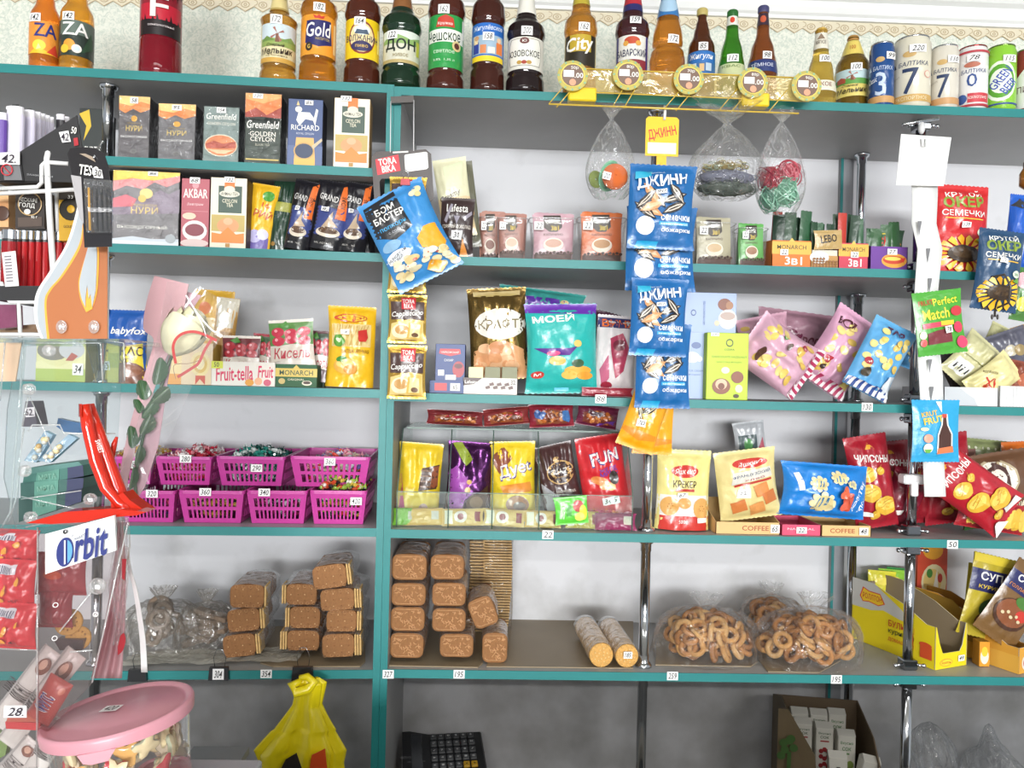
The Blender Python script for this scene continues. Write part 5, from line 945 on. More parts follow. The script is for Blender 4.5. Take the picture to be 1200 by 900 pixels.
bag('gummy_bag', 'green gummy sweet bag hanging on the white strip', 'sweet bag', 1101, 378, 60, 74, -8, -.055, .014, '#4da338', [('t', 'FRUIT', .24, .83, .3, .08, '#b8442c', -4, .05), ('t', 'Perfect', .64, .84, .52, .12, '#e8dc3c', -4, .03), ('t', 'Match', .42, .64, .56, .17, '#e8dc3c', -3, .05), ('p', [(.12, .42), (.12, .5), (.72, .52), (.72, .44)], '#d8445c'), R4(.5, .45, .78, .52, '#e8c83a'), ('p', [(.2, .16), (.2, .34), (.4, .38), (.7, .4), (.7, .18)], '#7a3038'), ('e', .86, .66, .13, .08, '#c83a44'), ('e', .86, .4, .1, .09, '#d0405c'), ('e', .9, .16, .12, .1, '#d8486c'), ('e', .1, .32, .07, .06, '#e8d090'), ('e', .1, .2, .07, .06, '#d84a4a')], num='78', npos=(.62, .38, .15, .11, -4), wr=.1)
bag('gummy_bag', 'light blue gummy bag with a cola bottle picture on the white strip', 'sweet bag', 1096, 505, 58, 72, -1, -.055, .014, '#2c9fd0', [('p', [(.5, .98), (.62, .98), (.56, .86), (.6, .8)], W), ('t', 'KRUT', .34, .78, .34, .08, '#e8b83a', -10, .06), ('t', 'FRUT', .42, .68, .42, .11, '#f0c83a', -12, .08), ('p', [(.5, .14), (.84, .16), (.84, .46), (.74, .6), (.72, .78), (.6, .78), (.58, .6), (.5, .44)], '#f2efe9'), ('p', [(.53, .16), (.81, .18), (.81, .45), (.71, .6), (.69, .72), (.62, .72), (.61, .6), (.53, .43)], '#4a2c24'), R4(.6, .72, .7, .78, '#c84a3c'), ('p', [(.5, .12), (.86, .16), (.84, .26), (.52, .22)], '#e07a4c'), ('e', .22, .53, .09, .03, '#ece6b4'), ('e', .3, .38, .1, .07, '#eba088'), ('e', .3, .22, .1, .08, '#e8efd8'), ('p', [(.22, .2), (.38, .2), (.34, .14), (.26, .14)], '#6ab04a')], wr=.1)
# ================================================================ third shelf, right unit
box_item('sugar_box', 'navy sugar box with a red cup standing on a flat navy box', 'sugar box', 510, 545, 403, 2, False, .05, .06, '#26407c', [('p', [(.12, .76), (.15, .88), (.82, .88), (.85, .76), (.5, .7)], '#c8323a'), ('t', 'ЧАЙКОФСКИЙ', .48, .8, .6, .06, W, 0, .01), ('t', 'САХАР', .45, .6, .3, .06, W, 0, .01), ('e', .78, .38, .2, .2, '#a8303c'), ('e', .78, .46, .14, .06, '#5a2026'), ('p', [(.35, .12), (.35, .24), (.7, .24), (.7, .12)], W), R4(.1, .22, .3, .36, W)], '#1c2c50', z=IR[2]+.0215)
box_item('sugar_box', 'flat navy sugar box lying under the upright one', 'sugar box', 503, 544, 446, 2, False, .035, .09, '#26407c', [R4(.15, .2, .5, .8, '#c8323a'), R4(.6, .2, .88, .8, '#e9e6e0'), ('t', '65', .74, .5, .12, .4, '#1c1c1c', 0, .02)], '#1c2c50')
lf = carton('chocolate_carton', 'white carton printed with chocolate flakes under the golden crisp bag', 'carton', 543, 607, 443, 2, False, .035, .11, '#ece6de', [('p', [(0, .5), (0, 1), (.35, 1), (.2, .6)], '#4a3430'), ('t', 'Lafesta', .14, .74, .22, .2, W, 0, .02)]+[('p', [(.42+.07*i, .3+.2*(i % 2)), (.5+.07*i, .36+.2*(i % 2)), (.48+.07*i, .55+.2*(i % 2)), (.4+.07*i, .46+.2*(i % 2))], '#5a3c34') for i in range(7)]+[('t', '32.', .92, .75, .1, .3, '#1c1c1c', 0, .02)])
for i, (a, b) in enumerate(((549, 566), (568, 586), (588, 606))):
    box_item('tea_box', ('cream small box in the chocolate carton, left of three', 'olive small box in the chocolate carton, middle of three', 'olive small box in the chocolate carton, right of three')[i], 'small box', a, b, 430, 2, False, .04, .02, '#6a6a3a' if i else '#d8d29a', [('e', .5, .35, .3, .22, '#e6d070')] if i else [], None, 'small boxes in the chocolate carton', z=IR[2]+.003)
rr = random.Random(11)
bag('crisp_bag', 'large golden foil bag of nuts leaning over the chocolate carton', 'snack bag', 584, 388, 70, 106, -4, .085, .06, '#8d7240', [('e', .55, .6, .46, .17, '#e9e4da'), ('t', 'КРАФТ', .52, .6, .72, .11, '#7a6a3c', 0, .03), ('p', [(.0, .0), (1, .0), (1, .3), (.6, .42), (.0, .3)], '#d9a070')]+[('e', rr.uniform(.08, .92), rr.uniform(.04, .36), .13, .06, rr.choice(['#e6b48a', '#d99a6c', '#efc8a0', '#c98a5c'])) for i in range(22)]+[R4(.1, .93, .9, .97, '#b09a60')], zi=None, z=IR[2]+.03, kind='foil', wr=.2)
bag('crisp_bag', 'teal and purple snack bag lying crumpled behind the golden bag', 'snack bag', 634, 354, 104, 46, 6, .2, .06, '#3f9a92', [('p', [(.0, .4), (.3, .25), (.7, .3), (1, .2), (1, .7), (.6, .8), (.2, .75)], '#5c2f9c')]+[('e', .1+.17*i, .55+.15*math.sin(i*2), .05, .09, '#d9c088') for i in range(6)], z=IR[2]+.165, wr=.2)
bag('crisp_bag', 'purple and teal snack bag seam poking out behind the turquoise bag', 'snack bag', 655, 372, 76, 40, 4, .15, .05, '#5c2f9c', [('e', .1+.17*i, .5+.2*math.sin(i*2), .06, .12, '#d9c088') for i in range(6)]+[('p', [(.3, .0), (.6, .3), (.9, .0)], '#3fb0a0')], z=IR[2]+.10, wr=.2)
bag('crisp_bag', 'turquoise snack bag of corn puffs with white lettering', 'snack bag', 657, 408, 86, 104, -2, .05, .065, '#2fb3ac', [('p', [(0, .9), (1, .88), (1, 1), (0, 1)], '#6a35a8'), ('t', 'МОЕЙ', .38, .84, .6, .1, W, -3, .09), ('p', [(.08, .5), (.3, .42), (.6, .42), (.72, .52), (.6, .5), (.3, .5)], '#5a2a8c'), ('e', .72, .25, .2, .055, '#f0b044'), ('e', .6, .2, .12, .05, '#f4c260'), ('e', .82, .19, .12, .045, '#e9a23a'), ('e', .72, .33, .09, .045, '#3a5a3a'), ('e', .42, .36, .12, .05, '#f0b860'), ('e', .72, .55, .06, .04, '#f0c870'), ('e', .36, .44, .1, .03, '#e2588a'), ('e', .14, .2, .1, .04, '#c83a34'), ('t', 'М', .14, .2, .1, .035, W, 0, .05), R4(.4, .02, .6, .05, '#6ac8e0')], zi=2, wr=.14)
bag('crisp_bag', 'dark snack bag tucked behind the turquoise bag', 'snack bag', 706, 410, 54, 92, 14, .16, .05, '#3c3a32', [('e', .4, .5, .2, .12, '#d9b060'), ('p', [(0, .8), (1, .7), (1, 1), (0, 1)], '#4a1c34')], zi=2, wr=.2)
bag('crisp_bag', 'white snack bag with pink figures and orange letters behind the blue bags', 'snack bag', 722, 416, 50, 92, 3, .07, .055, '#e4dcdc', [R4(0, .84, 1, .97, '#3a3a6c'), ('t', 'ВИНХ', .5, .9, .8, .1, '#e8702c', 0, .08), ('p', [(.3, .7), (.6, .78), (.8, .6), (.7, .3), (.5, .2), (.4, .45)], '#b03a58'), ('p', [(.1, .3), (.3, .5), (.35, .2), (.2, .05)], '#c86a88'), ('e', .55, .62, .16, .07, '#7a2c3c'), ('e', .3, .1, .14, .05, '#a83044')], zi=2)
bag('snack_packet', 'thin red packet lying flat under the white snack bag', 'packet', 712, 460, 62, 10, 0, .03, .012, '#9a2c3c', [], zi=2)
rr = random.Random(21)
box_item('chocolate_box', 'pale blue chocolate box lying across the top of another', 'chocolate box', 800, 863, 343, 2, False, .10, .025, '#a9bbe0', [('e', .78, .72, .13, .15, '#8a5a4a'), ('e', .87, .7, .07, .1, '#a87a5c'), ('e', .84, .36, .17, .24, '#efe9e6'), ('e', .84, .44, .14, .1, '#b9a49c'), ('e', .64, .26, .05, .07, '#d9cbb0'), ('t', 'CREAMY HAZELNUT', .4, .5, .04, .6, '#6a7ba8', 0, 0), ('e', .2, .5, .05, .08, '#5c6c9c'), ('e', .2, .5, .035, .05, '#a9bbe0')], z=IR[2]+.172)
box_item('chocolate_box', 'pale blue chocolate box standing behind the lime box', 'chocolate box', 800, 828, 389, 2, False, .075, .03, '#a9bbe0', [('e', .55, .8, .2, .05, '#6a7ba8'), ('e', .4, .62, .3, .08, W), ('e', .7, .6, .12, .04, W), ('t', 'SOUR CREAM', .5, .42, .7, .03, '#6a7ba8', 0, 0), ('t', 'ФУНДУК', .5, .36, .5, .03, '#6a7ba8', 0, 0)], '#c2cce6')
box_item('chocolate_box', 'second pale blue box supporting the lying one, behind', 'chocolate box', 815, 862, 389, 2, False, .11, .03, '#9fb2da', [], '#c2cce6')
box_item('chocolate_box', 'bright lime green chocolate box with pralines pictured', 'chocolate box', 828, 877, 390, 2, False, .045, .028, '#bcd832', [('e', .54, .85, .09, .06, '#4a4a2c'), ('e', .54, .85, .065, .04, '#bcd832'), ('t', 'OZERA', .54, .75, .24, .03, '#4a4a2c', 0, .01), ('t', 'CHOCOLATE HAZELNUT', .54, .64, .84, .03, '#5a6a2c', 0, 0), ('t', 'ШОКОЛАД ФУНДУК', .54, .56, .6, .025, '#6a7a34', 0, 0), ('e', .36, .2, .22, .12, '#8a5440'), ('e', .36, .23, .14, .08, '#e0b89a'), ('e', .36, .2, .08, .05, '#7a4634'), ('e', .74, .34, .15, .09, '#8a5440'), ('e', .45, .44, .1, .05, '#e9d9c0'), ('e', .78, .17, .09, .06, '#ead8b8'), ('e', .72, .06, .07, .03, '#4a3a20')], '#a3bf2c', num='290', npos=(.18, .97, .2, .05))
# heap of corn stick bags
rr = random.Random(31)
def sticks(base, n=18, c='#e9cc6c', x0=.08, x1=.92, y0=.1, y1=.85):
    out = []
    for i in range(n):
        x, y, a = rr.uniform(x0, x1), rr.uniform(y0, y1), rr.uniform(-70, 70)
        out += [('e', x, y, .09, .045, rr.choice([c, '#f0d88a', '#ddb95c']), a)]
    return out
def stripes(col='#b0365c', n=9, v=.1): return [R4(0, 0, 1, v, '#efe6e6')]+[('p', [(.0+i/n, 0), (.0+(i+.5)/n, 0), (.03+(i+.5)/n, v), (.03+i/n, v)], col) for i in range(n)]
GP = 'heap of corn stick bags'
MB_ = lambda u, v: [('e', u, v, .09, .05, '#b02c3c'), ('t', 'М', u, v, .1, .045, W, 0, .06)]
bag('corn_stick_bag', 'dull pink corn stick bag at the back of the heap', 'snack bag', 948, 402, 130, 66, 6, .27, .07, '#a87f8e', [('t', 'ВСЯКОТА', .6, .45, .4, .2, '#6a2c3c', 0, .06), ('e', .3, .6, .04, .06, '#6a2040'), ('e', .36, .55, .03, .05, '#6a2040')], z=IR[2]+.07, group=GP, wr=.25)
bag('corn_stick_bag', 'pink bag leaning with its silver back showing, behind the lime box', 'snack bag', 897, 408, 62, 60, -12, .2, .06, '#d4a3b6', sticks(0, 8)+[('p', [(.1, .0), (.9, .0), (.85, .5), (.4, .6)], '#b5acb2')], z=IR[2]+.075, group=GP, wr=.22)
bag('corn_stick_bag', 'pink bag fallen to the left with red and white striped seal', 'snack bag', 912, 434, 70, 84, -56, .075, .075, '#d6a9bc', sticks(0, 20)+stripes()+MB_(.85, .3)+[('e', .3, .8, .14, .05, '#5a3c2c'), ('e', .7, .5, .05, .03, '#4a3020'), ('e', .8, .62, .07, .04, '#4a8a3a')], zi=2, group=GP, wr=.2)
bag('corn_stick_bag', 'pink bag standing tilted in the middle of the heap', 'snack bag', 984, 431, 66, 96, 33, .10, .075, '#dba7c2', sticks(0, 22)+stripes()+MB_(.25, .3)+[('e', .28, .18, .09, .05, '#3c2c24'), ('t', 'ВСЯ', .2, .8, .36, .1, '#5a2c34', 0, .06), ('p', [(.75, .2), (1, .3), (1, .6), (.8, .5)], '#c2bcc2')], zi=2, group=GP, wr=.2)
bag('corn_stick_bag', 'sky blue corn stick bag at the right of the heap', 'snack bag', 1031, 434, 56, 88, 26, -.0, .05, '#5fa6d8', sticks(0, 18, y0=.3)+MB_(.2, .38)+stripes('#2c4a8c', 7)+[('e', .24, .22, .1, .06, '#3c3428'), ('p', [(.75, .0), (1, .05), (1, .35), (.8, .3)], '#d6dce2'), ('t', 'ТАЯ', .5, .9, .4, .09, '#5a2c4a', 0, .06)], zi=2, group=GP, wr=.2)
bag('corn_stick_bag', 'blue and yellow bag end behind the sky blue bag, near the pole', 'snack bag', 1055, 410, 44, 42, 20, .17, .05, '#4f8fc0', sticks(0, 10), z=IR[2]+.09, group=GP, wr=.22)
bag('corn_stick_bag', 'dull green bag top peeping between the blue bags and the pole', 'snack bag', 1052, 396, 26, 34, 4, .27, .03, '#7d8468', [], z=IR[2]+.12, group=GP)
# white cartons of sausages snacks at the right end
wc = carton('snack_carton', 'white open carton of pale yellow packets at the right end of the shelf', 'carton', 1107, 1170, 454, 2, False, .03, .20, '#ebebea', [R4(0, .35, .62, .38, '#c9ccd0'), ('p', [(.0, .0), (.62, .0), (.56, .4), (.4, .7), (.28, 1), (0, 1)], '#c4c8cc')], side='#e6e6e6')
carton('snack_carton', 'ribbed white carton cut by the right edge', 'carton', 1172, 1236, 453, 2, False, .03, .20, '#ececea', [R4(.06*i, 0, .06*i+.006, 1, '#cfcfce') for i in range(16)], side='#e6e6e6')
GX = 'packets piled in the white cartons'
for (cx, cy, wp, hp, rot, col, dy, lb, it) in (
    (1140, 425, 56, 60, 40, '#ccc89a', .09, 'crumpled pale yellow packet with a white barcode patch', [R4(.1, .1, .5, .4, '#e6e6e4'), R4(.0, .5, 1, .52, '#8a8a5a'), ('t', '||||', .3, .22, .3, .12, '#2c2c2c', 0, .01)]),
    (1163, 444, 40, 62, 52, '#dfd59a', .055, 'pale yellow packet with red XI mark and a sausage', [('t', 'XI', .45, .35, .34, .2, '#c8382c', -40, .05), ('e', .6, .25, .26, .07, '#b8502c', -20), ('t', 'колбаски', .2, .5, .4, .06, '#6a5a34', -40, .01)]),
    (1176, 408, 52, 46, 25, '#d2cf9c', .19, 'folded pale green packet at the back of the carton', []),
    (1122, 430, 40, 50, -30, '#4a4448', .14, 'dark packet corner at the left of the carton', []),
    (1182, 416, 56, 56, -20, '#5c5c6a', .12, 'slate grey packet with a biscuit picture', [('e', .5, .6, .14, .12, '#c9c0a8'), ('e', .7, .55, .14, .12, '#a08a5c')]),
    (1193, 446, 34, 46, 10, '#8c4a38', .07, 'reddish brown packet beside the XI packet', [('e', .5, .5, .2, .2, '#b8684c')]),
    (1192, 398, 46, 30, -18, '#a9803c', .2, 'yellow and green striped packet on top at the right edge', [R4(.2*i, .2, .2*i+.1, .8, '#5a7a4a') for i in range(5)])):
    bag('snack_packet', lb, 'packet', cx, cy, wp, hp, rot, dy, .035, col, it, group=GX, wr=.25, z=None)
# ================================================================ fourth shelf, right unit: glass display case
zs = IR[3]; a = hit(464, 600, .02); b = hit(742, 600, .02); kz = hit(600, 505, .05)
x0, x1 = a.x, b.x; H = hit(600, 503, .12).z-zs
gc = thing('glass_case', 'low glass display case with four upright dividers on the fourth shelf', 'glass case', ((x0+x1)/2, .02, zs))
GL = clear('#e8f0ee', .01, 0, tint='#f3f9f7', milk=.05, rough=.02); GE = M('#50695f', 'gloss'); w2 = (x1-x0)/2
hf = .09; tpx = w2-.02
G().box(-w2, 0, 0, w2, .004, hf, GL).box(-w2, -.0004, hf-.001, w2, .0044, hf+.0008, GE).build('front_glass', gc)
def fx(px, py, dy): p = hit(px, py, dy); return Vector((p.x-gc.location.x, p.y-gc.location.y, p.z-zs))
dt = .10; D2 = .34
G().box(-w2+.012, dt, H-.004, w2-.014, D2, H, GL).box(-w2+.012, dt-.0005, H-.0045, w2-.014, dt+.001, H+.0005, GE).build('top_glass', gc)
for px in (457, 520, 573, 630, 745):
    xx = -w2+(px-457)/288*2*w2; xx = min(max(xx, -w2+.002), w2-.002)
    g = G(); P = [(0, 0), (0, hf), (dt, H-.005), (D2, H-.005), (D2, 0)]
    X = Matrix(((0, 1, 0, xx), (1, 0, 0, 0), (0, 0, 1, 0), (0, 0, 0, 1)))
    g.prism(P[::-1], -.002, .002, GL, X=X)
    g.tube([(xx, 0, .002), (xx, 0, hf), (xx, dt, H-.004), (xx, D2, H-.004)], .0016, GE, 4); g.build('glass_divider', gc)
GQ = 'bags of sweets standing in the glass case'
bag('sweet_bag', 'yellow sweet bag with pink seal, first in the glass case', 'sweet bag', 491, 560, 52, 88, 3, .13, .055, '#e3c22c', [('p', [(0, 0), (.3, 0), (.15, .3), (.0, .75)], '#d8447c'), R4(.0, .0, .3, .06, '#d8447c'), ('p', [(.5, .38), (.98, .42), (.98, .74), (.56, .68)], '#4a3024'), ('p', [(.78, .42), (.96, .44), (.96, .72), (.8, .7)], '#8a4a2c')]+[R4(.54, .43+.07*i, .78, .45+.07*i, '#7a5a44') for i in range(4)]+[('e', .66, .16, .12, .07, '#cfa48a')], group=GQ, stand=True, zi=3, wr=.25, seal=.05, pinch=.1)
bag('sweet_bag', 'purple and dark brown foil bag, second in the glass case', 'sweet bag', 549, 562, 54, 90, 3, .13, .055, '#54285a', [('p', [(0, .1), (.4, .15), (.5, .5), (.2, .7), (0, .6)], '#a04aa8'), ('p', [(.5, .0), (1, .0), (1, .5), (.7, .35)], '#4a2c2c'), ('e', .7, .22, .22, .13, '#5a4034'), ('e', .7, .24, .15, .08, '#8a6a50'), ('e', .5, .5, .06, .03, '#d9b070'), ('p', [(.1, .98), (.4, .7), (.55, .8), (.3, 1)], '#8a9a30'), ('e', .48, .4, .07, .04, '#e9c890')], group=GQ, stand=True, zi=3, kind='foil', wr=.25, seal=.05)
bag('sweet_bag', 'yellow bag with white and purple lettering, third in the glass case', 'sweet bag', 601, 558, 54, 92, -2, .13, .055, '#e8c92c', [('p', [(.0, .8), (.3, .95), (.5, .8), (.2, .6)], '#8a4a34'), ('t', 'Дуеt', .56, .65, .76, .2, '#4a2a86', -14, .09), ('t', 'Дуеt', .55, .655, .74, .18, W, -14, .04), ('p', [(.2, .45), (.9, .5), (.95, .38), (.3, .34)], '#e0903c'), ('e', .6, .22, .26, .11, '#8a5434'), ('e', .6, .25, .2, .07, '#a8683c'), ('e', .64, .2, .14, .05, '#5a3424')], group=GQ, stand=True, zi=3, wr=.22, seal=.05)
bag('sweet_bag', 'dark brown and silver bag leaning left, fourth in the glass case', 'sweet bag', 655, 557, 48, 86, -14, .14, .055, '#4a3030', [('p', [(0, 0), (.7, 0), (.45, .3), (.0, .55)], '#b8b6be'), ('e', .6, .62, .36, .16, '#caa46a'), ('e', .6, .62, .33, .145, '#3a2424'), ('t', 'GLAZE', .6, .64, .56, .07, W, 0, .02), ('e', .56, .8, .08, .04, '#caa46a'), ('t', 'premium', .6, .56, .36, .035, '#caa46a', 0, 0), ('t', 'шоколад', .64, .36, .5, .04, '#e9e0d6', 6, .01)], group=GQ, stand=True, zi=3, wr=.22, seal=.05)
bag('sweet_bag', 'red bag with white and blue slanted letters, last in the glass case', 'sweet bag', 708, 557, 56, 98, -10, .13, .06, '#cf2a32', [('t', 'FUN', .56, .75, .62, .17, '#2c3a8a', -8, .1), ('t', 'FUN', .56, .755, .6, .15, W, -8, .05), ('t', 'ЖЕЛЕ\nМИКС', .62, .58, .4, .1, '#4a4ab0', -8, .04), ('e', .4, .48, .2, .05, '#e08a4a', 20), ('e', .5, .42, .14, .05, '#e9a870'), ('e', .62, .4, .1, .05, '#f0c080'), ('e', .72, .5, .1, .08, '#2c2420')], group=GQ, stand=True, zi=3, wr=.22, seal=.05, num='345', npos=(.55, .24, .4, .09))
rr = random.Random(41)
bag('gum_packet', 'bright green chewing sweet packet leaning on the case front', 'packet', 669, 596, 40, 32, -6, .012, .008, '#5cc83a', [('t', 'Мята', .22, .5, .14, .6, W, 8, .04), R4(.34, .3, .5, .7, '#3a9a2c'), ('e', .72, .65, .17, .22, '#b83a34'), ('e', .86, .4, .12, .28, '#e8d83c'), ('e', .74, .25, .16, .16, '#e9e46a')], z=IR[3]+.012)
GW = 'row of gold wafer packets along the foot of the glass case'
for (cx, wp, col, lb) in ((473, 26, '#7cb83c', 'green packet at the left foot of the glass case'), (496, 46, '#d9ad52', 'plain gold wafer packet under the first bag in the case'), (543, 50, '#dbb56a', 'gold wafer packet with a brown flower under the purple bag'), (590, 50, '#dcb870', 'gold wafer packet under the yellow lettered bag'), (636, 44, '#d8b060', 'gold wafer packet under the dark silver bag'), (682, 40, '#c9b04a', 'yellow green packet under the chewing sweets'), (722, 50, '#8c2c56', 'purple packet at the right foot of the glass case')):
    bag('wafer_packet', lb, 'packet', cx, 606, wp, 20, rr.uniform(-3, 3), .045 if cx < 700 else .03, .018, col, [R4(.05, .1, .25, .9, '#efe6d0'), ('e', .45, .5, .16, .36, '#efe0d6'), ('e', .45, .5, .08, .2, '#9a4a50'), R4(.8, .2, .94, .8, '#8a2c34')] if 500 < cx < 700 else [R4(.7, .3, .9, .8, '#c9c0b0')], zi=3, group=GW, seal=.0, lean=20)
def sweets_heap(name, label, cx, cy, n, spread, cols, dy, z, seed):
    r = random.Random(seed); g = G(); p = hit(cx, cy, dy)
    for i in range(n): candy(g, (p.x+r.uniform(-spread, spread), p.y+r.uniform(-.02, .02), z+r.uniform(.006, .03)), .018, .006, r.uniform(0, 6), r.uniform(-.5, .5), M(r.choice(cols), 'gloss'), r)
    o = g.build(name); tag(o, label, 'candies'); o['kind'] = 'stuff'
sweets_heap('wrapped_candies', 'pink and orange jelly sweets at the foot of the red bag', 715, 600, 26, .045, ['#d83a6a', '#e8703a', '#e8a0b8', '#c8284a'], .07, IR[3]+.012, 3)
GN = 'nut snack bags lying on top of the glass case'
NUT = lambda c: [('p', [(.15, .1), (.85, .12), (.9, .6), (.5, .8), (.12, .6)], c)]+[('e', rr.uniform(.2, .85), rr.uniform(.15, .7), .05, .1, rr.choice(['#b8642c', '#8a4424', '#d0844a', '#6a3420'])) for i in range(26)]
zt = zs+H+.001
bag('nut_bag', 'flat dark red nut bag on the glass case, left end', 'nut bag', 533, 495, 68, 17, 2, .15, .03, '#7d2c30', NUT('#8a4a2c')+[('p', [(.3, .5), (.6, .9), (.75, .5)], '#b02c44')], z=zt, group=GN, wr=.2)
bag('nut_bag', 'flat dark red and orange nut bag, second on the glass case', 'nut bag', 594, 493, 56, 20, -6, .15, .03, '#8a3434', NUT('#9a5434')+[('p', [(.4, .6), (.8, .9), (.9, .5)], '#c0304a')], z=zt, group=GN, wr=.2)
bag('nut_bag', 'square crimson nut bag with blue corner, third on the glass case', 'nut bag', 646, 492, 54, 27, -4, .14, .03, '#8e2838', NUT('#8a4a34')+[('e', .2, .6, .14, .2, '#4a6aa8'), ('e', .85, .4, .12, .3, '#4a7ab8')], z=zt, group=GN, wr=.2)
bag('nut_bag', 'plum coloured nut bag with silver oval, right end of the glass case', 'nut bag', 699, 494, 50, 25, 8, .14, .03, '#6e2440', NUT('#7a3a2c')+[('e', .4, .62, .2, .16, '#9a98a0'), ('e', .4, .62, .16, .12, '#4a2030'), ('p', [(.5, .0), (.9, .1), (1, .4), (.8, .3)], '#6a3a9a')], z=zt, group=GN, wr=.2)
# crackers, crab chips and crisps to the right of the pole
bag('cracker_bag', 'cream, white and red cracker bag just right of the pole', 'cracker bag', 800, 575, 64, 92, 1, .06, .05, '#e6d98a', [R4(0, 0, 1, .18, '#c8352c'), R4(0, .18, 1, .44, '#e4e2da'), ('e', .5, .74, .26, .08, '#c8352c'), ('t', 'Яшкино', .5, .74, .4, .07, W, -3, .03, .2), ('t', 'КРЕКЕР', .5, .58, .44, .09, '#4a3a2c', 0, .03), R4(.32, .485, .68, .52, '#b8352c'), ('e', .22, .3, .18, .12, '#dca55c'), ('e', .84, .28, .17, .13, '#dca55c'), ('e', .5, .34, .13, .07, '#d9a058'), ('t', '500г', .48, .11, .16, .045, W, 0, .02), R4(.76, .1, .96, .16, W)]+[('e', .22+.05*math.cos(i*1.05), .3+.035*math.sin(i*1.05), .012, .006, '#b0783c') for i in range(6)]+[('e', .84+.05*math.cos(i*1.05), .28+.035*math.sin(i*1.05), .012, .006, '#b0783c') for i in range(6)], stand=True, zi=3, seal=.08, num='67', npos=(.45, .44, .2, .06))
cb = carton('coffee_carton', 'flat cream open carton lettered COFFEE under the French crackers', 'carton', 839, 914, 612, 3, False, .02, .16, '#dcb679', [('t', 'COFFEE', .62, .5, .42, .42, '#a8502c', 0, .04)], backh=.04, inner='#bfae8a', num='65', npos=(.92, .5, .14, .7))
bag('cracker_bag', 'cream bag of French crackers leaning back in the cream carton', 'cracker bag', 876, 572, 74, 80, -8, .05, .05, '#e0cf8e', [('e', .55, .82, .3, .07, '#c8352c'), ('t', 'Яшкино', .55, .82, .44, .06, W, -6, .03, .2), ('p', [(.2, .52), (.24, .7), (.9, .74), (.92, .6)], '#d8d4c8'), ('t', 'ФРАНЦУЗСКИЙ', .56, .66, .66, .06, '#3a4a6a', -6, .02), ('t', 'хлеб', .6, .59, .36, .03, '#a83a2c', -6, .01), ('p', [(.24, .52), (.9, .58), (.9, .55), (.24, .49)], '#b8352c')]+[('p', [(a, b), (a+.24, b+.05), (a+.28, b-.12), (a+.04, b-.17)], c) for a, b, c in ((.56, .48, '#d98a4a'), (.68, .36, '#c9743a'), (.14, .26, '#d07c42'), (.44, .2, '#e09a58'))]+[('p', [(.24, .34), (.3, .46), (.5, .46), (.48, .32)], W), ('t', '72.', .38, .4, .12, .05, '#1c1c1c', 0, .02)], z=IR[3]+.022, wr=.14, seal=.05)
bag('snack_packet', 'small clear packet with a dark label standing behind the French crackers', 'packet', 878, 519, 38, 38, -8, .24, .02, '#b9bcc0', [R4(.1, .0, .7, .6, '#4a5a5c'), ('e', .4, .3, .14, .2, '#5a9a5a'), ('p', [(.7, .1), (.95, .1), (.9, .5)], '#b85a6a')], z=IR[3]+.175)
carton('coffee_carton', 'flat pink open carton priced 22 under the blue crab snack bag', 'carton', 916, 962, 615, 3, False, .015, .14, '#d84a6c', [('t', 'NATURAL', .5, .6, .7, .2, '#f0c8d0', 0, .02)], num='22.', npos=(.5, .5, .26, .6))
carton('coffee_carton', 'flat tan open carton lettered COFFEE at the right of the pink one', 'carton', 963, 1021, 616, 3, False, .015, .14, '#dcb679', [('t', 'COFFEE', .42, .5, .5, .42, '#a8502c', 0, .04)], num='48', npos=(.84, .5, .18, .7))
bag('snack_bag', 'bright blue crab snack bag lying on its side across the flat cartons', 'snack bag', 963, 580, 104, 62, 3, .05, .06, '#1f7fd0', [('p', [(.1, .8), (.17, .82), (.22, .5), (.15, .48)], '#e9eef2')]+[q for (x, y, s) in ((.38, .64, .085), (.62, .78, .08), (.42, .28, .13), (.76, .68, .05)) for q in [('e', x+s*math.cos(i*PI/4), y+s*1.3*math.sin(i*PI/4), s*.33, s*.5, '#e9dcae') for i in range(8)]+[('e', x, y, s*.95, s*1.3, '#e2cf94')]+[R4(x-s*.55+s*.4*i, y-s*.8, x-s*.4+s*.4*i, y+s*.8, '#3f7fae') for i in range(3)]]+[('e', .72, .36, .07, .18, '#c8533c'), ('e', .66, .5, .04, .12, '#d9603c', 20), ('e', .7, .2, .05, .12, '#d0583c', -20), ('t', 'Лобстер', .86, .45, .4, .1, W, -68, .03, .2), ('t', 'ЧИПСЫ', .9, .25, .2, .07, W, -68, .02)], z=IR[3]+.034, seal=.04)
CH_ = lambda n=5: [('t', 'ЧИПСОНЫ', .5, .76, .8, .08, W, 8, .06), ('p', [(.4, .86), (.5, .93), (.6, .86)], '#e0a02c')]+[q for x, y, s in ((.32, .6, .2), (.62, .62, .1), (.3, .4, .24), (.64, .24, .26), (.36, .14, .12))[:n] for q in (('e', x, y, s, s*.42, '#e2b23c', 12), ('e', x, y+.01, s*.8, s*.22, '#f0cf62', 12), ('p', [(x-s*.6, y-.02), (x+s*.6, y+.03), (x+s*.6, y+.038), (x-s*.6, y-.012)], '#c8902c'), ('p', [(x-s*.5, y+.02), (x+s*.5, y+.06), (x+s*.5, y+.068), (x-s*.5, y+.028)], '#c8902c'))]
GCR = 'dark red crisp bags'
bag('crisp_bag', 'dark red crisp bag standing upright beside the blue crab bag', 'crisp bag', 1020, 568, 52, 108, -10, .08, .06, '#a31f2e', CH_()+[('p', [(.1, .2), (.36, .17), (.36, .12), (.1, .15)], W)], zi=3, group=GCR)
bag('crisp_bag', 'dark red crisp bag behind the upright one', 'crisp bag', 1042, 566, 52, 96, -6, .16, .05, '#8e1c2a', CH_(3), zi=3, group=GCR)
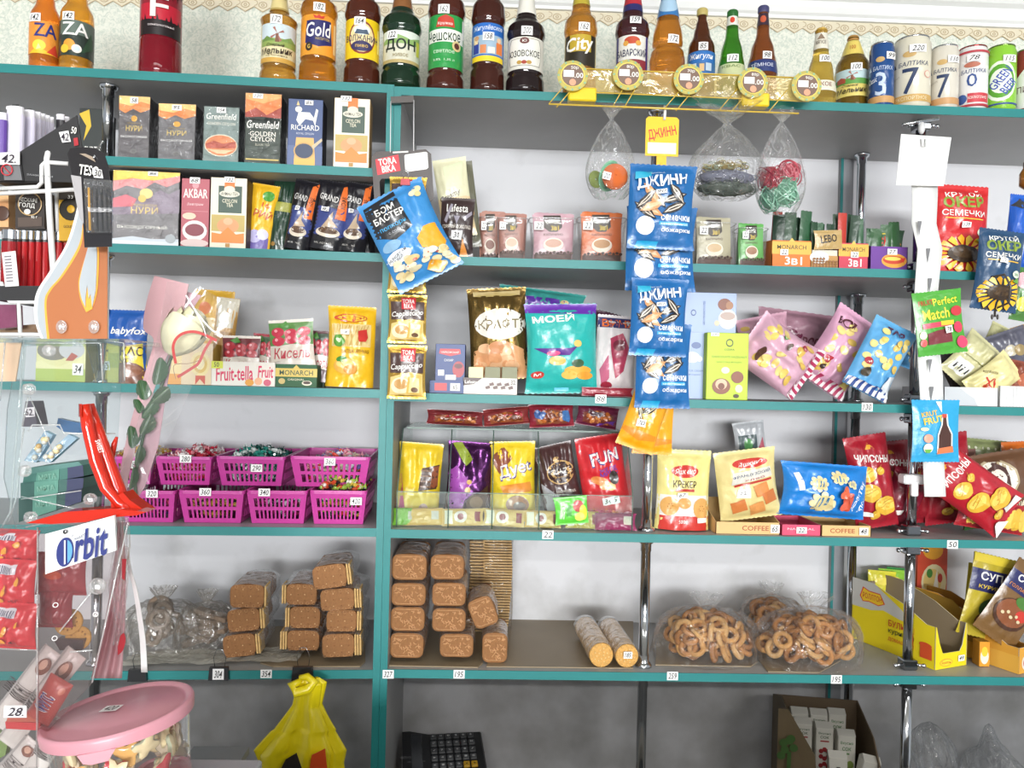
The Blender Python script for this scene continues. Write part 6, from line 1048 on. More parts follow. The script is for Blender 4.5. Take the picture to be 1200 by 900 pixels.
bag('crisp_bag', 'dark red crisp bag hidden behind the right pole', 'crisp bag', 1064, 574, 54, 92, -4, .18, .05, '#98202c', CH_(3), zi=3, group=GCR)
bag('crisp_bag', 'dark red crisp bag behind the strip with only its letters showing', 'crisp bag', 1108, 572, 62, 104, -8, .17, .05, '#a31f2e', CH_(5), zi=3, group=GCR)
bag('crisp_bag', 'wine red crisp bag foot behind the right pole', 'crisp bag', 1058, 592, 44, 64, 20, .1, .05, '#7d1c30', [('p', [(.2, .2), (.5, .3), (.5, .2), (.2, .1)], W)], zi=3, group=GCR)
bag('crisp_bag', 'large red crisp bag slumped forward at the shelf edge', 'crisp bag', 1136, 597, 62, 114, -56, .022, .05, '#b3202e', CH_()+[('p', [(.5, .06), (.9, .02), (.9, .10), (.5, .14)], W), ('p', [(.0, 0), (.4, 0), (.2, .1)], W)], zi=3, group=GCR, wr=.2)
bag('crisp_bag', 'brown bag with a cameo portrait and bread crisps lettering', 'crisp bag', 1168, 566, 94, 84, -10, .12, .07, '#6a4a34', [('e', .42, .66, .28, .27, '#b9a888'), ('e', .42, .66, .25, .24, '#ece6da'), ('p', [(.3, .55), (.3, .8), (.42, .9), (.56, .8), (.56, .55), (.5, .6), (.36, .6)], '#4a2c28'), ('e', .43, .68, .09, .12, '#f0dfd0'), ('p', [(.33, .8), (.43, .86), (.54, .78), (.44, .8)], '#4a2c28'), ('p', [(.32, .42), (.4, .54), (.47, .54), (.56, .42)], '#f4f0ea'), ('p', [(.38, .5), (.43, .46), (.48, .5), (.43, .54)], '#3a2420'), ('e', .4, .7, .012, .01, '#3a2420'), ('e', .46, .7, .012, .01, '#3a2420'), ('t', 'Хрустящий', .46, .26, .66, .14, '#e6d9bc', -6, .03), ('t', 'картофель', .6, .15, .5, .05, '#d9b070', -6, .01), ('p', [(.0, 0), (1, 0), (1, .1), (0, .06)], '#3a6a34')]+[('e', .88, .8-.16*i, .05, .08, '#e0a83c', 30) for i in range(3)], zi=3, z=None, wr=.16)
bag('crisp_bag', 'red bag with a fan of ridged crisps at the bottom right', 'crisp bag', 1160, 606, 84, 34, 8, .06, .04, '#a8242e', [('e', .2+.13*i, .5, .1, .42, '#e6b840' if i % 2 else '#f0cc5c', 10) for i in range(7)], zi=3, group=GCR)
bag('crisp_bag', 'olive snack bag with white dots behind the portrait bag', 'crisp bag', 1152, 536, 64, 54, 4, .24, .05, '#8a9464', [('e', .15+.12*i, .82, .02, .03, '#e6e6d0') for i in range(6)]+[R4(.3, .4, .6, .55, '#2c2c24'), ('e', .6, .6, .14, .12, '#b07a3c'), ('p', [(.0, .0), (.8, .0), (.7, .35), (.1, .3)], '#2a86c8')], z=IR[3]+.1, wr=.2)
bag('crisp_bag', 'orange snack bag at the right edge behind the portrait bag', 'crisp bag', 1196, 552, 44, 76, -4, .2, .05, '#cf6a24', [('e', .2+.25*i, .88, .03, .03, W) for i in range(3)]+[('p', [(.2, .2), (.6, .4), (.4, .0)], '#2a86c8'), ('e', .6, .6, .14, .08, '#e9a040')], z=IR[3]+.05, wr=.2)
bag('crisp_bag', 'pinkish brown bag squeezed between the strip and the olive bag', 'crisp bag', 1132, 552, 28, 60, -6, .22, .04, '#8a6258', [('e', .5, .7, .3, .14, '#c9a89a')], z=IR[3]+.06, wr=.2)
# ================================================================ biscuit shelf
def hardboard(name, label, pts_px, zi, L, num=None, npx=None):
    zz = (ZL if L else ZR)[zi]+.0006
    P = []
    for px, py in pts_px:
        v = ray(px, py); t = (zz-CAM.z)/v.z; q = CAM+v*t; P.append(q)
    c = sum(P, Vector())/len(P); t = thing(name, label, 'board', (c.x, c.y, zz)); g = G()
    n = len(P); lo = [(p.x-c.x, p.y-c.y, 0) for p in P]; hi = [(p.x-c.x, p.y-c.y, .003) for p in P]
    area_ = sum(lo[i][0]*lo[(i+1) % n][1]-lo[(i+1) % n][0]*lo[i][1] for i in range(n))
    g.add(lo+hi, [tuple(range(n, 2*n))[::1 if area_ > 0 else -1], tuple(range(n))[::-1 if area_ > 0 else 1]]+[(i, (i+1) % n, n+(i+1) % n, n+i)[::1 if area_ > 0 else -1] for i in range(n)], M('#8f7f66', 'lamin')); g.build('board_sheet', t)
    return t, zz+.003
hb = 'brown hardboard sheet '
hardboard('hardboard_sheet', hb+'with rounded corners under the biscuit stacks right of the post', [(452, 775), (456, 781), (560, 783), (566, 778), (566, 730), (456, 728)], 4, False)
hardboard('hardboard_sheet', hb+'lying mid shelf under the round biscuit rolls', [(570, 782), (742, 784), (742, 728), (590, 724)], 4, False)
hardboard('hardboard_sheet', hb+'with rounded corner under the ring biscuits', [(768, 780), (880, 782), (888, 776), (880, 734), (770, 732)], 4, False)
hardboard('hardboard_sheet', hb+'under the right hand bag of ring biscuits', [(889, 774), (900, 788), (960, 789), (985, 775), (975, 735), (892, 735)], 4, False)
hardboard('hardboard_sheet', hb+'under the left unit biscuit stacks', [(305, 778), (320, 782), (422, 782), (428, 776), (428, 735), (308, 735)], 5, True)
pv = thing('polythene_sheet', 'crumpled pale polythene sheet along the biscuit shelf of the left unit', 'sheet', hit(245, 772, .03, True)); pv.location.z = ZL[5]+.001
def shp(u, v):
    x = (u-.5)*.42; y = v*.10; return (x, y+.046*(u-.5), .003+.007*abs(noise.noise(Vector((u*9, v*3, 2))))+.005*abs(math.sin(u*7+v*9)))
G().grid(shp, 50, 10, clear('#e6e2d4', .35, .6, 30, .2, milk=.9)).build('sheet', pv)
BI = '#98693f'; BI2 = '#c9986a'; BIE = '#dcb678'
def block_pack(cx, cy, wp, hp, dy, L, label, rot=0, yaw=0, zi=4, z=None, stick=True, side=False, dep=.17, n=8, group='bags of oblong biscuits stacked on the shelf', tail=.02, col=BI, knot=None):
    """oblong biscuits standing in a row inside clear film, the first face towards the shop"""
    c = hit(cx, cy, dy, L); k = (c-CAM).dot(FW)/F; w, h = wp*k, hp*k
    root = thing('biscuit_pack', label, 'biscuits', c, group=group)
    Rm = Matrix.Rotation(local_rot(L, yaw), 3, 'Z') @ Matrix.Rotation(math.radians(rot), 3, 'Y'); root.rotation_euler = Rm.to_euler()
    root.location = c-Rm @ Vector((0, 0, h/2))
    if z is not None: root.location.z = z
    r = random.Random(int(cx*7+cy)); th = dep/n
    def ol(s=1, q=.25):
        P = []; rad = min(w, h)*q
        for (sx, sz, a0) in ((1, 1, 0), (-1, 1, 90), (-1, -1, 180), (1, -1, 270)):
            for i in range(4): a = math.radians(a0+30*i); P.append((sx*(w/2-rad)*s+rad*s*math.cos(a), h/2+sz*(h/2-rad)*s+rad*s*math.sin(a)))
        return P
    def biscuit():
        g = G(); P = ol(.97); n_ = len(P); P2 = ol(.9)
        vs = [(x, .0016, z) for x, z in P]+[(x, 0, z) for x, z in P2]+[(x, th*.8, z) for x, z in P]
        g.add(vs, [(i, (i+1) % n_, n_+(i+1) % n_, n_+i)[::-1] for i in range(n_)]+[(i, (i+1) % n_, 2*n_+(i+1) % n_, 2*n_+i) for i in range(n_)]+[tuple(range(n_, 2*n_))[::1], tuple(range(2*n_, 3*n_))[::-1]], M(col, 'bread'))
        return g
    f = biscuit(); rr = random.Random(3)
    # embossed pattern on the face: raised scrolls or docked holes
    if stick:
        for i in range(44):
            x, z = rr.uniform(-.38, .38)*w, h*rr.uniform(.14, .86); a = rr.uniform(0, PI); L_ = min(w, h)*.13
            f.tube([(x-math.cos(a)*L_/2, -.0003, z-math.sin(a)*L_/2), (x+rr.uniform(-.002, .002), -.0008, z+rr.uniform(-.002, .002)), (x+math.cos(a)*L_/2, -.0003, z+math.sin(a)*L_/2)], .0013, M(BI2, 'bread'), 4, caps=False)
        for s in (-1, 1): f.tube([(-w*.36, -.0004, h/2+s*h*.4), (w*.36, -.0004, h/2+s*h*.4)], .001, M(BI2, 'bread'), 4)
    else:
        for i in range(4):
            for j in range(3): f.lathe([(0, .0016), (.0006, .0012), (.0003, .0006)], M('#e6c08e' if (i+j) % 2 else '#8a5a34', 'bread'), 6, X=Matrix.Translation((w*(-.33+.22*i), -.0008, h*(.22+.28*j))) @ Matrix.Rotation(PI/2, 4, 'X'))
        for i in range(9): f.torus((w*(-.4+.1*i), -.0002, h*(.5+.4*(1 if i % 2 else -1))), .004, .0006, M(BI2, 'bread'), Matrix.Rotation(PI/2, 3, 'X'), 8, 3)
    o0 = f.build('biscuit', root, (0, .002, 0)); g2 = biscuit(); o1 = g2.build('biscuit', root, (0, .002+th, 0))
    for i in range(2, n):
        o = o1.copy(); C.objects.link(o); o.parent = root; o.location = (r.uniform(-.001, .001), .002+i*th, r.uniform(-.0008, .0008))
    if side:   # extra biscuits turned edge-on at the side, as light vertical stripes
        ss, cnt = side; g3 = G()
        for i in range(cnt): g3.box(ss*(w/2+.002+i*.0062)-.0022, .002, h*.06, ss*(w/2+.002+i*.0062)+.0022, .05, h*.94, M(BIE, 'bread'), .0012)
        g3.build('edge_biscuits', root)
    e = .0025; ex = (side[1]*.0065 if side else 0)
    def fb(u, v):
        a = 2*PI*u; q = (abs(math.cos(a))**3.2+abs(math.sin(a))**3.2)**(-1/3.2); cxx = (side[0]*ex/2 if side else 0)
        cr = 1+.03*noise.noise(Vector((u*14, v*7, cx)))+.02*math.sin(a*9+v*5)
        tp = 1 if v < .8 else 1-(v-.8)/.2*.55; y = -.003+v*(dep+tail)
        return (cxx+math.cos(a)*q*(w/2+e+ex/2)*cr*tp, y+.003*math.sin(a*5), h/2*tp+(h/2*(1-tp))*.5+math.sin(a)*q*(h/2+e)*cr*tp)
    g = G().grid(fb, 40, 12, FILMBAG); ns = 41
    g.build('film_bag', root)
    return root
GB1 = 'stack of biscuit bags right of the post'
z4 = ZR[4]+.0046
for i, (cy, hp, lb) in enumerate(((757, 30, 'bottom'), (726, 29, 'third'), (697, 27, 'second'), (665, 31, 'top'))):
    block_pack(478+(i-1.5)*1, cy, 40+i*.5, hp, .035, False, lb+' bag of the leftmost oblong biscuit stack right of the post', group=GB1)
for i, (cx, cy, wp, hp, lb) in enumerate(((535, 757, 40, 28, 'bottom'), (526, 727, 40, 28, 'third'), (526, 697, 40, 28, 'second'), (524, 665, 40, 30, 'top'))):
    block_pack(cx, cy, wp, hp, .035, False, lb+' bag of the second oblong biscuit stack from the post', group='second stack of biscuit bags')
block_pack(580, 757, 30, 36, .04, False, 'narrow upright bag of oblong biscuits beside the stacks', z=IR[4]+.002, dep=.13, group=None)
block_pack(566, 718, 30, 36, .035, False, 'bag of oblong biscuits tilted on top of the narrow upright bag', rot=-22, dep=.13, n=7, group=None)
# tall columns of biscuits seen edge-on behind
def column(cx, y0, y1, wp, dy, label, n):
    c = hit(cx, y1, dy); k = (c-CAM).dot(FW)/F; w = wp*k; base = ZR[4]+.0045; H = hit(cx, y0, dy).z-base
    root = thing('biscuit_column', label, 'biscuits', (c.x, c.y, base), 0, 'tall edge-on biscuit columns'); th = H/n; r = random.Random(n)
    g = G().box(-w/2, 0, 0, w/2, .05, th*.62, M('#c9a672', 'bread'), .0015); o = g.build('biscuit', root, (0, 0, 0))
    for i in range(1, n):
        q = o.copy(); C.objects.link(q); q.parent = root; q.location = (r.uniform(-.0012, .0012)+.010*math.sin(i/n*2.5), 0, i*th)
    g = G().grid(lambda u, v: (math.cos(2*PI*u)*(w/2+.012)*(1+.05*math.sin(u*40+v*6)), .025+math.sin(2*PI*u)*.036, v*H*1.04), 30, 10, FILMBAG); g.build('film_bag', root)
column(553, 633, 770, 18, .28, 'dark narrow column of biscuits between the stacks', 30)
column(577, 632, 760, 34, .28, 'tall wide column of thin biscuits behind the tilted bag', 34)
# left unit stacks
GL1 = 'stacks of scalloped biscuit bags left of the post'
for (cx, cy, wp, hp, dy, sd_, rot, lb) in (
    (280, 757, 38, 27, .06, (1, 2), -6, 'bottom bag of the left scalloped biscuit stack'), (285, 727, 38, 27, .06, (1, 2), -5, 'middle bag of the left scalloped biscuit stack'), (289, 699, 40, 28, .06, (1, 1), 0, 'top bag of the left scalloped biscuit stack'),
    (355, 751, 38, 24, .07, (-1, 3), 0, 'bottom bag of the middle scalloped biscuit stack'), (357, 724, 36, 26, .07, (-1, 2), 0, 'second bag of the middle scalloped biscuit stack'), (353, 697, 36, 25, .07, (-1, 2), 0, 'top bag of the middle scalloped biscuit stack'),
    (396, 757, 38, 28, .03, (1, 3), -2, 'bottom bag of the scalloped stack at the post'), (400, 728, 36, 26, .03, (1, 2), 0, 'third bag of the scalloped stack at the post'), (395, 703, 40, 26, .03, (1, 3), -4, 'second bag of the scalloped stack at the post'), (386, 676, 40, 28, .03, (1, 2), -8, 'top bag of the scalloped stack at the post')):
    block_pack(cx, cy, wp, hp, dy, True, lb, rot=rot, stick=False, side=sd_, dep=.14, n=6, group=GL1, tail=.06)
def loose_film(root, w, d, h, seed, name='film_bag', knot=True, mat=None, kx=.0):
    """soft bag resting on the shelf with a gathered neck on top"""
    def f(u, v):
        a = 2*PI*u; s = 1 if v < .02 else max(0, 1-((v-.02)/.78)**2.6)**.5 if v < .74 else .16+(v-.74)/.26*.16
        if v >= .70: s = .30-(v-.70)*3.2 if v < .76 else .11+(v-.76)*.9
        pl = 1+.10*math.sin(9*a+seed)*min(1, v*1.6)+.05*math.sin(17*a+v*5)
        zz = v/.74*h if v < .74 else h+(v-.74)/.26*h*.28
        return (math.cos(a)*w/2*s*pl+kx*v, math.sin(a)*d/2*s*pl, zz+.004*noise.noise(Vector((math.cos(a)*3, math.sin(a)*3, v*6+seed))))
    g = G().grid(f, 54, 26, mat or FILMBAG); g.build(name, root)
def grey_biscuit_bag(cx, yt, yb, wp, dy, label, seed, rings=False):
    c = hit(cx, yb, dy, True); k = (c-CAM).dot(FW)/F; w, h = wp*k, (yb-yt)*k; root = thing('biscuit_bag', label, 'biscuits', (c.x, c.y, ZL[5]+.003), local_rot(True), 'tied bags of dull brown biscuits')
    r = random.Random(seed)
    m = M('#8a7664', 'bread')
    for i in range(11):
        g = G(); L_ = w*.62
        if rings: g.torus((0, 0, 0), .022, .008, m, None, 14, 6)
        else: g.box(-L_/2, -.018, -.006, L_/2, .018, .006, m, .003)
        o = g.build('biscuit', root, (r.uniform(-.12, .12)*w, (r.uniform(-.22, .22))*w*.6, (.034 if rings else .02)+i/11*h*.5)); o.rotation_euler = (r.uniform(-.35, .35)+(1.2 if rings else 0), r.uniform(-.35, .35), r.uniform(-.5, .5))
    loose_film(root, w, w*.8, h*.8, seed, mat=clear('#b5aca0', .22, 1, 26, .12, milk=.5))
grey_biscuit_bag(190, 695, 762, 92, .17, 'tied clear bag of dull biscuits beside the pink wrapping', 4, True)
grey_biscuit_bag(242, 690, 752, 72, .18, 'clear bag of long dull biscuits left of the scalloped stacks', 7)
# round biscuit rolls
for i, (cx, wp) in enumerate(((704, 28), (734, 27))):
    c = hit(cx, 768, .03); k = (c-CAM).dot(FW)/F; R = wp/2*k
    root = thing('biscuit_roll', ('left', 'right')[i]+' roll of round golden biscuits lying towards the back of the shelf', 'biscuits', (c.x, .02, ZR[4]+.0045), math.radians(3), 'two rolls of round biscuits'); n = 26; th = .0085
    g = G().lathe([(0, R*.9), (.0012, R), (.006, R), (.0066, R*.9)], M('#d9a55a', 'bread'), 22, X=Matrix.Translation((0, .0066, R)) @ Matrix.Rotation(PI/2, 4, 'X'))
    for a_ in range(12): g.ball((R*.88*math.cos(a_*PI/6), -.0002, R+R*.88*math.sin(a_*PI/6)), .0026, M('#e3b76c', 'bread'), 6, 4)
    for q in range(14): g.ball((R*.5*math.cos(q*2.4)*((q+1)/14)**.5*1.3, -.0004, R+R*.5*math.sin(q*2.4)*((q+1)/14)**.5*1.3), .0018, M('#efd394', 'bread'), 6, 4)
    o = g.build('biscuit', root, (0, 0, 0)); g = G().lathe([(0, R*.9), (.0012, R), (.006, R), (.0066, R*.9)], M('#cfa468', 'bread'), 18, X=Matrix.Translation((0, .0066, R)) @ Matrix.Rotation(PI/2, 4, 'X')); o1 = g.build('biscuit', root, (0, th, 0)); r = random.Random(i)
    for j in range(2, n): q = o1.copy(); C.objects.link(q); q.parent = root; q.location = (r.uniform(-.0012, .0012), j*th, r.uniform(0, .001))
    G().grid(lambda u, v: (math.cos(2*PI*u)*(R+.003)*(1+.03*math.sin(u*44)), -.004+v*(n*th+.01), R+.001+math.sin(2*PI*u)*(R+.0025)), 30, 8, FILMBAG).build('film_wrap', root)
    if i: price(root, '185', lambda x, z, o: (x, -.006-o, z+R*.9), .022, .017, .5, .5, 1, 1)
# sushki: bags of ring biscuits
def ring_bag(cx, yb, wp, hp, dy, label, seed, n, kx=0, inner=.0075, knot=0):
    c = hit(cx, yb, dy); k = (c-CAM).dot(FW)/F; w, h = wp*k, hp*k; root = thing('ring_biscuit_bag', label, 'biscuits', (c.x, c.y+.06, ZR[4]+.0045), 0, 'bags of ring biscuits')
    r = random.Random(seed); cols = ['#b57c42', '#c99556', '#a06a34', '#cfa268']; ms = []
    for q in cols: ms.append(G().torus((0, 0, 0), .0185, .0072, M(q, 'bread'), None, 16, 7).build('ring_biscuit', root))
    pts = []
    tries = 0
    while len(pts) < n and tries < 6000:
        tries += 1; a = r.uniform(0, 2*PI); q = r.uniform(0, 1)**.5; z = r.uniform(.0, 1); s = (1-z**2.2)**.5
        p = Vector((math.cos(a)*q*(w/2-.03)*s+kx*z, math.sin(a)*q*.075*s, .027+z*(h*.52)))
        if all((p-o_).length > .0185 for o_ in pts): pts.append(p)
    for i, p in enumerate(pts):
        o = ms[i] if i < 4 else ms[i % 4].copy()
        if i >= 4: C.objects.link(o); o.parent = root
        o.location = p; o.rotation_euler = (r.uniform(.2, 1.6), r.uniform(-.6, .6), r.uniform(-1.2, 1.2))
    loose_film(root, w*1.04, .20, h*.86, seed, mat=FILM2, kx=kx); return root
ring_bag(835, 762, 124, 66, .06, 'knotted clear bag of ring biscuits right of the centre pole', 3, 84)
ring_bag(920, 760, 84, 66, .16, 'smaller clear bag of ring biscuits behind the big one', 5, 46, kx=-.02)
ring_bag(953, 786, 128, 72, .035, 'big clear bag of ring biscuits with a side knot, at the shelf edge', 7, 90, kx=.03)
# binder clips on the shelf edge and the yellow bag
clip(257, 788, -.004, '#2a2a2c', 'black binder clip on the shelf edge, priced 304', .024, num='304', L=True)
clip(355, 788, -.004, '#2a2a2c', 'black binder clip holding up the yellow carrier bag', .026, L=True)
clip(162, 790, -.004, '#2a2a2c', 'black binder clip beside the white strap', .022, L=True)
c = hit(357, 794, -.05, True); yb = thing('carrier_bag', 'yellow plastic carrier bag hanging knotted from the binder clip', 'bag', c, local_rot(True)); yb.location.z -= .0; m = M('#e8d413', 'film')
ctrl = [(0, 4, 16), (-6, 11, 24), (-18, 10, 22), (-32, 12, 20), (-60, 30, 34), (-84, 50, 46), (-100, 46, 44), (-130, 48, 48), (-165, 50, 50)]
kk = (c-CAM).dot(FW)/F
def cur(t):
    t *= len(ctrl)-1; i = min(int(t), len(ctrl)-2); f = t-i; f = f*f*(3-2*f); a, b = ctrl[i], ctrl[i+1]; return a[0]+(b[0]-a[0])*f, a[1]+(b[1]-a[1])*f, a[2]+(b[2]-a[2])*f
def fy(u, v):
    z, l, r = cur(v); a = 2*PI*u; x = math.cos(a); hw = (l if x < 0 else r); pl = 1+.10*math.sin(8*a+v*3)*min(1, v*2)+.06*math.sin(15*a-v*6)
    return (x*hw*kk*pl+(-.004 if v > .5 else 0), math.sin(a)*min(hw*.32, 14)*kk*(1+.35*math.sin(6*a+v*4))+.0, z*kk+.01*math.sin(3*a)*v)
G().grid(fy, 80, 50, m).build('bag_film', yb)
g = G(); g.tube([(-.006, -.01, -.004), (-.028, -.016, -.012), (-.016, -.02, -.028), (.012, -.02, -.02), (.026, -.014, -.006), (.008, -.01, .006), (-.01, -.008, .002)], [.008, .011, .012, .012, .011, .009, .007], m, 10); g.build('knot', yb)
g = G(); g.prism([(-.055, -.27), (-.03, -.215), (-.005, -.20), (.02, -.27)], -.052, -.05, M('#2a2420', 'print')).prism([(.02, -.27), (.03, -.205), (.06, -.19), (.07, -.27)], -.053, -.051, M('#cf4a1c', 'print')); g.build('print', yb, (0, 0, .045))
# soup cartons at the right end of the biscuit shelf
def deep_box(label, pf, pb, hf_px, hb_px, z, col, items_side, items_front, side_col, num=None):
    pass
zq = IR[4]
def quad_S(o, ux, uz, nrm):
    o, ux, uz, nrm = map(Vector, (o, ux, uz, nrm)); ux.normalize(); uz.normalize(); nrm.normalize()
    return lambda x, z, off: tuple(o+ux*x+uz*z+nrm*off)
def display_box(name, label, fx0, fx1, fy_top, dy, depth, ang, hback, col, wallcol, front_items, side_items, inner='#8f7f68', num=None, zi=4, notch=True):
    """tall-backed shipping carton cut away at the front; side panels rise towards the back"""
    zs_ = IR[zi]; p = hit(fx0, fy_top, dy); q = hit(fx1, fy_top, dy); w = (q-p).length; hfr = p.z-zs_; t = .002
    root = thing(name, label, 'carton', ((p.x+q.x)/2, dy, zs_), math.radians(ang)); m = M(col, 'paper'); mi = M(inner, 'paper')
    # front with a dip
    fr = [(-w/2, 0), (w/2, 0), (w/2, hfr), (w/2-.004, hfr), (w*.36, hfr*.5), (w*.28, hfr*.36), (-w*.26, hfr*.36), (-w*.36, hfr*.6), (-w/2+.004, hfr), (-w/2, hfr)] if notch else [(-w/2, 0), (w/2, 0), (w/2, hfr), (-w/2, hfr)]
    G().prism(fr, 0, t, m, M('#e0ddd0', 'paper')).build('front_panel', root)
    sidep = [(0, 0), (depth, 0), (depth, hback), (depth*.75, hback), (depth*.35, hfr+(hback-hfr)*.5), (depth*.1, hfr), (0, hfr)]
    for s in (-1, 1):
        X = Matrix(((0, 1, 0, 0), (1, 0, 0, 0), (0, 0, 1, 0), (0, 0, 0, 1)))
        a, b = (-w/2, -w/2+t) if s < 0 else (w/2-t, w/2)
        g = G().prism(sidep[::-1], a, b, m if s < 0 else mi, M('#cfc7b4', 'paper'), X=X); o = g.build('side_panel', root)
        if s < 0: g = G(); decals(g, lambda x, z, off: (-w/2-off, depth/2-x, z), depth, hback, side_items); g.build('side_print', o)
        else: G().prism(sidep[::-1], w/2+.0001, w/2+.0006, m, X=X).build('outer_print', o)
    G().box(-w/2, depth-t, 0, w/2, depth, hback*.9, mi).build('back_panel', root)
    G().box(-w/2+t, t, .0003, w/2-t, depth-t, t, mi).build('base_panel', root)
    g = G(); decals(g, flatS, w, hfr, front_items); g.build('front_print', root)
    if num: price(root, num, flatS, w, hfr, .8, .2, .2, .14)
    return root, w, hfr
def side_clip(poly): return poly
rb, w_, h_ = display_box('soup_carton', 'open yellow soup carton cut away at the front, priced 49', 1092, 1145, 738, .02, .27, 21, .175, '#ecd51c', None, [('e', .35, .14, .2, .09, '#e0a03c'), ('e', .35, .14, .18, .07, '#f4dc3c'), ('t', 'Роллтон', .35, .14, .28, .07, '#c8402c', 0, .02)],
 [('p', [(.0, .55), (.0, 1.0), (.28, 1.0), (.62, .72), (.75, .55), (.6, .56), (.4, .62), (.25, .56)], '#c9c7c0'), ('p', [(.1, .74), (.14, .9), (.22, .86), (.36, .86), (.42, .72), (.34, .66), (.22, .68), (.14, .66)], '#d8432c'), ('p', [(.115, .745), (.15, .88), (.22, .845), (.355, .845), (.405, .72), (.34, .675), (.22, .695), (.145, .675)], '#f2c82c'), ('t', 'РОЛЛТОН', .26, .77, .24, .09, '#c8402c', 0, .03), ('t', 'БУЛЬОН', .62, .46, .3, .1, '#c8432c', 0, .03), ('t', 'куриный', .62, .34, .3, .1, '#3a4a2c', 0, .02), ('t', 'ДОМАШНИЙ', .62, .22, .3, .08, '#d8602c', 0, .02), ('p', [(.84, .12), (.84, .3), (.97, .3), (.97, .12)], '#d8542c'), ('e', .9, .32, .07, .04, '#d8542c')], num='49')
rb.location = hit(1114, 787, .06); rb.location.z = IR[4]
GSO = 'soup and broth packets in the cartons'
for i, (px, cx, col) in enumerate(((1030, 0, '#d9d03a'), (1042, 0, '#8ac03c'), (1052, 0, '#2f8a44'))):
    bag('broth_packet', ('yellow', 'lime', 'green')[i]+' broth packet at the back of the yellow carton', 'packet', px+2, 682, 34, 38, 4, .325+.016*i, .012, col, [R4(.1, .2, .9, .4, '#2c4a9a' if i == 1 else W), ('e', .5, .7, .3, .12, '#f0e060')], z=IR[4]+.085, group=GSO)
box_item('noodle_box', 'red noodle packet standing behind the yellow carton, with a food bowl', 'food box', 1075, 1110, 634, 4, False, .34, .03, '#d04a30', [('e', .5, .9, .34, .1, '#f0a830'), ('e', .55, .55, .42, .2, '#e9dcb0'), ('e', .5, .56, .3, .14, '#e6c878'), ('p', [(.5, .45), (.7, .5), (.65, .7)], W), ('e', .4, .65, .1, .05, '#4a8a3a'), ('e', .75, .6, .08, .05, '#c8382c'), R4(0, .28, 1, .33, '#c8a02c'), R4(0, 0, 1, .28, '#e6c82c')])
rb2, w3, h3 = display_box('soup_carton', 'orange and yellow soup carton with soup packets, cut by the right edge', 1188, 1214, 758, .03, .30, 24, .15, '#e0a23c', None, [('e', .5, .4, .3, .3, '#e9e0d0'), ('e', .5, .4, .2, .2, '#d8442c')], [R4(0, 0, 1, .3, '#e6b04a'), ('p', [(.0, .3), (.0, 1), (.4, .95), (.7, .5), (.6, .3)], '#a8843c')], notch=False, inner='#a8742c')
rb2.location = hit(1202, 785, .03); rb2.location.z = IR[4]
box_item('soup_carton', 'small orange carton foot behind the yellow soup carton', 'carton', 1148, 1160, 752, 4, False, .07, .03, '#e0982c', [('e', .5, .4, .4, .3, '#efe6d0'), ('e', .5, .6, .3, .2, '#e8c83c')], '#b07a28')
def soup(c): return [R4(0, .55, 1, .82, '#23265c'), ('t', 'СУП', .4, .74, .44, .1, W, 0, .06), ('t', 'КУРИНЫЙ', .5, .62, .66, .06, '#e8c83c', 0, .02), ('e', .6, .35, .34, .15, '#3c5a34'), ('e', .6, .2, .36, .14, '#7a5234'), ('e', .5, .22, .14, .06, '#c8a05c'), R4(0, .9, 1, 1, '#d9c23a')]
bag('soup_packet', 'yellow and navy chicken soup packet standing in the orange carton', 'packet', 1160, 706, 62, 96, 12, .10, .014, '#b9a632', soup(0), z=IR[4]+.05, group=GSO)
bag('soup_packet', 'yellow soup packet behind the navy one', 'packet', 1166, 696, 70, 60, 4, .15, .014, '#d9c94a', [], z=IR[4]+.10, group=GSO)
bag('soup_packet', 'brown soup packet leaning right with a bowl of goulash', 'packet', 1190, 716, 58, 96, 34, .06, .014, '#7a5a34', [R4(0, .62, 1, .86, '#23265c'), ('t', 'СУП', .4, .8, .44, .09, W, 0, .06), ('t', 'ГОЛЛАНДСКИЙ', .5, .68, .8, .06, '#d98a2c', 0, .02), ('e', .5, .36, .4, .2, '#4a2c1c'), ('e', .5, .38, .36, .17, '#8a5030'), ('e', .7, .4, .14, .07, '#c8392c'), ('e', .6, .55, .2, .07, '#4a7a34')]+[('e', .3+.1*i, .33+.04*(i % 2), .04, .02, '#d9c8a0') for i in range(5)], z=IR[4]+.04, group=GSO)
# ================================================================ bottom bay
zb6 = IR[5]
# raised ledge that carries the things in the bottom bay
# calculator propped on a carton
p = hit(524, 900, .16); k = (p-CAM).dot(FW)/F
pr = thing('cardboard_box', 'plain carton below the frame propping up the calculator', 'box', (p.x, .22, zb6)); G().box(-.10, -.07, 0, .10, .10, .135, M('#8a6a48', 'paper'), .002).build('box_body', pr)
cal = thing('calculator', 'black desk calculator leaning back with grey and two yellow keys', 'calculator', (p.x-.002, .15, zb6+.139), 0, None)
Rm = Matrix.Rotation(math.radians(4), 3, 'Z') @ Matrix.Rotation(math.radians(-78), 3, 'X') @ Matrix.Rotation(math.radians(-3), 3, 'Y'); cal.rotation_euler = Rm.to_euler()
w, h = 100*k*1.0, .19; Kc = M('#1b1b1d', 'plastic')
g = G().box(-w/2, 0, 0, w/2, .016, h, Kc, .004); g.prism([(-w/2, 0), (-w/2, h+.006), (-w/2+.022, h+.006), (-w/2+.075, h-.012), (-w/2+.075, 0)], -.006, .002, Kc); g.build('case', cal)
G().box(-w/2+.024, -.008, .01, -w/2+.055, -.0055, h-.012, M('#34363a', 'gloss'), .001).build('display', cal)
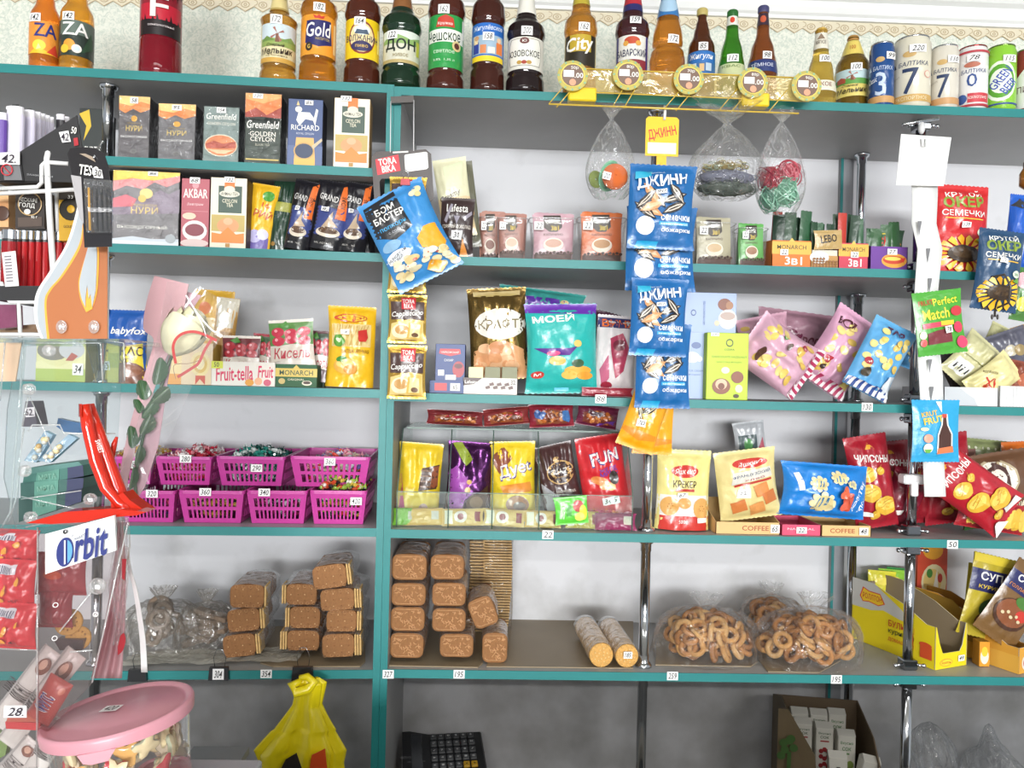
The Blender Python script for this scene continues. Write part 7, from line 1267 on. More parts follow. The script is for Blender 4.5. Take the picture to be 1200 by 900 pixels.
g = G(); decals(g, lambda x, z, o: (x, -.0065-o, z), w, h, [('t', 'CITY', .06, .45, .04, .2, '#9a9a9c', -90, .01), ('t', 'calculator', .11, .35, .02, .4, '#77777a', -90, 0)]); g.build('lettering', cal)
keys = ['MU', 'GT', '√', '▸', 'MC', 'CE', 'C', '7', '4', '1', '0', 'M+', '%', '8', '5', '2', '00', '+', '÷', '9', '6', '3', '.', '-', '×', '±', 'M', '/', '=', '+']
ko = None
for c_ in range(6):
    for r_ in range(5):
        kx = -w/2+.088+c_*.0215; kz = h-.022-r_*.030; yl = (r_ == 4 and c_ >= 4)
        g = G().box(-.0088, -.007, -.011, .0088, 0, .011, M('#d9a824' if yl else ('#55575a' if r_ else '#3f4144'), 'plastic'), .002)
        t = keys[(c_*5+r_) % 30]; decals(g, lambda x, z, o: (x, -.0071-o, z-.0088), .0176, .0176, [('t', t, .5, .5, .4, .4, '#d6d6d6' if not yl else '#3a3a2c', 0, .02)]); g.build('key', cal, (kx, 0, kz))
# juice cartons in a brown box
p = hit(980, 900, .10); jb = thing('cardboard_box', 'open brown carton with a green tree print, full of juice packs', 'box', (p.x-.015, .07, zb6+.001), math.radians(-10))
W3, D3, H3 = .235, .23, .29; m = M('#66573f', 'paper'); mi = M('#6a5944', 'paper'); GRN = M('#3c5a2c', 'print')
G().box(-W3/2, 0, 0, W3/2, .003, .16, m).build('front_panel', jb)
G().box(-W3/2, D3-.003, 0, W3/2, D3, H3+.02, mi).build('back_panel', jb)
X = Matrix(((0, 1, 0, 0), (1, 0, 0, 0), (0, 0, 1, 0), (0, 0, 0, 1)))
so = G().prism([(0, 0), (D3, 0), (D3, H3+.02), (D3*.5, H3+.06), (0, H3+.05)][::-1], -W3/2, -W3/2+.003, m, X=X).build('side_panel', jb)
G().prism([(0, 0), (D3, 0), (D3, H3+.02), (.08, H3-.02), (0, .20)][::-1], W3/2-.003, W3/2, mi, X=X).build('side_panel', jb)
G().box(-W3/2+.004, .004, 0, W3/2-.004, D3-.004, .003, mi).build('base_panel', jb)
# near flap folded outward with the tree print facing the shop
fl = G(); A = [Vector((-W3/2, 0, 0)), Vector((-W3/2+.085, -.012, 0)), Vector((-W3/2+.062, -.012, .25)), Vector((-W3/2-.005, .0, .36)), Vector((-W3/2-.03, .0, .36)), Vector((-W3/2-.03, 0, 0))]
fl.add(A+[a+Vector((0, .003, 0)) for a in A], [(0, 1, 2, 3, 4, 5), (11, 10, 9, 8, 7, 6)]+[(i, (i+1) % 6, 6+(i+1) % 6, 6+i)[::-1] for i in range(6)], m); fo = fl.build('flap', jb)
g = G(); rr = random.Random(6)
S = lambda x, z, o: (-W3/2+x+.038, -.0125-o, z)
decals(g, S, .12, .34, [('e', .12+.13*math.cos(i), .78+.07*math.sin(i*1.7), .09, .03, '#3c5a2c') for i in range(6)]+[('p', [(.1, .4), (.18, .4), (.2, .75), (.12, .75)], '#3c5a2c'), ('p', [(.1, .45), (.9, .0), (1, 0), (1, .1), (.3, .5)], '#46602e'), ('e', .75, .55, .1, .04, '#3c4a2c'), ('e', .75, .55, .06, .025, '#7d6a50'), ('t', 'ГОРИ', .78, .42, .5, .03, '#4a4a30', 40, .01)]); g.build('tree_print', fo)
GJ = 'juice packs in the brown carton'
def juice(x, y, z, rot, kind, label):
    R_ = Matrix.Rotation(math.radians(-10), 3, 'Z'); q = jb.location+R_ @ Vector((x, y, z)); root = thing('juice_pack', label, 'juice pack', q, group=GJ, rot=(rot[0], rot[1], rot[2]+math.radians(-10)))
    w, d, h = .046, .036, .125
    g = G().box(-w/2, 0, 0, w/2, d, h, M('#d9d6cc', 'paper'), .002); g.prism([(0, h), (d, h), (d/2, h+.012)][::-1], -w/2, w/2, M('#d0cdc4', 'paper'), X=X); g.build('pack_body', root)
    g = G()
    if kind == 'text': it = [R4(.1, .08+.055*i, .88 if i % 4 else .6, .1+.055*i, '#8e8c86') for i in range(11)]+[R4(.4, .74, .6, .82, '#55544f'), ('e', .7, .76, .06, .02, '#55544f')]
    elif kind == 'cherry': it = [('t', 'Вкусно', .5, .88, .7, .06, '#3a5a34', 0, .02), ('t', 'СОК', .5, .8, .5, .06, '#3a5a34', 0, .04), R4(.25, .7, .75, .73, '#a83a3a')]+[('e', .3+.2*(i % 3), .18+.16*(i//3)+.04*(i % 2), .13, .05, '#9a2c30') for i in range(9)]
    else: it = [('t', 'Вкусно', .5, .84, .7, .08, '#3a7a3a', 0, .02), ('t', 'СОК', .5, .72, .5, .08, '#3a7a3a', 0, .04), R4(.35, .6, .65, .63, '#5a8a4a'), ('e', .7, .38, .2, .09, '#8aa050'), ('e', .5, .3, .1, .04, '#4a6a34')]
    decals(g, flatS, w, h, it); g.build('front_print', root)
juice(-.055, .165, .16, (0, 0, 0), 'cherry', 'white juice pack with cherries, back left of the brown carton')
juice(-.003, .165, .16, (0, 0, 0), 'cherry', 'white cherry juice pack, back middle of the brown carton')
juice(.046, .165, .165, (0, 0, 0), 'apple', 'white juice pack at the back right of the carton')
juice(-.055, .12, .15, (0, 0, 0), 'cherry', 'white juice pack with red cherries just behind the printed flap')
juice(.0, .115, .145, (0, 0, 0), 'cherry', 'white cherry juice pack in the second row of the carton')
juice(.054, .10, .135, (0, 0, 0), 'apple', 'white juice pack with green apple lettering, right in the carton')
juice(.018, .03, .105, (0, -.04, -.1), 'text', 'white juice pack turned to its printed text, front left of the carton')
juice(.078, .035, .10, (0, .2, .1), 'text', 'white juice pack turned to its text and leaning right in the carton')
for sx, z_ in ((-.05, .0), (.0, .0), (.05, .0)):
    juice(sx, .10, .004, (0, 0, 0), 'apple', ('left' if sx < 0 else 'right')+' white juice pack standing on the floor of the brown carton') if sx else None
hold = thing('carton_tray', 'inner cardboard shelf under the juice packs', 'tray', jb.location+Vector((0, 0, .0)), math.radians(-10)); G().box(-W3/2+.006, .085, .133, W3/2-.006, D3-.006, .135, mi).build('tray_sheet', hold)
def crumple(name, label, cx, cy, wp, hp, dy, seed, z):
    c = hit(cx, cy, dy); k = (c-CAM).dot(FW)/F; w, h = wp*k, hp*k; root = thing(name, label, 'plastic bag', (c.x, dy+.08, z))
    def f(u, v):
        a = 2*PI*u; s = (1-v**1.6)**.6*(.8+.3*math.sin(v*7+seed)) if v < 1 else 0
        n = noise.noise(Vector((math.cos(a)*2, math.sin(a)*2, v*5+seed)))
        q = 1+.35*n+.08*math.sin(13*a+v*9)
        return (math.cos(a)*w/2*s*q+.02*math.sin(v*5)*v, math.sin(a)*.09*s*q, v*h)
    g = G().grid(f, 54, 26, clear('#d0d4da', .16, 1, 30, .12, milk=.4)); g.build('bag_film', root)
H0 = hit(1130, 842, .2).z-zb6
crumple('plastic_bag', 'crumpled clear plastic bag standing in the bottom right corner', 1118, 850, 90, 60, .12, 2, zb6); bpy.data.objects['plastic_bag'].scale = (1, 1, H0/(60*((hit(1126, 850, .18)-CAM).dot(FW)/F)))
crumple('plastic_bag', 'low crumpled clear bag at the bottom right edge', 1188, 880, 70, 30, .22, 5, zb6); bpy.data.objects['plastic_bag.001'].scale = (1, 1, (hit(1180, 868, .2).z-zb6)/(30*((hit(1180, 880, .18)-CAM).dot(FW)/F)))
# ================================================================ unseen shop counter, also put in to block window light from the bottom bay
ct = thing('shop_counter', 'shop counter below the frame carrying the sweet displays', 'counter', (0, -1.0, 0))
G().box(-1.6, -.28, .03, 1.9, .33, .81, M('#8f8f92', 'lamin'), .003).build('cabinet', ct); G().box(-1.62, -.30, .811, 1.92, .35, .836, M('#b9b4aa', 'lamin'), .003).build('countertop', ct)
ZCt = .8375
# ================================================================ foreground displays on the left
DF = -.80
class FG:
    """thing whose pieces are set out from points seen in the photograph at a given depth"""
    def __init__(s, name, label, cat, px, py, dy, group=None): s.dy = dy; s.root = thing(name, label, cat, hit(px, py, dy), group=group); s.o = s.root.location.copy()
    def p(s, px, py, dd=0): return hit(px, py, s.dy+dd)-s.o
    def plate(s, name, poly, th, m, dd=0, parent=None, g=None):
        P = [s.p(x, y, dd) for x, y in poly]; g = g or G(); n = len(P)
        T = tessellate_polygon([[Vector((q.x, q.z, 0)) for q in P]]); T2 = []
        for t in T:
            a, b, c = (P[i] for i in t); T2.append(tuple(t) if (b.x-a.x)*(c.z-a.z)-(b.z-a.z)*(c.x-a.x) > 0 else tuple(t)[::-1])
        B = [q+Vector((0, th, 0)) for q in P]; g.add(P+B, T2+[tuple(n+i for i in t)[::-1] for t in T2]+[(i, (i+1) % n, n+(i+1) % n, n+i) for i in range(n)], m if not isinstance(m, str) else M(m, 'plastic'))
        return g.build(name, parent or s.root) if name else g
    def txt(s, g, t, x0, y0, x1, y1, col, rot=0, dd=0, bold=.02, sh=0):
        a = s.p((x0+x1)/2, (y0+y1)/2, dd); k = (hit((x0+x1)/2, (y0+y1)/2, s.dy+dd)-CAM).dot(FW)/F; w, h = (x1-x0)*k, (y1-y0)*k
        decals(g, lambda x, z, o: (a.x+x, a.y-.0006-o, a.z+z-h/2), w, h, [('t', t, .5, .5, 1, 1, col, rot, bold, sh)]); return g
def curve(pts, n=6):
    out = []; N = len(pts)
    for i in range(N-1):
        p0, p1, p2, p3 = pts[max(i-1, 0)], pts[i], pts[i+1], pts[min(i+2, N-1)]
        for k in range(n):
            t = k/n; out.append(tuple(.5*((2*p1[j])+(-p0[j]+p2[j])*t+(2*p0[j]-5*p1[j]+4*p2[j]-p3[j])*t*t+(-p0[j]+3*p1[j]-3*p2[j]+p3[j])*t**3) for j in (0, 1)))
    return out+[pts[-1]]
# wire rack
wr_ = FG('wire_rack', 'white wire counter rack holding lighters and coffee sachets, far left', 'rack', 40, 390, DF); WM = M('#d9d9d8', 'plastic')
g = G()
def wl(pts, r=.003, dd=0): g.tube([wr_.p(*p[:2], (p[2] if len(p) > 2 else dd)) for p in pts], r, WM, 8)
wl([(80, 178, .05), (56, 180), (55, 186), (58, 250), (62, 310), (64, 330)], .0042); wl([(0, 221), (44, 219), (49, 214), (49, 194), (53, 190), (80, 192)], .0030); wl([(-20, 228), (90, 222)], .003); wl([(12, 222, .06), (17, 270, .06)], .003); wl([(66, 222, .06), (68, 270, .06)], .003)
wl([(-10, 330), (2, 332), (8, 348), (12, 354), (64, 354)], .003); wl([(-20, 392), (40, 392), (64, 393)], .003); wl([(22, 354), (24, 396)], .0028)
for i in range(7): wl([(59+i*4, 182, .02+.01*i), (60+i*4, 200, .02+.01*i)], .0013)
wl([(-60, 120), (-60, 400)], .004)
for x in range(-50, 60, 14): wl([(x, 393, 0), (x+6, 392, .1)], .0016)
g.build('wire_frame', wr_.root)
# black tray of white lighters
tr = FG('lighter_tray', 'black slanted tray of white lighters on the rack, priced 42', 'tray', 50, 214, DF-.0); TB = M('#1f1e20', 'paper')
tr.plate('side_panel', [(23, 178), (90, 135), (96, 172), (91, 214), (28, 212)], .002, TB, .0); tr.plate('front_panel', [(-4, 180), (23, 178), (28, 212), (-4, 212)], .002, TB, -.002); tr.plate('base_panel', [(-4, 211), (91, 210), (91, 214), (-4, 214)], .05, TB, .004)
tr.plate('grey_label', [(3, 194), (23, 194), (26, 211), (5, 211)], .0008, '#6f6f72', -.004)
g = G(); c0 = tr.p(8, 199, -.006); g.torus(c0, .0075, .0009, M('#c8303c', 'print'), Matrix.Rotation(PI/2, 3, 'X'), 20, 4); g.tube([c0+Vector((-.005, -.001, .005)), c0+Vector((.005, -.001, -.005))], .0007, M('#c8303c', 'print'), 4); g.build('warning_print', tr.root)
g = G(); tr.plate(None, [(-3, 179), (23, 178), (23, 193), (-3, 193)], .0006, '#f4f2f2', -.006, g=g); tr.txt(g, '42.', 2, 181, 19, 191, '#2a2030', 0, -.007, .02, .25); g.build('price_tag', tr.root)
g = G(); tr.plate(None, [(69, 155), (80, 153), (83, 166), (73, 167)], .0006, '#f4f2f2', -.002, g=g); tr.txt(g, '42', 72, 156, 81, 165, '#2a2030', 0, -.004); tr.txt(g, '50', 84, 149, 90, 157, W, 8, -.003); tr.txt(g, 'ЗАЖИГАЛКИ', 32, 205, 62, 207, '#9a9a9c', 4, -.003); tr.plate(None, [(86, 162), (91, 161), (92, 170), (87, 171)], .0004, '#a82c34', -.002, g=g); g.build('print', tr.root)
ORD = 'first second third fourth fifth sixth seventh eighth ninth tenth'.split(); GLI = 'white lighters in the black tray'; GLR = 'red lighters in the lower black tray'
def lighter(px, yt, yb, wpx, dy, col, label, group, clearb=False, name='lighter'):
    c = hit(px, yb, dy); k = (c-CAM).dot(FW)/F; r = wpx/2*k; h = (yb-yt)*k; root = thing(name, label, 'lighter', c, 0, group); mat = liquid(col, .35) if clearb else M(col, 'plastic')
    def ell(z0, z1, rx, ry, m, g): 
        n = 18; vs = [(rx*math.cos(2*PI*i/n), ry*math.sin(2*PI*i/n), z) for z in (z0, z1) for i in range(n)]; g.add(vs, [(i, (i+1) % n, n+(i+1) % n, n+i) for i in range(n)]+[tuple(range(n))[::-1], tuple(range(n, 2*n))], m, False); return g
    ell(0, h*.80, r, r*.62, mat, G()).build('body', root)
    g = G(); ell(h*.80, h*.84, r*.93, r*.56, M('#2a2a2c' if clearb else '#d0cdd6', 'plastic'), g); ell(h*.84, h*.97, r*.9, r*.5, CH if clearb else M('#d6d4da', 'plastic'), g); g.build('collar', root)
    g = G(); g.lathe([(-r*.28, r*.42), (r*.28, r*.42)], CHD, 12, X=Matrix.Translation((r*.1, 0, h*.95)) @ Matrix.Rotation(PI/2, 4, 'Y')); g.build('spark_wheel', root)
    G().box(-r*.9, -r*.3, h*.9, -r*.25, r*.3, h*.97, M('#e6e4ea' if not clearb else '#55585c', 'plastic'), .0008).build('button', root)
    return root
lighter(0, 131, 182, 15, DF+.01, '#5b3a92', 'purple lighter at the far left of the black tray', None)
for i, (px, yt, wp) in enumerate(((17, 124, 21), (33, 128, 15), (42, 130, 11), (48, 132, 9), (54, 134, 8), (59, 136, 7))): lighter(px, yt, yt+56-i*2, wp, DF+.02+.02*i, '#cdc8da', ORD[i]+' from the left white lighter in the black tray', GLI)
for i, (px, yt) in enumerate(((70, 133), (76, 136))): lighter(px, yt, yt+40, 10, DF+.13+.02*i, '#2c2a2e', ('left', 'right')[i]+' black lighter behind the slanted side of the tray', 'black lighters behind the tray side')
rt_ = FG('lighter_tray', 'low black tray holding the red lighters on the rack', 'tray', 25, 352, DF); rt_.plate('front_panel', [(-6, 335), (62, 335), (58, 352), (-4, 352)], .002, TB, -.004); rt_.plate('base_panel', [(-6, 350), (60, 350), (60, 352), (-6, 352)], .09, TB, .0)
for i in range(10): lighter(9+i*8.2, 267+i*.4, 349-i*.9, 17 if i == 0 else 10.5, DF+.012+.008*i, '#c8262c' if i else '#a82028', ORD[i]+' from the left red see through lighter in the low tray', GLR, True)
lb = FG('barcode_sticker', 'white barcode sticker on the front of the red lighters', 'sticker', 11, 310, DF-.007); g = G(); lb.plate(None, [(2, 296), (18, 294), (22, 335), (6, 336)], .0006, '#e9e6e4', 0, g=g)
for i in range(9): lb.plate(None, [(5+i*.3, 300+3.6*i), (13+i*.3, 299.4+3.6*i), (13+i*.3, 301+3.6*i), (5+i*.3, 301.6+3.6*i)], .0003, '#77737a', -.0006, g=g)
g.build('sticker_sheet', lb.root)
# coffee packs on the middle of the rack
cf = FG('coffee_sachet_box', 'black coffee box with a gold ring and white lettering on the rack', 'coffee box', 36, 268, DF+.04); cf.plate('box_body', [(18, 224), (52, 224), (52, 268), (18, 268)], .03, M('#352d29', 'paper'))
g = G(); c0 = cf.p(35, 239, -.002); g.torus(c0, .0165, .0009, M('#c9a878', 'gloss'), Matrix.Rotation(PI/2, 3, 'X'), 28, 5); cf.txt(g, 'НЕСКАФЕ', 23, 232, 44, 237, W, 3, -.003); cf.txt(g, 'ГОЛД', 23, 238, 41, 244, W, 3, -.003); cf.plate(None, [(21, 255), (49, 254), (49, 265), (21, 266)], .0004, '#5a4c44', -.001, g=g); cf.txt(g, '95 г', 37, 253, 44, 256, W, 0, -.003); g.ball(cf.p(32, 248, -.002), .004, M(W), 8, 5, (1.3, .2, 1)); g.build('front_print', cf.root)
cf = FG('coffee_sachet_box', 'tan coffee box cut by the left edge on the rack', 'coffee box', 2, 266, DF+.04); cf.plate('box_body', [(-20, 224), (10, 224), (10, 266), (-20, 266)], .03, M('#cfa272', 'paper')); g = G(); cf.plate(None, [(-20, 236), (9, 236), (9, 258), (-20, 258)], .0004, '#b98658', -.0006, g=g); g.ball(cf.p(2, 250, -.001), .011, M('#4a3024', 'print'), 14, 8, (1, .08, 1)); g.build('front_print', cf.root)
cf = FG('coffee_sachet_box', 'yellow coffee box with a dark round emblem behind the flame board', 'coffee box', 84, 280, DF+.05); cf.plate('box_body', [(69, 225), (98, 225), (98, 282), (69, 282)], .03, M('#d9a92e', 'paper')); g = G(); cf.plate(None, [(69, 225), (98, 225), (98, 234), (69, 234)], .0005, '#3c352c', -.001, g=g); g.ball(cf.p(83, 245, -.001), .017, M('#2f2a24', 'print'), 18, 8, (1, .06, 1)); g.ball(cf.p(83, 245, -.002), .006, M('#d9a92e', 'print'), 12, 6, (1, .2, 1)); cf.txt(g, 'GOLD', 75, 264, 85, 267, '#4a3c24', 0, -.003); cf.txt(g, '33', 80, 229, 86, 233, W, 0, -.003); g.build('front_print', cf.root)
pk = FG('snack_packet', 'plum coloured packet low on the rack at the left edge', 'packet', 8, 386, DF+.03); pk.plate('pouch', [(-10, 357), (19, 357), (20, 383), (-10, 386)], .015, M('#7d3f5c', 'film'))
pk = FG('wafer_packet', 'brown packet lying on the lowest rack tray', 'packet', 30, 391, DF+.06); pk.plate('pouch', [(-10, 384), (40, 380), (62, 385), (62, 391), (-10, 391)], .03, M('#8a7058', 'film'))
# flame shaped board
fb = FG('flame_board', 'tall flame shaped board, orange with grey edge, behind the clear display', 'display board', 85, 397, DF-.01)
outer = curve([(86, 176), (92, 215), (91, 240), (78, 285), (58, 318), (44, 340), (40, 358), (42, 380), (48, 397)], 6)+[(126, 397), (126, 290), (118, 230), (108, 190)]
fb.plate('backing', outer, .004, M('#e9e9e8', 'plastic'))
mid = curve([(88, 180), (95, 215), (94, 240), (82, 283), (62, 318), (48, 340), (44, 358), (45, 380), (51, 397)], 6)+[(126, 397), (126, 290), (118, 230), (108, 190)]
fb.plate('grey_band', mid, .001, M('#a9b0b6', 'print'), -.0012)
fb.plate('yellow_line', curve([(97, 262), (92, 288), (72, 322), (57, 340), (52, 356), (55, 397)], 7)+[(125.8, 397), (125.8, 264)], .001, M('#e9a63a', 'print'), -.0024)
fb.plate('orange_field', curve([(98, 264), (94, 290), (75, 322), (60, 340), (54.5, 356), (58, 397)], 7)+[(125.8, 397), (125.8, 264)], .001, M('#ad683c', 'print'), -.0036)
fb.plate('yellow_line', curve([(104, 288), (97, 310), (92, 330), (94, 350), (101, 366)], 5)+curve([(108, 362), (114, 340), (116, 300), (115, 284)], 5), .001, M('#e9a63a', 'print'), -.0048)
fb.plate('grey_tongue', curve([(103, 290), (97, 312), (93, 332), (95, 348), (100, 360)], 5)+[(100, 350), (102, 334), (104, 350), (106, 344), (108, 360)]+curve([(112, 340), (113.5, 300), (112, 284)], 5), .001, M('#a9b0b6', 'print'), -.006)
for px in (72, 110): q = fb.p(px, 383, -.008); g = G().ball(q, .0085, clear('#ffffff', .25, milk=.3), 14, 8, (.9, .35, 1.1)); g.ball(q+Vector((0, -.002, 0)), .003, M('#e0e0e0', 'gloss'), 8, 5); g.build('suction_cup', fb.root)
# battery blister pack
bl = FG('blister_pack', 'black hanging blister pack of slim pens, priced 30, on a hook', 'blister pack', 105, 290, DF-.05)
bl.plate('card', [(79, 180), (82, 174), (97, 172), (113, 174), (122, 180), (127, 195), (131, 240), (131, 289), (99, 290), (97, 260)], .0012, M('#232124', 'gloss'))
bl.plate('silver_side', [(83, 205), (95, 207), (98, 262), (93, 255)], .0006, M('#a9a6a8', 'gloss'), -.001)
bl.plate('hang_hole', [(93, 180), (101, 184), (112, 190), (109, 184), (100, 180)], .0006, M('#9a8a78', 'print'), -.001)
bl.plate('clear_blister', [(98, 209), (129, 211), (130, 272), (101, 272)], .008, clear('#b9b9b9', .12, .2, 30, .05, milk=.2), -.009)
g = G(); bl.txt(g, 'TESO', 93, 194, 116, 206, W, 6, -.002, .04); bl.plate(None, [(108, 197), (119, 199), (121, 209), (110, 208)], .0005, '#f0eeee', -.002, g=g); bl.txt(g, '30', 111, 199, 119, 207, '#1c1c1c', 6, -.003); bl.txt(g, 'BLACK', 109, 213, 122, 218, '#77787c', 4, -.002); g.build('print', bl.root)
for i, (x, c_) in enumerate(((104.5, '#d9a02c'), (111, '#3a3a3e'), (117, '#3a3a3e'), (123, '#3a3a3e'), (128, '#2c2c30'))):
    g = G().tube([bl.p(x-.5, 220, -.005), bl.p(x+1, 270, -.005)], .0016 if i == 0 else .0026, M(c_, 'gloss'), 8)
    if 0 < i < 4: bl.txt(g, 'MERIT', x-2, 238, x+3, 254, '#c9c9cc', -90, -.010) if i % 2 else None
    g.build('pen', bl.root)
G().tube([bl.p(110, 185, -.004), bl.p(115, 174, .02), bl.p(119, 165, .03), bl.p(121, 167, .03)], .0014, CH, 6).build('hook', bl.root)
# clear acrylic gum display
ac = FG('acrylic_display', 'clear acrylic counter display with angled shelves and knobs, holding gum boxes', 'display', 60, 610, DF+.0); AE = clear('#f4f8f8', .35, 0, milk=.5)
def sheet(name, poly, th=.003, dd=0, parent=None): return ac.plate(name, poly, th, ACRYL, dd, parent)
sheet('side_panel', [(22, 400), (145, 398), (140, 470), (132, 600), (18, 620), (4, 560), (8, 480)], .003, .10)
sheet('side_panel', [(-6, 396), (30, 398), (24, 480), (20, 610), (-6, 640)], .003, -.02)
sheet('upper_shelf', [(-6, 395), (145, 397), (145, 402), (-6, 401)], .12, -.01); sheet('curved_lip', [(25, 398), (120, 397), (146, 402), (146, 448), (120, 449), (120, 403), (25, 406)], .003, .02)
sheet('back_panel', [(100, 400), (146, 400), (146, 450), (138, 449), (112, 449)], .003, .12)
g = G()
def edge(pts, r=.0011, dd=0): g.tube([ac.p(*p[:2], (p[2] if len(p) > 2 else dd)) for p in pts], r, AE, 6)
edge([(28, 400), (22, 480), (12, 600), (0, 622)]); edge([(28, 502), (22, 545), (20, 580), (10, 612)]); edge([(33, 505), (38, 498), (70, 498), (75, 508), (135, 508)]); edge([(33, 465), (26, 500)]); edge([(6, 400), (0, 470)]); edge([(35, 465), (50, 500), (62, 530)], .0007)
edge([(25, 582), (96, 598)], .0009); edge([(125, 399), (145, 402), (146, 446)]); edge([(30, 402), (118, 402), (120, 445)]); edge([(25, 585), (95, 575)], .0008); edge([(30, 618), (140, 594)], .001)
g.build('polished_edges', ac.root)
for px, py in ((29, 456), (24, 552), (31, 606), (60, 411), (108, 584)):
    q = ac.p(px, py, -.012); G().lathe([(0, .007), (.004, .008), (.009, .008), (.012, .006)], clear('#ffffff', .2, .3, 60, .08, milk=.3), 12, X=Matrix.Translation(q) @ Matrix.Rotation(PI/2, 4, 'Y' if px < 40 else 'X')).build('clear_knob', ac.root)
pc = FG('peach_card', 'plain peach coloured card behind the clear display, left edge', 'card', 10, 447, DF+.02); pc.plate('card_sheet', [(-10, 402), (25, 402), (18, 447), (-10, 447)], .002, M('#eebf9c', 'paper'))
tg = FG('price_tag', 'white handwritten tag reading 62 behind the clear panel', 'price tag', 36, 482, DF+.06); g = G(); tg.plate(None, [(29, 478), (40, 477), (41, 488), (30, 489)], .0006, '#dcd6da', 0, g=g); tg.txt(g, '62.', 30, 479, 40, 487, '#3a3440', 0, -.001); g.build('tag_card', tg.root)
pu = FG('gum_box', 'muted purple gum box behind the tag reading 62', 'gum box', 32, 500, DF+.12); pu.plate('box_body', [(30, 470), (38, 470), (44, 500), (25, 500)], .03, M('#5c4a58', 'paper'))
for i, (pl, c1, lbx) in enumerate((([(24, 566), (98, 560), (97, 572), (24, 586)], '#39605a', 'third'), ([(28, 557), (97, 545), (98, 558), (26, 570)], '#3f6f66', 'second'), ([(30, 549), (92, 541), (97, 546), (28, 558)], '#55807a', 'topmost'), ([(22, 584), (96, 572), (95, 588), (22, 612)], '#34544f', 'lowest'))):
    q = FG('gum_box', lbx+' flat teal gum box in the clear display', 'gum box', 60, 590, DF+.035+.002*i, 'teal gum boxes in the clear display'); q.plate('box_body', pl, .06, M(c1, 'paper')); g = G()
    a, b, c, d = pl; mx = lambda p_, q_, t: (p_[0]+(q_[0]-p_[0])*t, p_[1]+(q_[1]-p_[1])*t)
    if i != 2: q.plate(None, [mx(d, c, .22), mx(d, c, .6), mx(a, b, .6), mx(a, b, .22)], .0005, '#5c8f80', -.001, g=g); q.plate(None, [mx(d, c, .74), c, b, mx(a, b, .74)], .0005, '#3a3f5c', -.001, g=g); tpt = mx(mx(d, c, .41), mx(a, b, .41), .5); q.txt(g, 'МЯТА', tpt[0]-10, tpt[1]-3, tpt[0]+10, tpt[1]+3, '#7fae9c', -8, -.002)
    g.build('front_print', q.root) if g.v else None
GK2 = 'small clear sweet packets in the display'
for i, (x0, y0, x1, y1, col, lbx) in enumerate(((34, 540, 56, 508, '#a8b0b8', 'left'), (50, 540, 84, 512, '#9fc0d8', 'right'))):
    q = FG('sweet_packet', lbx+' small pale blue packet lying slanted above the teal gum boxes', 'packet', (x0+x1)/2, 540, DF+.045, GK2); dx = 6
    q.plate('pouch', [(x0-dx, y0), (x0+dx*1.4, y0+2), (x1+dx, y1+2), (x1-dx*.6, y1-3)], .01, clear('#9cc0d8', .5, .5, 40, .1, milk=.8)); g = G(); r = random.Random(i)
    for j in range(7): t = r.uniform(.1, .8); g.ball(q.p(x0+(x1-x0)*t+r.uniform(-2, 4), y0+(y1-y0)*t, -.004), .0042, M(r.choice(['#d9c89c', '#cfd0c8', '#c9a874']), 'plastic'), 8, 5)
    g.build('sweets', q.root)
bp_ = FG('sweet_packet', 'bright blue packet behind the clear panel by the red stand', 'packet', 85, 505, DF+.2); bp_.plate('pouch', [(68, 490), (80, 493), (96, 496), (100, 508), (75, 506), (66, 500)], .012, M('#3d6fa8', 'film'))
# red plastic sweet stand
rs = FG('red_stand', 'red translucent plastic stand with two crossing arms on a thin plate', 'stand', 130, 608, DF-.02); RM = liquid('#d8301c', .25, .15)
P_ = [(92, 478), (95, 472), (102, 470), (107, 473)]
g = G(); g.tube([rs.p(99, 474, -.01), rs.p(103, 500, -.01), rs.p(112, 540, -.01), rs.p(124, 572, -.01), rs.p(140, 590, -.01), rs.p(158, 602, -.01)], [.0075, .0085, .0085, .008, .007, .004], RM, 12); g.build('front_arm', rs.root)
g = G(); g.tube([rs.p(105, 474, .004), rs.p(116, 510, .004), rs.p(128, 545, .004), rs.p(138, 572, .004), rs.p(144, 598, .004)], [.006, .009, .009, .010, .013], RM, 12); g.build('rear_arm', rs.root)
g = G(); 
for i in range(9): g.tube([rs.p(92.5, 474+i*1.7, -.016), rs.p(96, 474+i*1.7, -.02)], .0009, RM, 5)
g.build('grip_ridges', rs.root)
g = G(); g.tube([rs.p(128, 548, .02), rs.p(134, 520, .02), rs.p(137, 512, .02)], [.005, .004, .002], RM, 8); g.build('side_spur', rs.root)
rs.plate('foot', [(130, 585), (144, 577), (152, 586), (172, 600), (160, 604), (130, 604)], .03, RM, -.012)
rs.plate('plate', [(30, 613), (75, 600), (130, 596), (172, 600), (160, 604), (120, 607), (100, 612), (60, 614)], .03, RM, -.03)
g = G(); rs.txt(g, 'SWEET', 109, 520, 125, 526, '#f6e6e0', 70, -.024); g.build('lettering', rs.root)
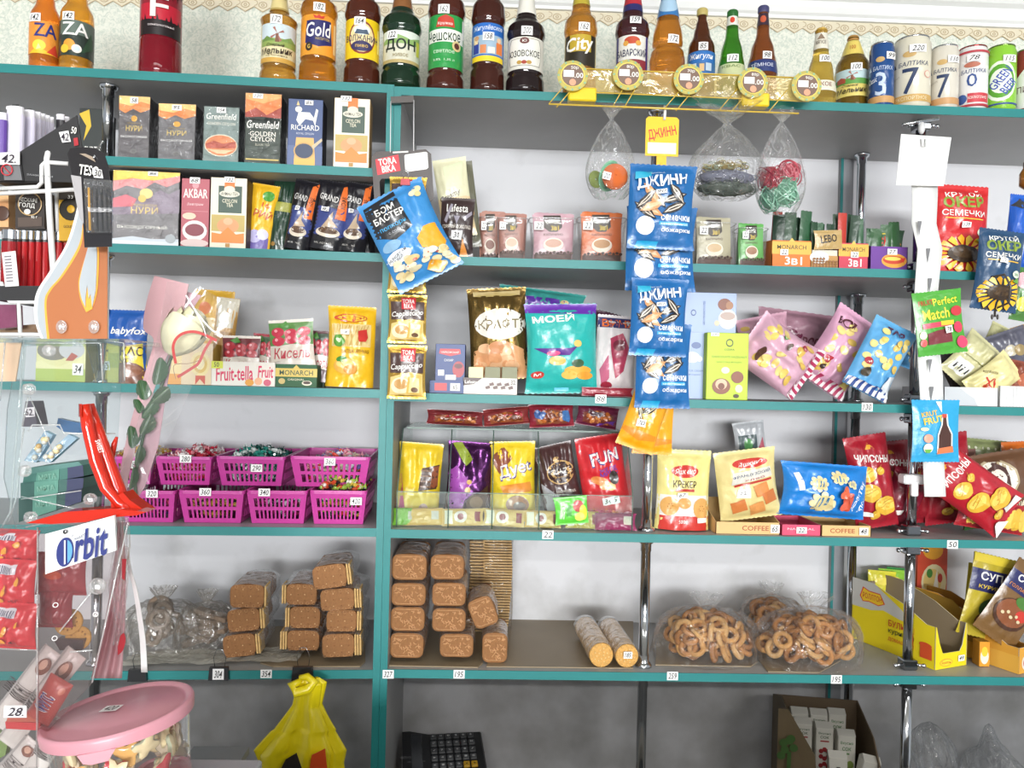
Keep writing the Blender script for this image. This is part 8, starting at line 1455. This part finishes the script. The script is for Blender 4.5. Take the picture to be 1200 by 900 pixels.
# gum sign
os_ = FG('gum_sign', 'white sign board with big blue lettering, under the red stand', 'sign', 93, 672, DF-.06)
os_.plate('board', [(53, 626), (134, 604), (136, 645), (53, 673)], .004, M('#e9ebec', 'plastic')); os_.plate('board_edge', [(53, 626), (56, 625), (56, 672), (53, 673)], .0006, M('#f6f2ea', 'plastic'), -.001)
g = G(); NV = '#2a3478'
def oel(cx, cy, rx, ry, col, dd, half=None):
    n = 24; pts = [(cx+rx*math.cos(2*PI*i/n), cy+ry*math.sin(2*PI*i/n)-(rx*math.cos(2*PI*i/n))*.27) for i in range(n)]
    if half: pts = [p for p in pts if p[0] >= cx+.2]
    os_.plate(None, pts, .0004, col, dd, g=g)
oel(76, 647, 10.2, 17, NV, -.002); oel(77, 647, 7.8, 14, '#5f9fd0', -.003, True); os_.plate(None, [(75, 633.5), (76.6, 633), (76.6, 661), (75, 661.5)], .0004, W, -.0036, g=g)
os_.txt(g, 'rbit', 88, 618, 126, 655, NV, 0, -.003, .06, .1); os_.txt(g, '®', 127, 637, 129, 639, NV, 0, -.003)
os_.txt(g, 'WRIGLEY’S', 84, 624.5, 102, 627.5, '#3a3a58', -14, -.003)
g.build('lettering', os_.root)
# shear the word so it follows the slanting board
lt = [o for o in os_.root.children if o.name.startswith('lettering')][0]
a0 = os_.p(107, 640); a1 = os_.p(88, 640)
for v in lt.data.vertices:
    if v.co.x > os_.p(87, 640).x: v.co.z += (v.co.x-a0.x)*.27
G().lathe([(0, .003), (.002, .003)], M('#8a8a8c', 'chrome'), 10, X=Matrix.Translation(os_.p(77, 623, -.003)) @ Matrix.Rotation(PI/2, 4, 'X')).build('rivet', os_.root)
# clear front of the candy bar display below the sign
cd2 = FG('acrylic_display', 'lower clear acrylic display of chocolate bars below the sign', 'display', 90, 800, DF-.01)
cd2.plate('front_panel', [(44, 618), (150, 612), (120, 735), (108, 800), (44, 870)], .003, clear('#cfc8c8', .04, 0, tint='#efeaea', milk=.5), -.03)
cd2.plate('divider', [(-10, 614), (44, 618), (44, 900), (-10, 900)], .003, clear('#cfc8c8', .02, 0, tint='#f4f2f2', milk=.5), -.05)
g = G(); 
for pts in ([(44, 618), (43, 900)], [(150, 612), (108, 800)], [(108, 762), (82, 764)], [(110, 690), (70, 740)], [(-10, 760), (44, 762)]): g.tube([cd2.p(x, y, -.034) for x, y in pts], .001, AE, 6)
g.build('polished_edges', cd2.root)
for px, py in ((65, 709), (112, 720), (64, 748)): G().torus(cd2.p(px, py, -.034), .003, .0007, M('#e9e6e6', 'gloss'), Matrix.Rotation(PI/2, 3, 'X') @ Matrix.Rotation(.5, 3, 'Y'), 12, 5).build('rim_hole', cd2.root)
G().lathe([(0, .010), (.004, .0115), (.011, .009)], clear('#ffffff', .3, .3, 60, .08, milk=.35), 12, X=Matrix.Translation(cd2.p(116, 686, -.03)) @ Matrix.Rotation(PI/2, 4, 'X')).build('clear_knob', cd2.root)
g = G(); cd2.plate(None, [(5, 827), (31, 827), (31, 841), (4, 841)], .0006, '#f4f2f2', -.054, g=g); cd2.txt(g, '28.', 9, 829, 28, 839, '#2a2030', 0, -.056, .02, .3); g.build('price_tag', cd2.root)
GRD = 'red peanut sweet packets in the lower display'
for (poly, lbx, dd) in (([(-8, 655), (40, 658), (42, 668), (33, 712), (-8, 700)], 'upper red peanut packet with a barcode, in the lower left display', -.02), ([(-8, 708), (44, 706), (43, 760), (38, 757), (-8, 753)], 'lower red peanut packet marked 45 g, in the lower left display', -.026), ([(-8, 622), (40, 620), (46, 634), (20, 652), (-8, 660)], 'red packet seen under the red stand plate at the left edge', -.01)):
    x0_, x1_ = min(p[0] for p in poly), max(p[0] for p in poly); y0_, y1_ = min(p[1] for p in poly), max(p[1] for p in poly)
    SD[0] += 1
    q = bag('peanut_packet', lbx, 'packet', (x0_+x1_)/2, (y0_+y1_)/2, (x1_-x0_), (y1_-y0_)*.98, 2, DF+dd, .022, '#d2313a', [R4(.05, .72, .6, .92, '#d9d9e0')]+[R4(.07+.045*i, .74, .085+.045*i, .9, '#4a4a68') for i in range(11)]+[('e', .1, .2, .1, .1, '#e8742c'), ('e', .4, .4, .05, .14, '#f0a83a', 30), ('e', .3, .15, .08, .08, '#f0a03a', -30), ('e', .7, .6, .05, .1, '#f0a83a', 30), ('t', '45г', .62, .14, .2, .1, '#5a1c24', 0, .01)], group=GRD, wr=.2, seal=.04)
q = bag('peanut_packet', 'dim red packet behind the clear panel next to the sign', 'packet', 72, 672, 60, 50, 0, DF+.02, .02, '#a3343c', [('e', .4, .5, .2, .1, '#c8502c')], group=None)
q = bag('peanut_packet', 'dim red packet behind the clear panel below the sign', 'packet', 66, 712, 40, 46, 0, DF+.02, .02, '#9a2f38', [], group=None)
for i, (px, py, R_) in enumerate(((81, 729, 15), (92, 748, 14))):
    c = hit(px, py, DF+.03); kq = (c-CAM).dot(FW)/F; bq = thing('round_biscuit', ('upper', 'lower')[i]+' round golden biscuit behind the lower clear display', 'biscuit', c, 0, None, (math.radians(75), 0, .2)); g = G().lathe([(-.003, R_*kq*.92), (-.001, R_*kq), (.003, R_*kq), (.004, R_*kq*.9)], M('#cfa14c', 'bread'), 24); 
    for j in range(12): g.ball((R_*kq*.6*math.cos(j*PI/6), R_*kq*.6*math.sin(j*PI/6), .004), .0015, M('#a87c34', 'bread'), 6, 4)
    g.build('biscuit_disc', bq)
GBAR = 'white chocolate bars standing slanted in the lower display'
for (x0, y0, x1, y1, wp, lbx) in ((-2, 850, 62, 762, 26, 'white bar with brown letters, nearest the left edge'), (10, 872, 88, 764, 26, 'white bar with brown letters, middle of the slanted bars'), (0, 915, 40, 868, 26, 'white bar low in the corner by the price 28'), (38, 905, 76, 846, 26, 'white bar with letters beside the pink tub')):
    L_ = math.hypot(x1-x0, y1-y0); a = math.degrees(math.atan2(x1-x0, y0-y1))
    bag('chocolate_bar', lbx, 'chocolate bar', (x0+x1)/2, (y0+y1)/2, wp, L_, a, DF+.0, .012, '#cdc8c4', [('t', 'РИОМО', .5, .45, .4, .7, '#3c2c2c', 0, .02) if False else ('t', 'МИОНО', .45, .45, .64, .38, '#3a3034', -90, .02), ('e', .6, .82, .3, .1, '#7a4a3c'), ('e', .55, .84, .16, .06, '#c9a08c'), R4(.0, .0, .1, 1, '#a8a4a2')], group=GBAR, wr=.1, seal=.03, pinch=0)
dk = FG('chocolate_bar', 'dark brown bar end with zigzag edge above the white bars', 'chocolate bar', 80, 756, DF+.02); dk.plate('wrapper', [(64, 752), (68, 748), (98, 750), (96, 762), (70, 762)], .01, M('#4a3a40', 'film'))
cb_ = bag('chocolate_box', 'red fruit and nut bar box with blue white letters above the price 28', 'chocolate box', 58, 820, 30, 56, 30, DF-.025, .02, '#b84a44', [('t', 'ФРУТС', .45, .5, .7, .36, W, -90, .09), ('t', 'ФРУТС', .44, .5, .64, .33, '#4a4aa0', -90, .04), ('e', .8, .85, .12, .08, '#d8846c')], wr=.02, seal=.0, pinch=0)
rd2 = FG('chocolate_box', 'flat red box end below the fruit and nut bar', 'chocolate box', 30, 855, DF-.028); rd2.plate('box_body', [(6, 846), (47, 847), (46, 856), (7, 854)], .02, M('#c83238', 'paper')); rd2.plate('front_print', [(10, 838), (44, 836), (46, 846), (7, 846)], .0006, M('#b85a48', 'print'), -.001)
gr2 = FG('sweet_packet', 'dull green packet in the bottom left corner', 'packet', 5, 880, DF); gr2.plate('pouch', [(-10, 858), (12, 858), (6, 885), (-10, 895)], .01, M('#6f8a4c', 'film'))
# wrapped rose
DB = -.62
rz_ = FG('wrapped_rose', 'single cream rose wrapped in pink paper and clear film with a red ribbon', 'flower', 150, 600, DB); PK = M('#d3a6ac', 'paper')
def fold(name, poly, th, m, dd): return rz_.plate(name, poly, th, m, dd)
fold('pink_paper', curve([(181, 323), (172, 352), (168, 385), (180, 398), (172, 430), (160, 470), (148, 515), (140, 560), (138, 602)], 4)+[(147, 600), (150, 560), (160, 520), (172, 480), (190, 430), (206, 395), (214, 370), (221, 333)], .0012, PK, .0)
fold('pink_paper', [(219, 342), (236, 346), (226, 362), (205, 400), (196, 450), (186, 520), (170, 570), (150, 602), (144, 600), (158, 540), (172, 500), (192, 440), (202, 400), (206, 370)], .0012, M('#c49aa6', 'paper'), .012)
fold('clear_film', [(196, 330), (228, 332), (262, 352), (276, 354), (268, 382), (230, 440), (205, 500), (180, 545), (165, 600), (148, 604), (140, 560), (160, 500), (180, 420)], .0008, clear('#f4f4f4', .06, .35, 9, .14, milk=.2), -.01)
g = G(); q = [rz_.p(160, 598, .008), rz_.p(158, 560, .008), rz_.p(168, 510, .008), rz_.p(184, 470, .008), rz_.p(196, 430, .008), rz_.p(204, 412, .008)]; g.tube(q, .0028, M('#3f5a38', 'plastic'), 8); g.build('stem', rz_.root)
def leaf(cx, cy, L_, wd, ang, c='#3d5f3c'):
    k = (hit(cx, cy, DB)-CAM).dot(FW)/F; o = rz_.p(cx, cy, -.002); X = Matrix.Translation(o) @ Matrix.Rotation(math.radians(ang), 4, 'Y')
    def f(u, v): h = math.sin(PI*min(v*.96+.02, 1))**.7*wd/2*k*(1+.05*math.sin(v*40)); x = (u-.5)*2*h; return X @ Vector((x, -.006*math.cos(x/(wd*k)*5)+.004*v*v, (v-.5)*L_*k))
    g = G().grid(f, 8, 12, M(c, 'plastic')); g.tube([f(.5, i/8)-Vector((0, .0006, 0)) for i in range(9)], .0006, M('#5f7d52', 'plastic'), 5); g.build('leaf', rz_.root)
for a in ((186, 435, 32, 19, 8), (168, 457, 24, 21, -20), (162, 476, 18, 14, -30), (189, 463, 26, 18, 45, '#33502f'), (176, 478, 28, 16, 30), (172, 497, 26, 18, 20, '#33502f'), (155, 512, 26, 17, -10), (163, 533, 24, 12, 10, '#33502f'), (156, 560, 26, 10, 6, '#33502f')): leaf(*a)
# flower head: overlapping petals
cc = rz_.p(212, 394, .004); k = (hit(212, 394, DB)-CAM).dot(FW)/F; r = random.Random(9)
for i in range(15):
    ring = i//5; R_ = (25-5.5*ring)*k; X = Matrix.Translation(cc) @ Matrix.Rotation(math.radians(32), 4, 'Y') @ Matrix.Rotation(i*2.2, 4, 'Z')
    def f(u, v, R_=R_, ring=ring):
        t = (u-.5)*2.3*(1-.35*v*v); rr_ = R_*(math.sin(PI*(.10+.62*v))+(.22*max(0, v-.75)/.25)*(1-ring*.35)); z = -24*k+v*k*(50+5*ring)-.16*R_*(2*u-1)**2*v
        return X @ Vector((rr_*math.sin(t), -rr_*math.cos(t), z))
    G().grid(f, 8, 9, M(('#e3dfc0', '#ebe7cc', '#d6d2ae')[i % 3], 'plastic')).build('petal', rz_.root)
for i in range(5):
    X = Matrix.Translation(rz_.p(202, 410, .0)) @ Matrix.Rotation(math.radians(26), 4, 'Y') @ Matrix.Rotation(i*1.25, 4, 'Z') @ Matrix.Rotation(math.radians(50), 4, 'X')
    G().grid(lambda u, v: X @ Vector(((u-.5)*.016*(1-v), -.002, v*.034)), 4, 6, M('#4a6a3c', 'plastic')).build('sepal', rz_.root)
def ribbon(pts, name='ribbon', wd=.0045, col='#b83a38', dd=-.045):
    cp = curve(pts, 6); P = [rz_.p(x, y, dd) for x, y in cp]; vs = []
    for i, q in enumerate(P):
        t = (P[min(i+1, len(P)-1)]-P[max(i-1, 0)]).normalized(); n = Vector((-t.z, 0, t.x)); vs += [q+n*wd/2, q-n*wd/2, q+n*wd*.22-Vector((0, .0006, 0)), q-n*wd*.22-Vector((0, .0006, 0))]
    g = G().add(vs, [(4*i, 4*i+1, 4*i+5, 4*i+4) for i in range(len(P)-1)], M(col, 'print'), True); 
    if name == 'ribbon': pass
    g.build(name, rz_.root)
ribbon([(206, 426), (203, 405), (212, 392), (230, 389), (254, 399)]); ribbon([(249, 396), (240, 410), (233, 425), (224, 432), (208, 442)], col='#a84a4a'); ribbon([(218, 346), (232, 368), (250, 388), (258, 386)], wd=.0022, col='#f2f2f2'); ribbon([(220, 350), (236, 378), (242, 396)], wd=.0014, col='#f2f2f2')
ribbon([(206, 444), (204, 428), (222, 426), (234, 422)], wd=.001, col='#8a6a5a')
# lower half of the wrap hanging behind the sign, with its cut white strap
lw = FG('paper_wrap', 'pink paper and film wrap hanging down beside the sign', 'wrapping', 130, 790, DB-.02)
def tp(u, v):
    y = 610+v*185; l = 138-6*math.sin(v*2)-26*v**2.2; r = 144+8*math.sin(min(v*3, 1.57))-9*v
    x = l+(r-l)*u; q = lw.p(x, y, .008*math.sin(u*14+v*5)); return q
G().grid(tp, 24, 30, M('#d3a6ac', 'paper')).build('pink_paper', lw.root)
def tp2(u, v):
    y = 606+v*150; l = 130-4*v*0+3*math.sin(v*9); r = 151+2*math.sin(v*7); return lw.p(l+(r-l)*u, y, -.012+.006*math.sin(u*18+v*9))
G().grid(tp2, 24, 30, clear('#f4f4f4', .08, .9, 20, .1, milk=.15)).build('clear_film', lw.root)
g = G(); lw.plate(None, curve([(141, 745), (145, 742), (147, 750), (144, 762), (138, 768)], 3)+[(138, 758)], .001, M('#c23a44', 'print'), -.022, g=g); g.build('red_patch', lw.root); g = G(); lw.plate(None, [(143, 655), (148, 655), (146, 680), (143, 678)], .001, M('#c23a44', 'print'), -.022, g=g); g.build('red_patch', lw.root)
ws = FG('white_strap', 'narrow white plastic strap hanging down before the biscuit shelf', 'strap', 168, 788, DB); P = [ws.p(x, y) for x, y in curve([(148, 640), (152, 668), (158, 690), (163, 720), (167, 750), (169, 788)], 5)]; vs = []
for i, q in enumerate(P): wv = .0022+.0030*i/len(P); vs += [q+Vector((-wv, 0, 0)), q+Vector((wv, 0, 0)), q+Vector((wv, .0015, 0)), q+Vector((-wv, .0015, 0))]
G().add(vs, [(4*i+a, 4*i+b, 4*i+4+b, 4*i+4+a) for i in range(len(P)-1) for a, b in ((0, 1), (1, 2), (2, 3), (3, 0))], M('#f0f0f0', 'plastic')).build('strap_band', ws.root)
# pink lidded tub of gummies
def tub(px, py, wpx, dy, label, tilt, H=.13, fill=True, z=None):
    c = hit(px, py, dy); k = (c-CAM).dot(FW)/F; R = wpx/2*k; root = thing('sweet_tub', label, 'tub', c, 0, 'clear tubs with pink lids')
    Rm = Matrix.Rotation(math.radians(tilt[1]), 3, 'X') @ Matrix.Rotation(math.radians(tilt[0]), 3, 'Y'); root.rotation_euler = Rm.to_euler(); root.location = c-Rm @ Vector((0, 0, H))
    G().lathe([(0, R*.80), (.003, R*.82), (H-.012, R*.93), (H-.004, R*.95)], clear('#ffffff', .05, .1, 10, .05, milk=.1), 40).build('clear_tub', root)
    PKL = M('#cf929e', 'plastic')
    g = G().lathe([(H-.016, R*.985), (H-.004, R), (H+.001, R*.985), (H+.002, R*.95), (H-.002, R*.90), (H-.003, R*.86), (H-.0015, R*.84), (H-.001, 0.0005)], PKL, 64, caps=False)
    for i in range(5): a = math.radians(-12+6*i)
    g.prism([(-.024, H-.015), (-.018, H-.027), (-.008, H-.030), (.012, H-.029), (.022, H-.015)], -R*.995, -R*.955, PKL, X=Matrix.Rotation(math.radians(10), 4, 'Z')); g.build('lid', root)
    return root, R, Rm, k
r_, R, Rm, k = tub(139, 832, 165, DF, 'clear tub of gummy sweets with a pink lid, bottom left', (-8, 0))
price(r_, '420', lambda x, z, o: (x-.014, -.002+z*1.0, .13-.0005+o-.002), .026, .02, .5, .5, 1, 1, 8)
rr = random.Random(12); gm = 0
GG = 'gummy sweets inside the tub'
cols = [('#e9d6ac', '#dfe6c8'), ('#d9545c', '#efe0c0'), ('#e6b26a', '#efdcb0'), ('#efe0b8', '#e9d6ac'), ('#c83c48', '#f0e0c8')]
for i in range(46):
    a = rr.uniform(0, 2*PI); rad = R*.72*(.35+.65*rr.random()**.4) if i > 8 else R*.4; z = .014+.088*(i/46)+rr.uniform(0, .004)
    q = Rm @ Vector((math.cos(a)*rad, math.sin(a)*rad, z))+r_.location; c1, c2 = cols[i % 5]
    lobes = rr.choice((3, 4, 5)); pts = [( .0155*(1+.32*math.cos(lobes*t*2*PI/20))*math.cos(t*2*PI/20), .0155*(1+.32*math.cos(lobes*t*2*PI/20))*math.sin(t*2*PI/20)) for t in range(20)]
    g = G(); n = 20; vs = []
    for s_, yy in ((.75, -.005), (1, -.0025), (1, .0015), (.75, .004)): vs += [(x*s_, yy, z_*s_) for x, z_ in pts]
    g.add(vs[:2*n], [(j, (j+1) % n, n+(j+1) % n, n+j)[::-1] for j in range(n)]+[tuple(range(n))], M(c1, 'gloss'), True); g.add(vs[n:], [(b*n+j, b*n+(j+1) % n, (b+1)*n+(j+1) % n, (b+1)*n+j)[::-1] for b in range(2) for j in range(n)]+[tuple(range(2*n, 3*n))[::-1]], M(c2, 'gloss'), True)
    o = g.build('gummy_sweet', None, q, (rr.uniform(-.6, .6), rr.uniform(0, 6), a+PI/2)); tag(o, ('cream and pale green', 'red and cream', 'orange and cream', 'all cream', 'dark red and white')[i % 5]+' blossom shaped gummy sweet '+('low', 'half way up', 'near the lid')[i//16]+' in the pink lidded tub', 'gummy', GG)
tub(192, 900, 60, DF+.06, 'second pink lid peeping out at the lower right of the gummy tub', (0, 0), H=.13)
lf_ = thing('display_step', 'low stand under the gummy tub, below the frame', 'stand', (r_.location.x, r_.location.y, ZCt)); G().box(-.10, -.09, 0, .14, .16, max(.02, r_.location.z-ZCt-.018), M('#9a9a9c', 'plastic'), .003).build('step_block', lf_)
ls = thing('lower_sill', 'pale ledge just visible behind the gummy tub', 'ledge', hit(240, 905, -.3)); G().box(-.06, 0, -.01, .06, .1, .006, M('#85878a', 'lamin')).build('ledge_board', ls)
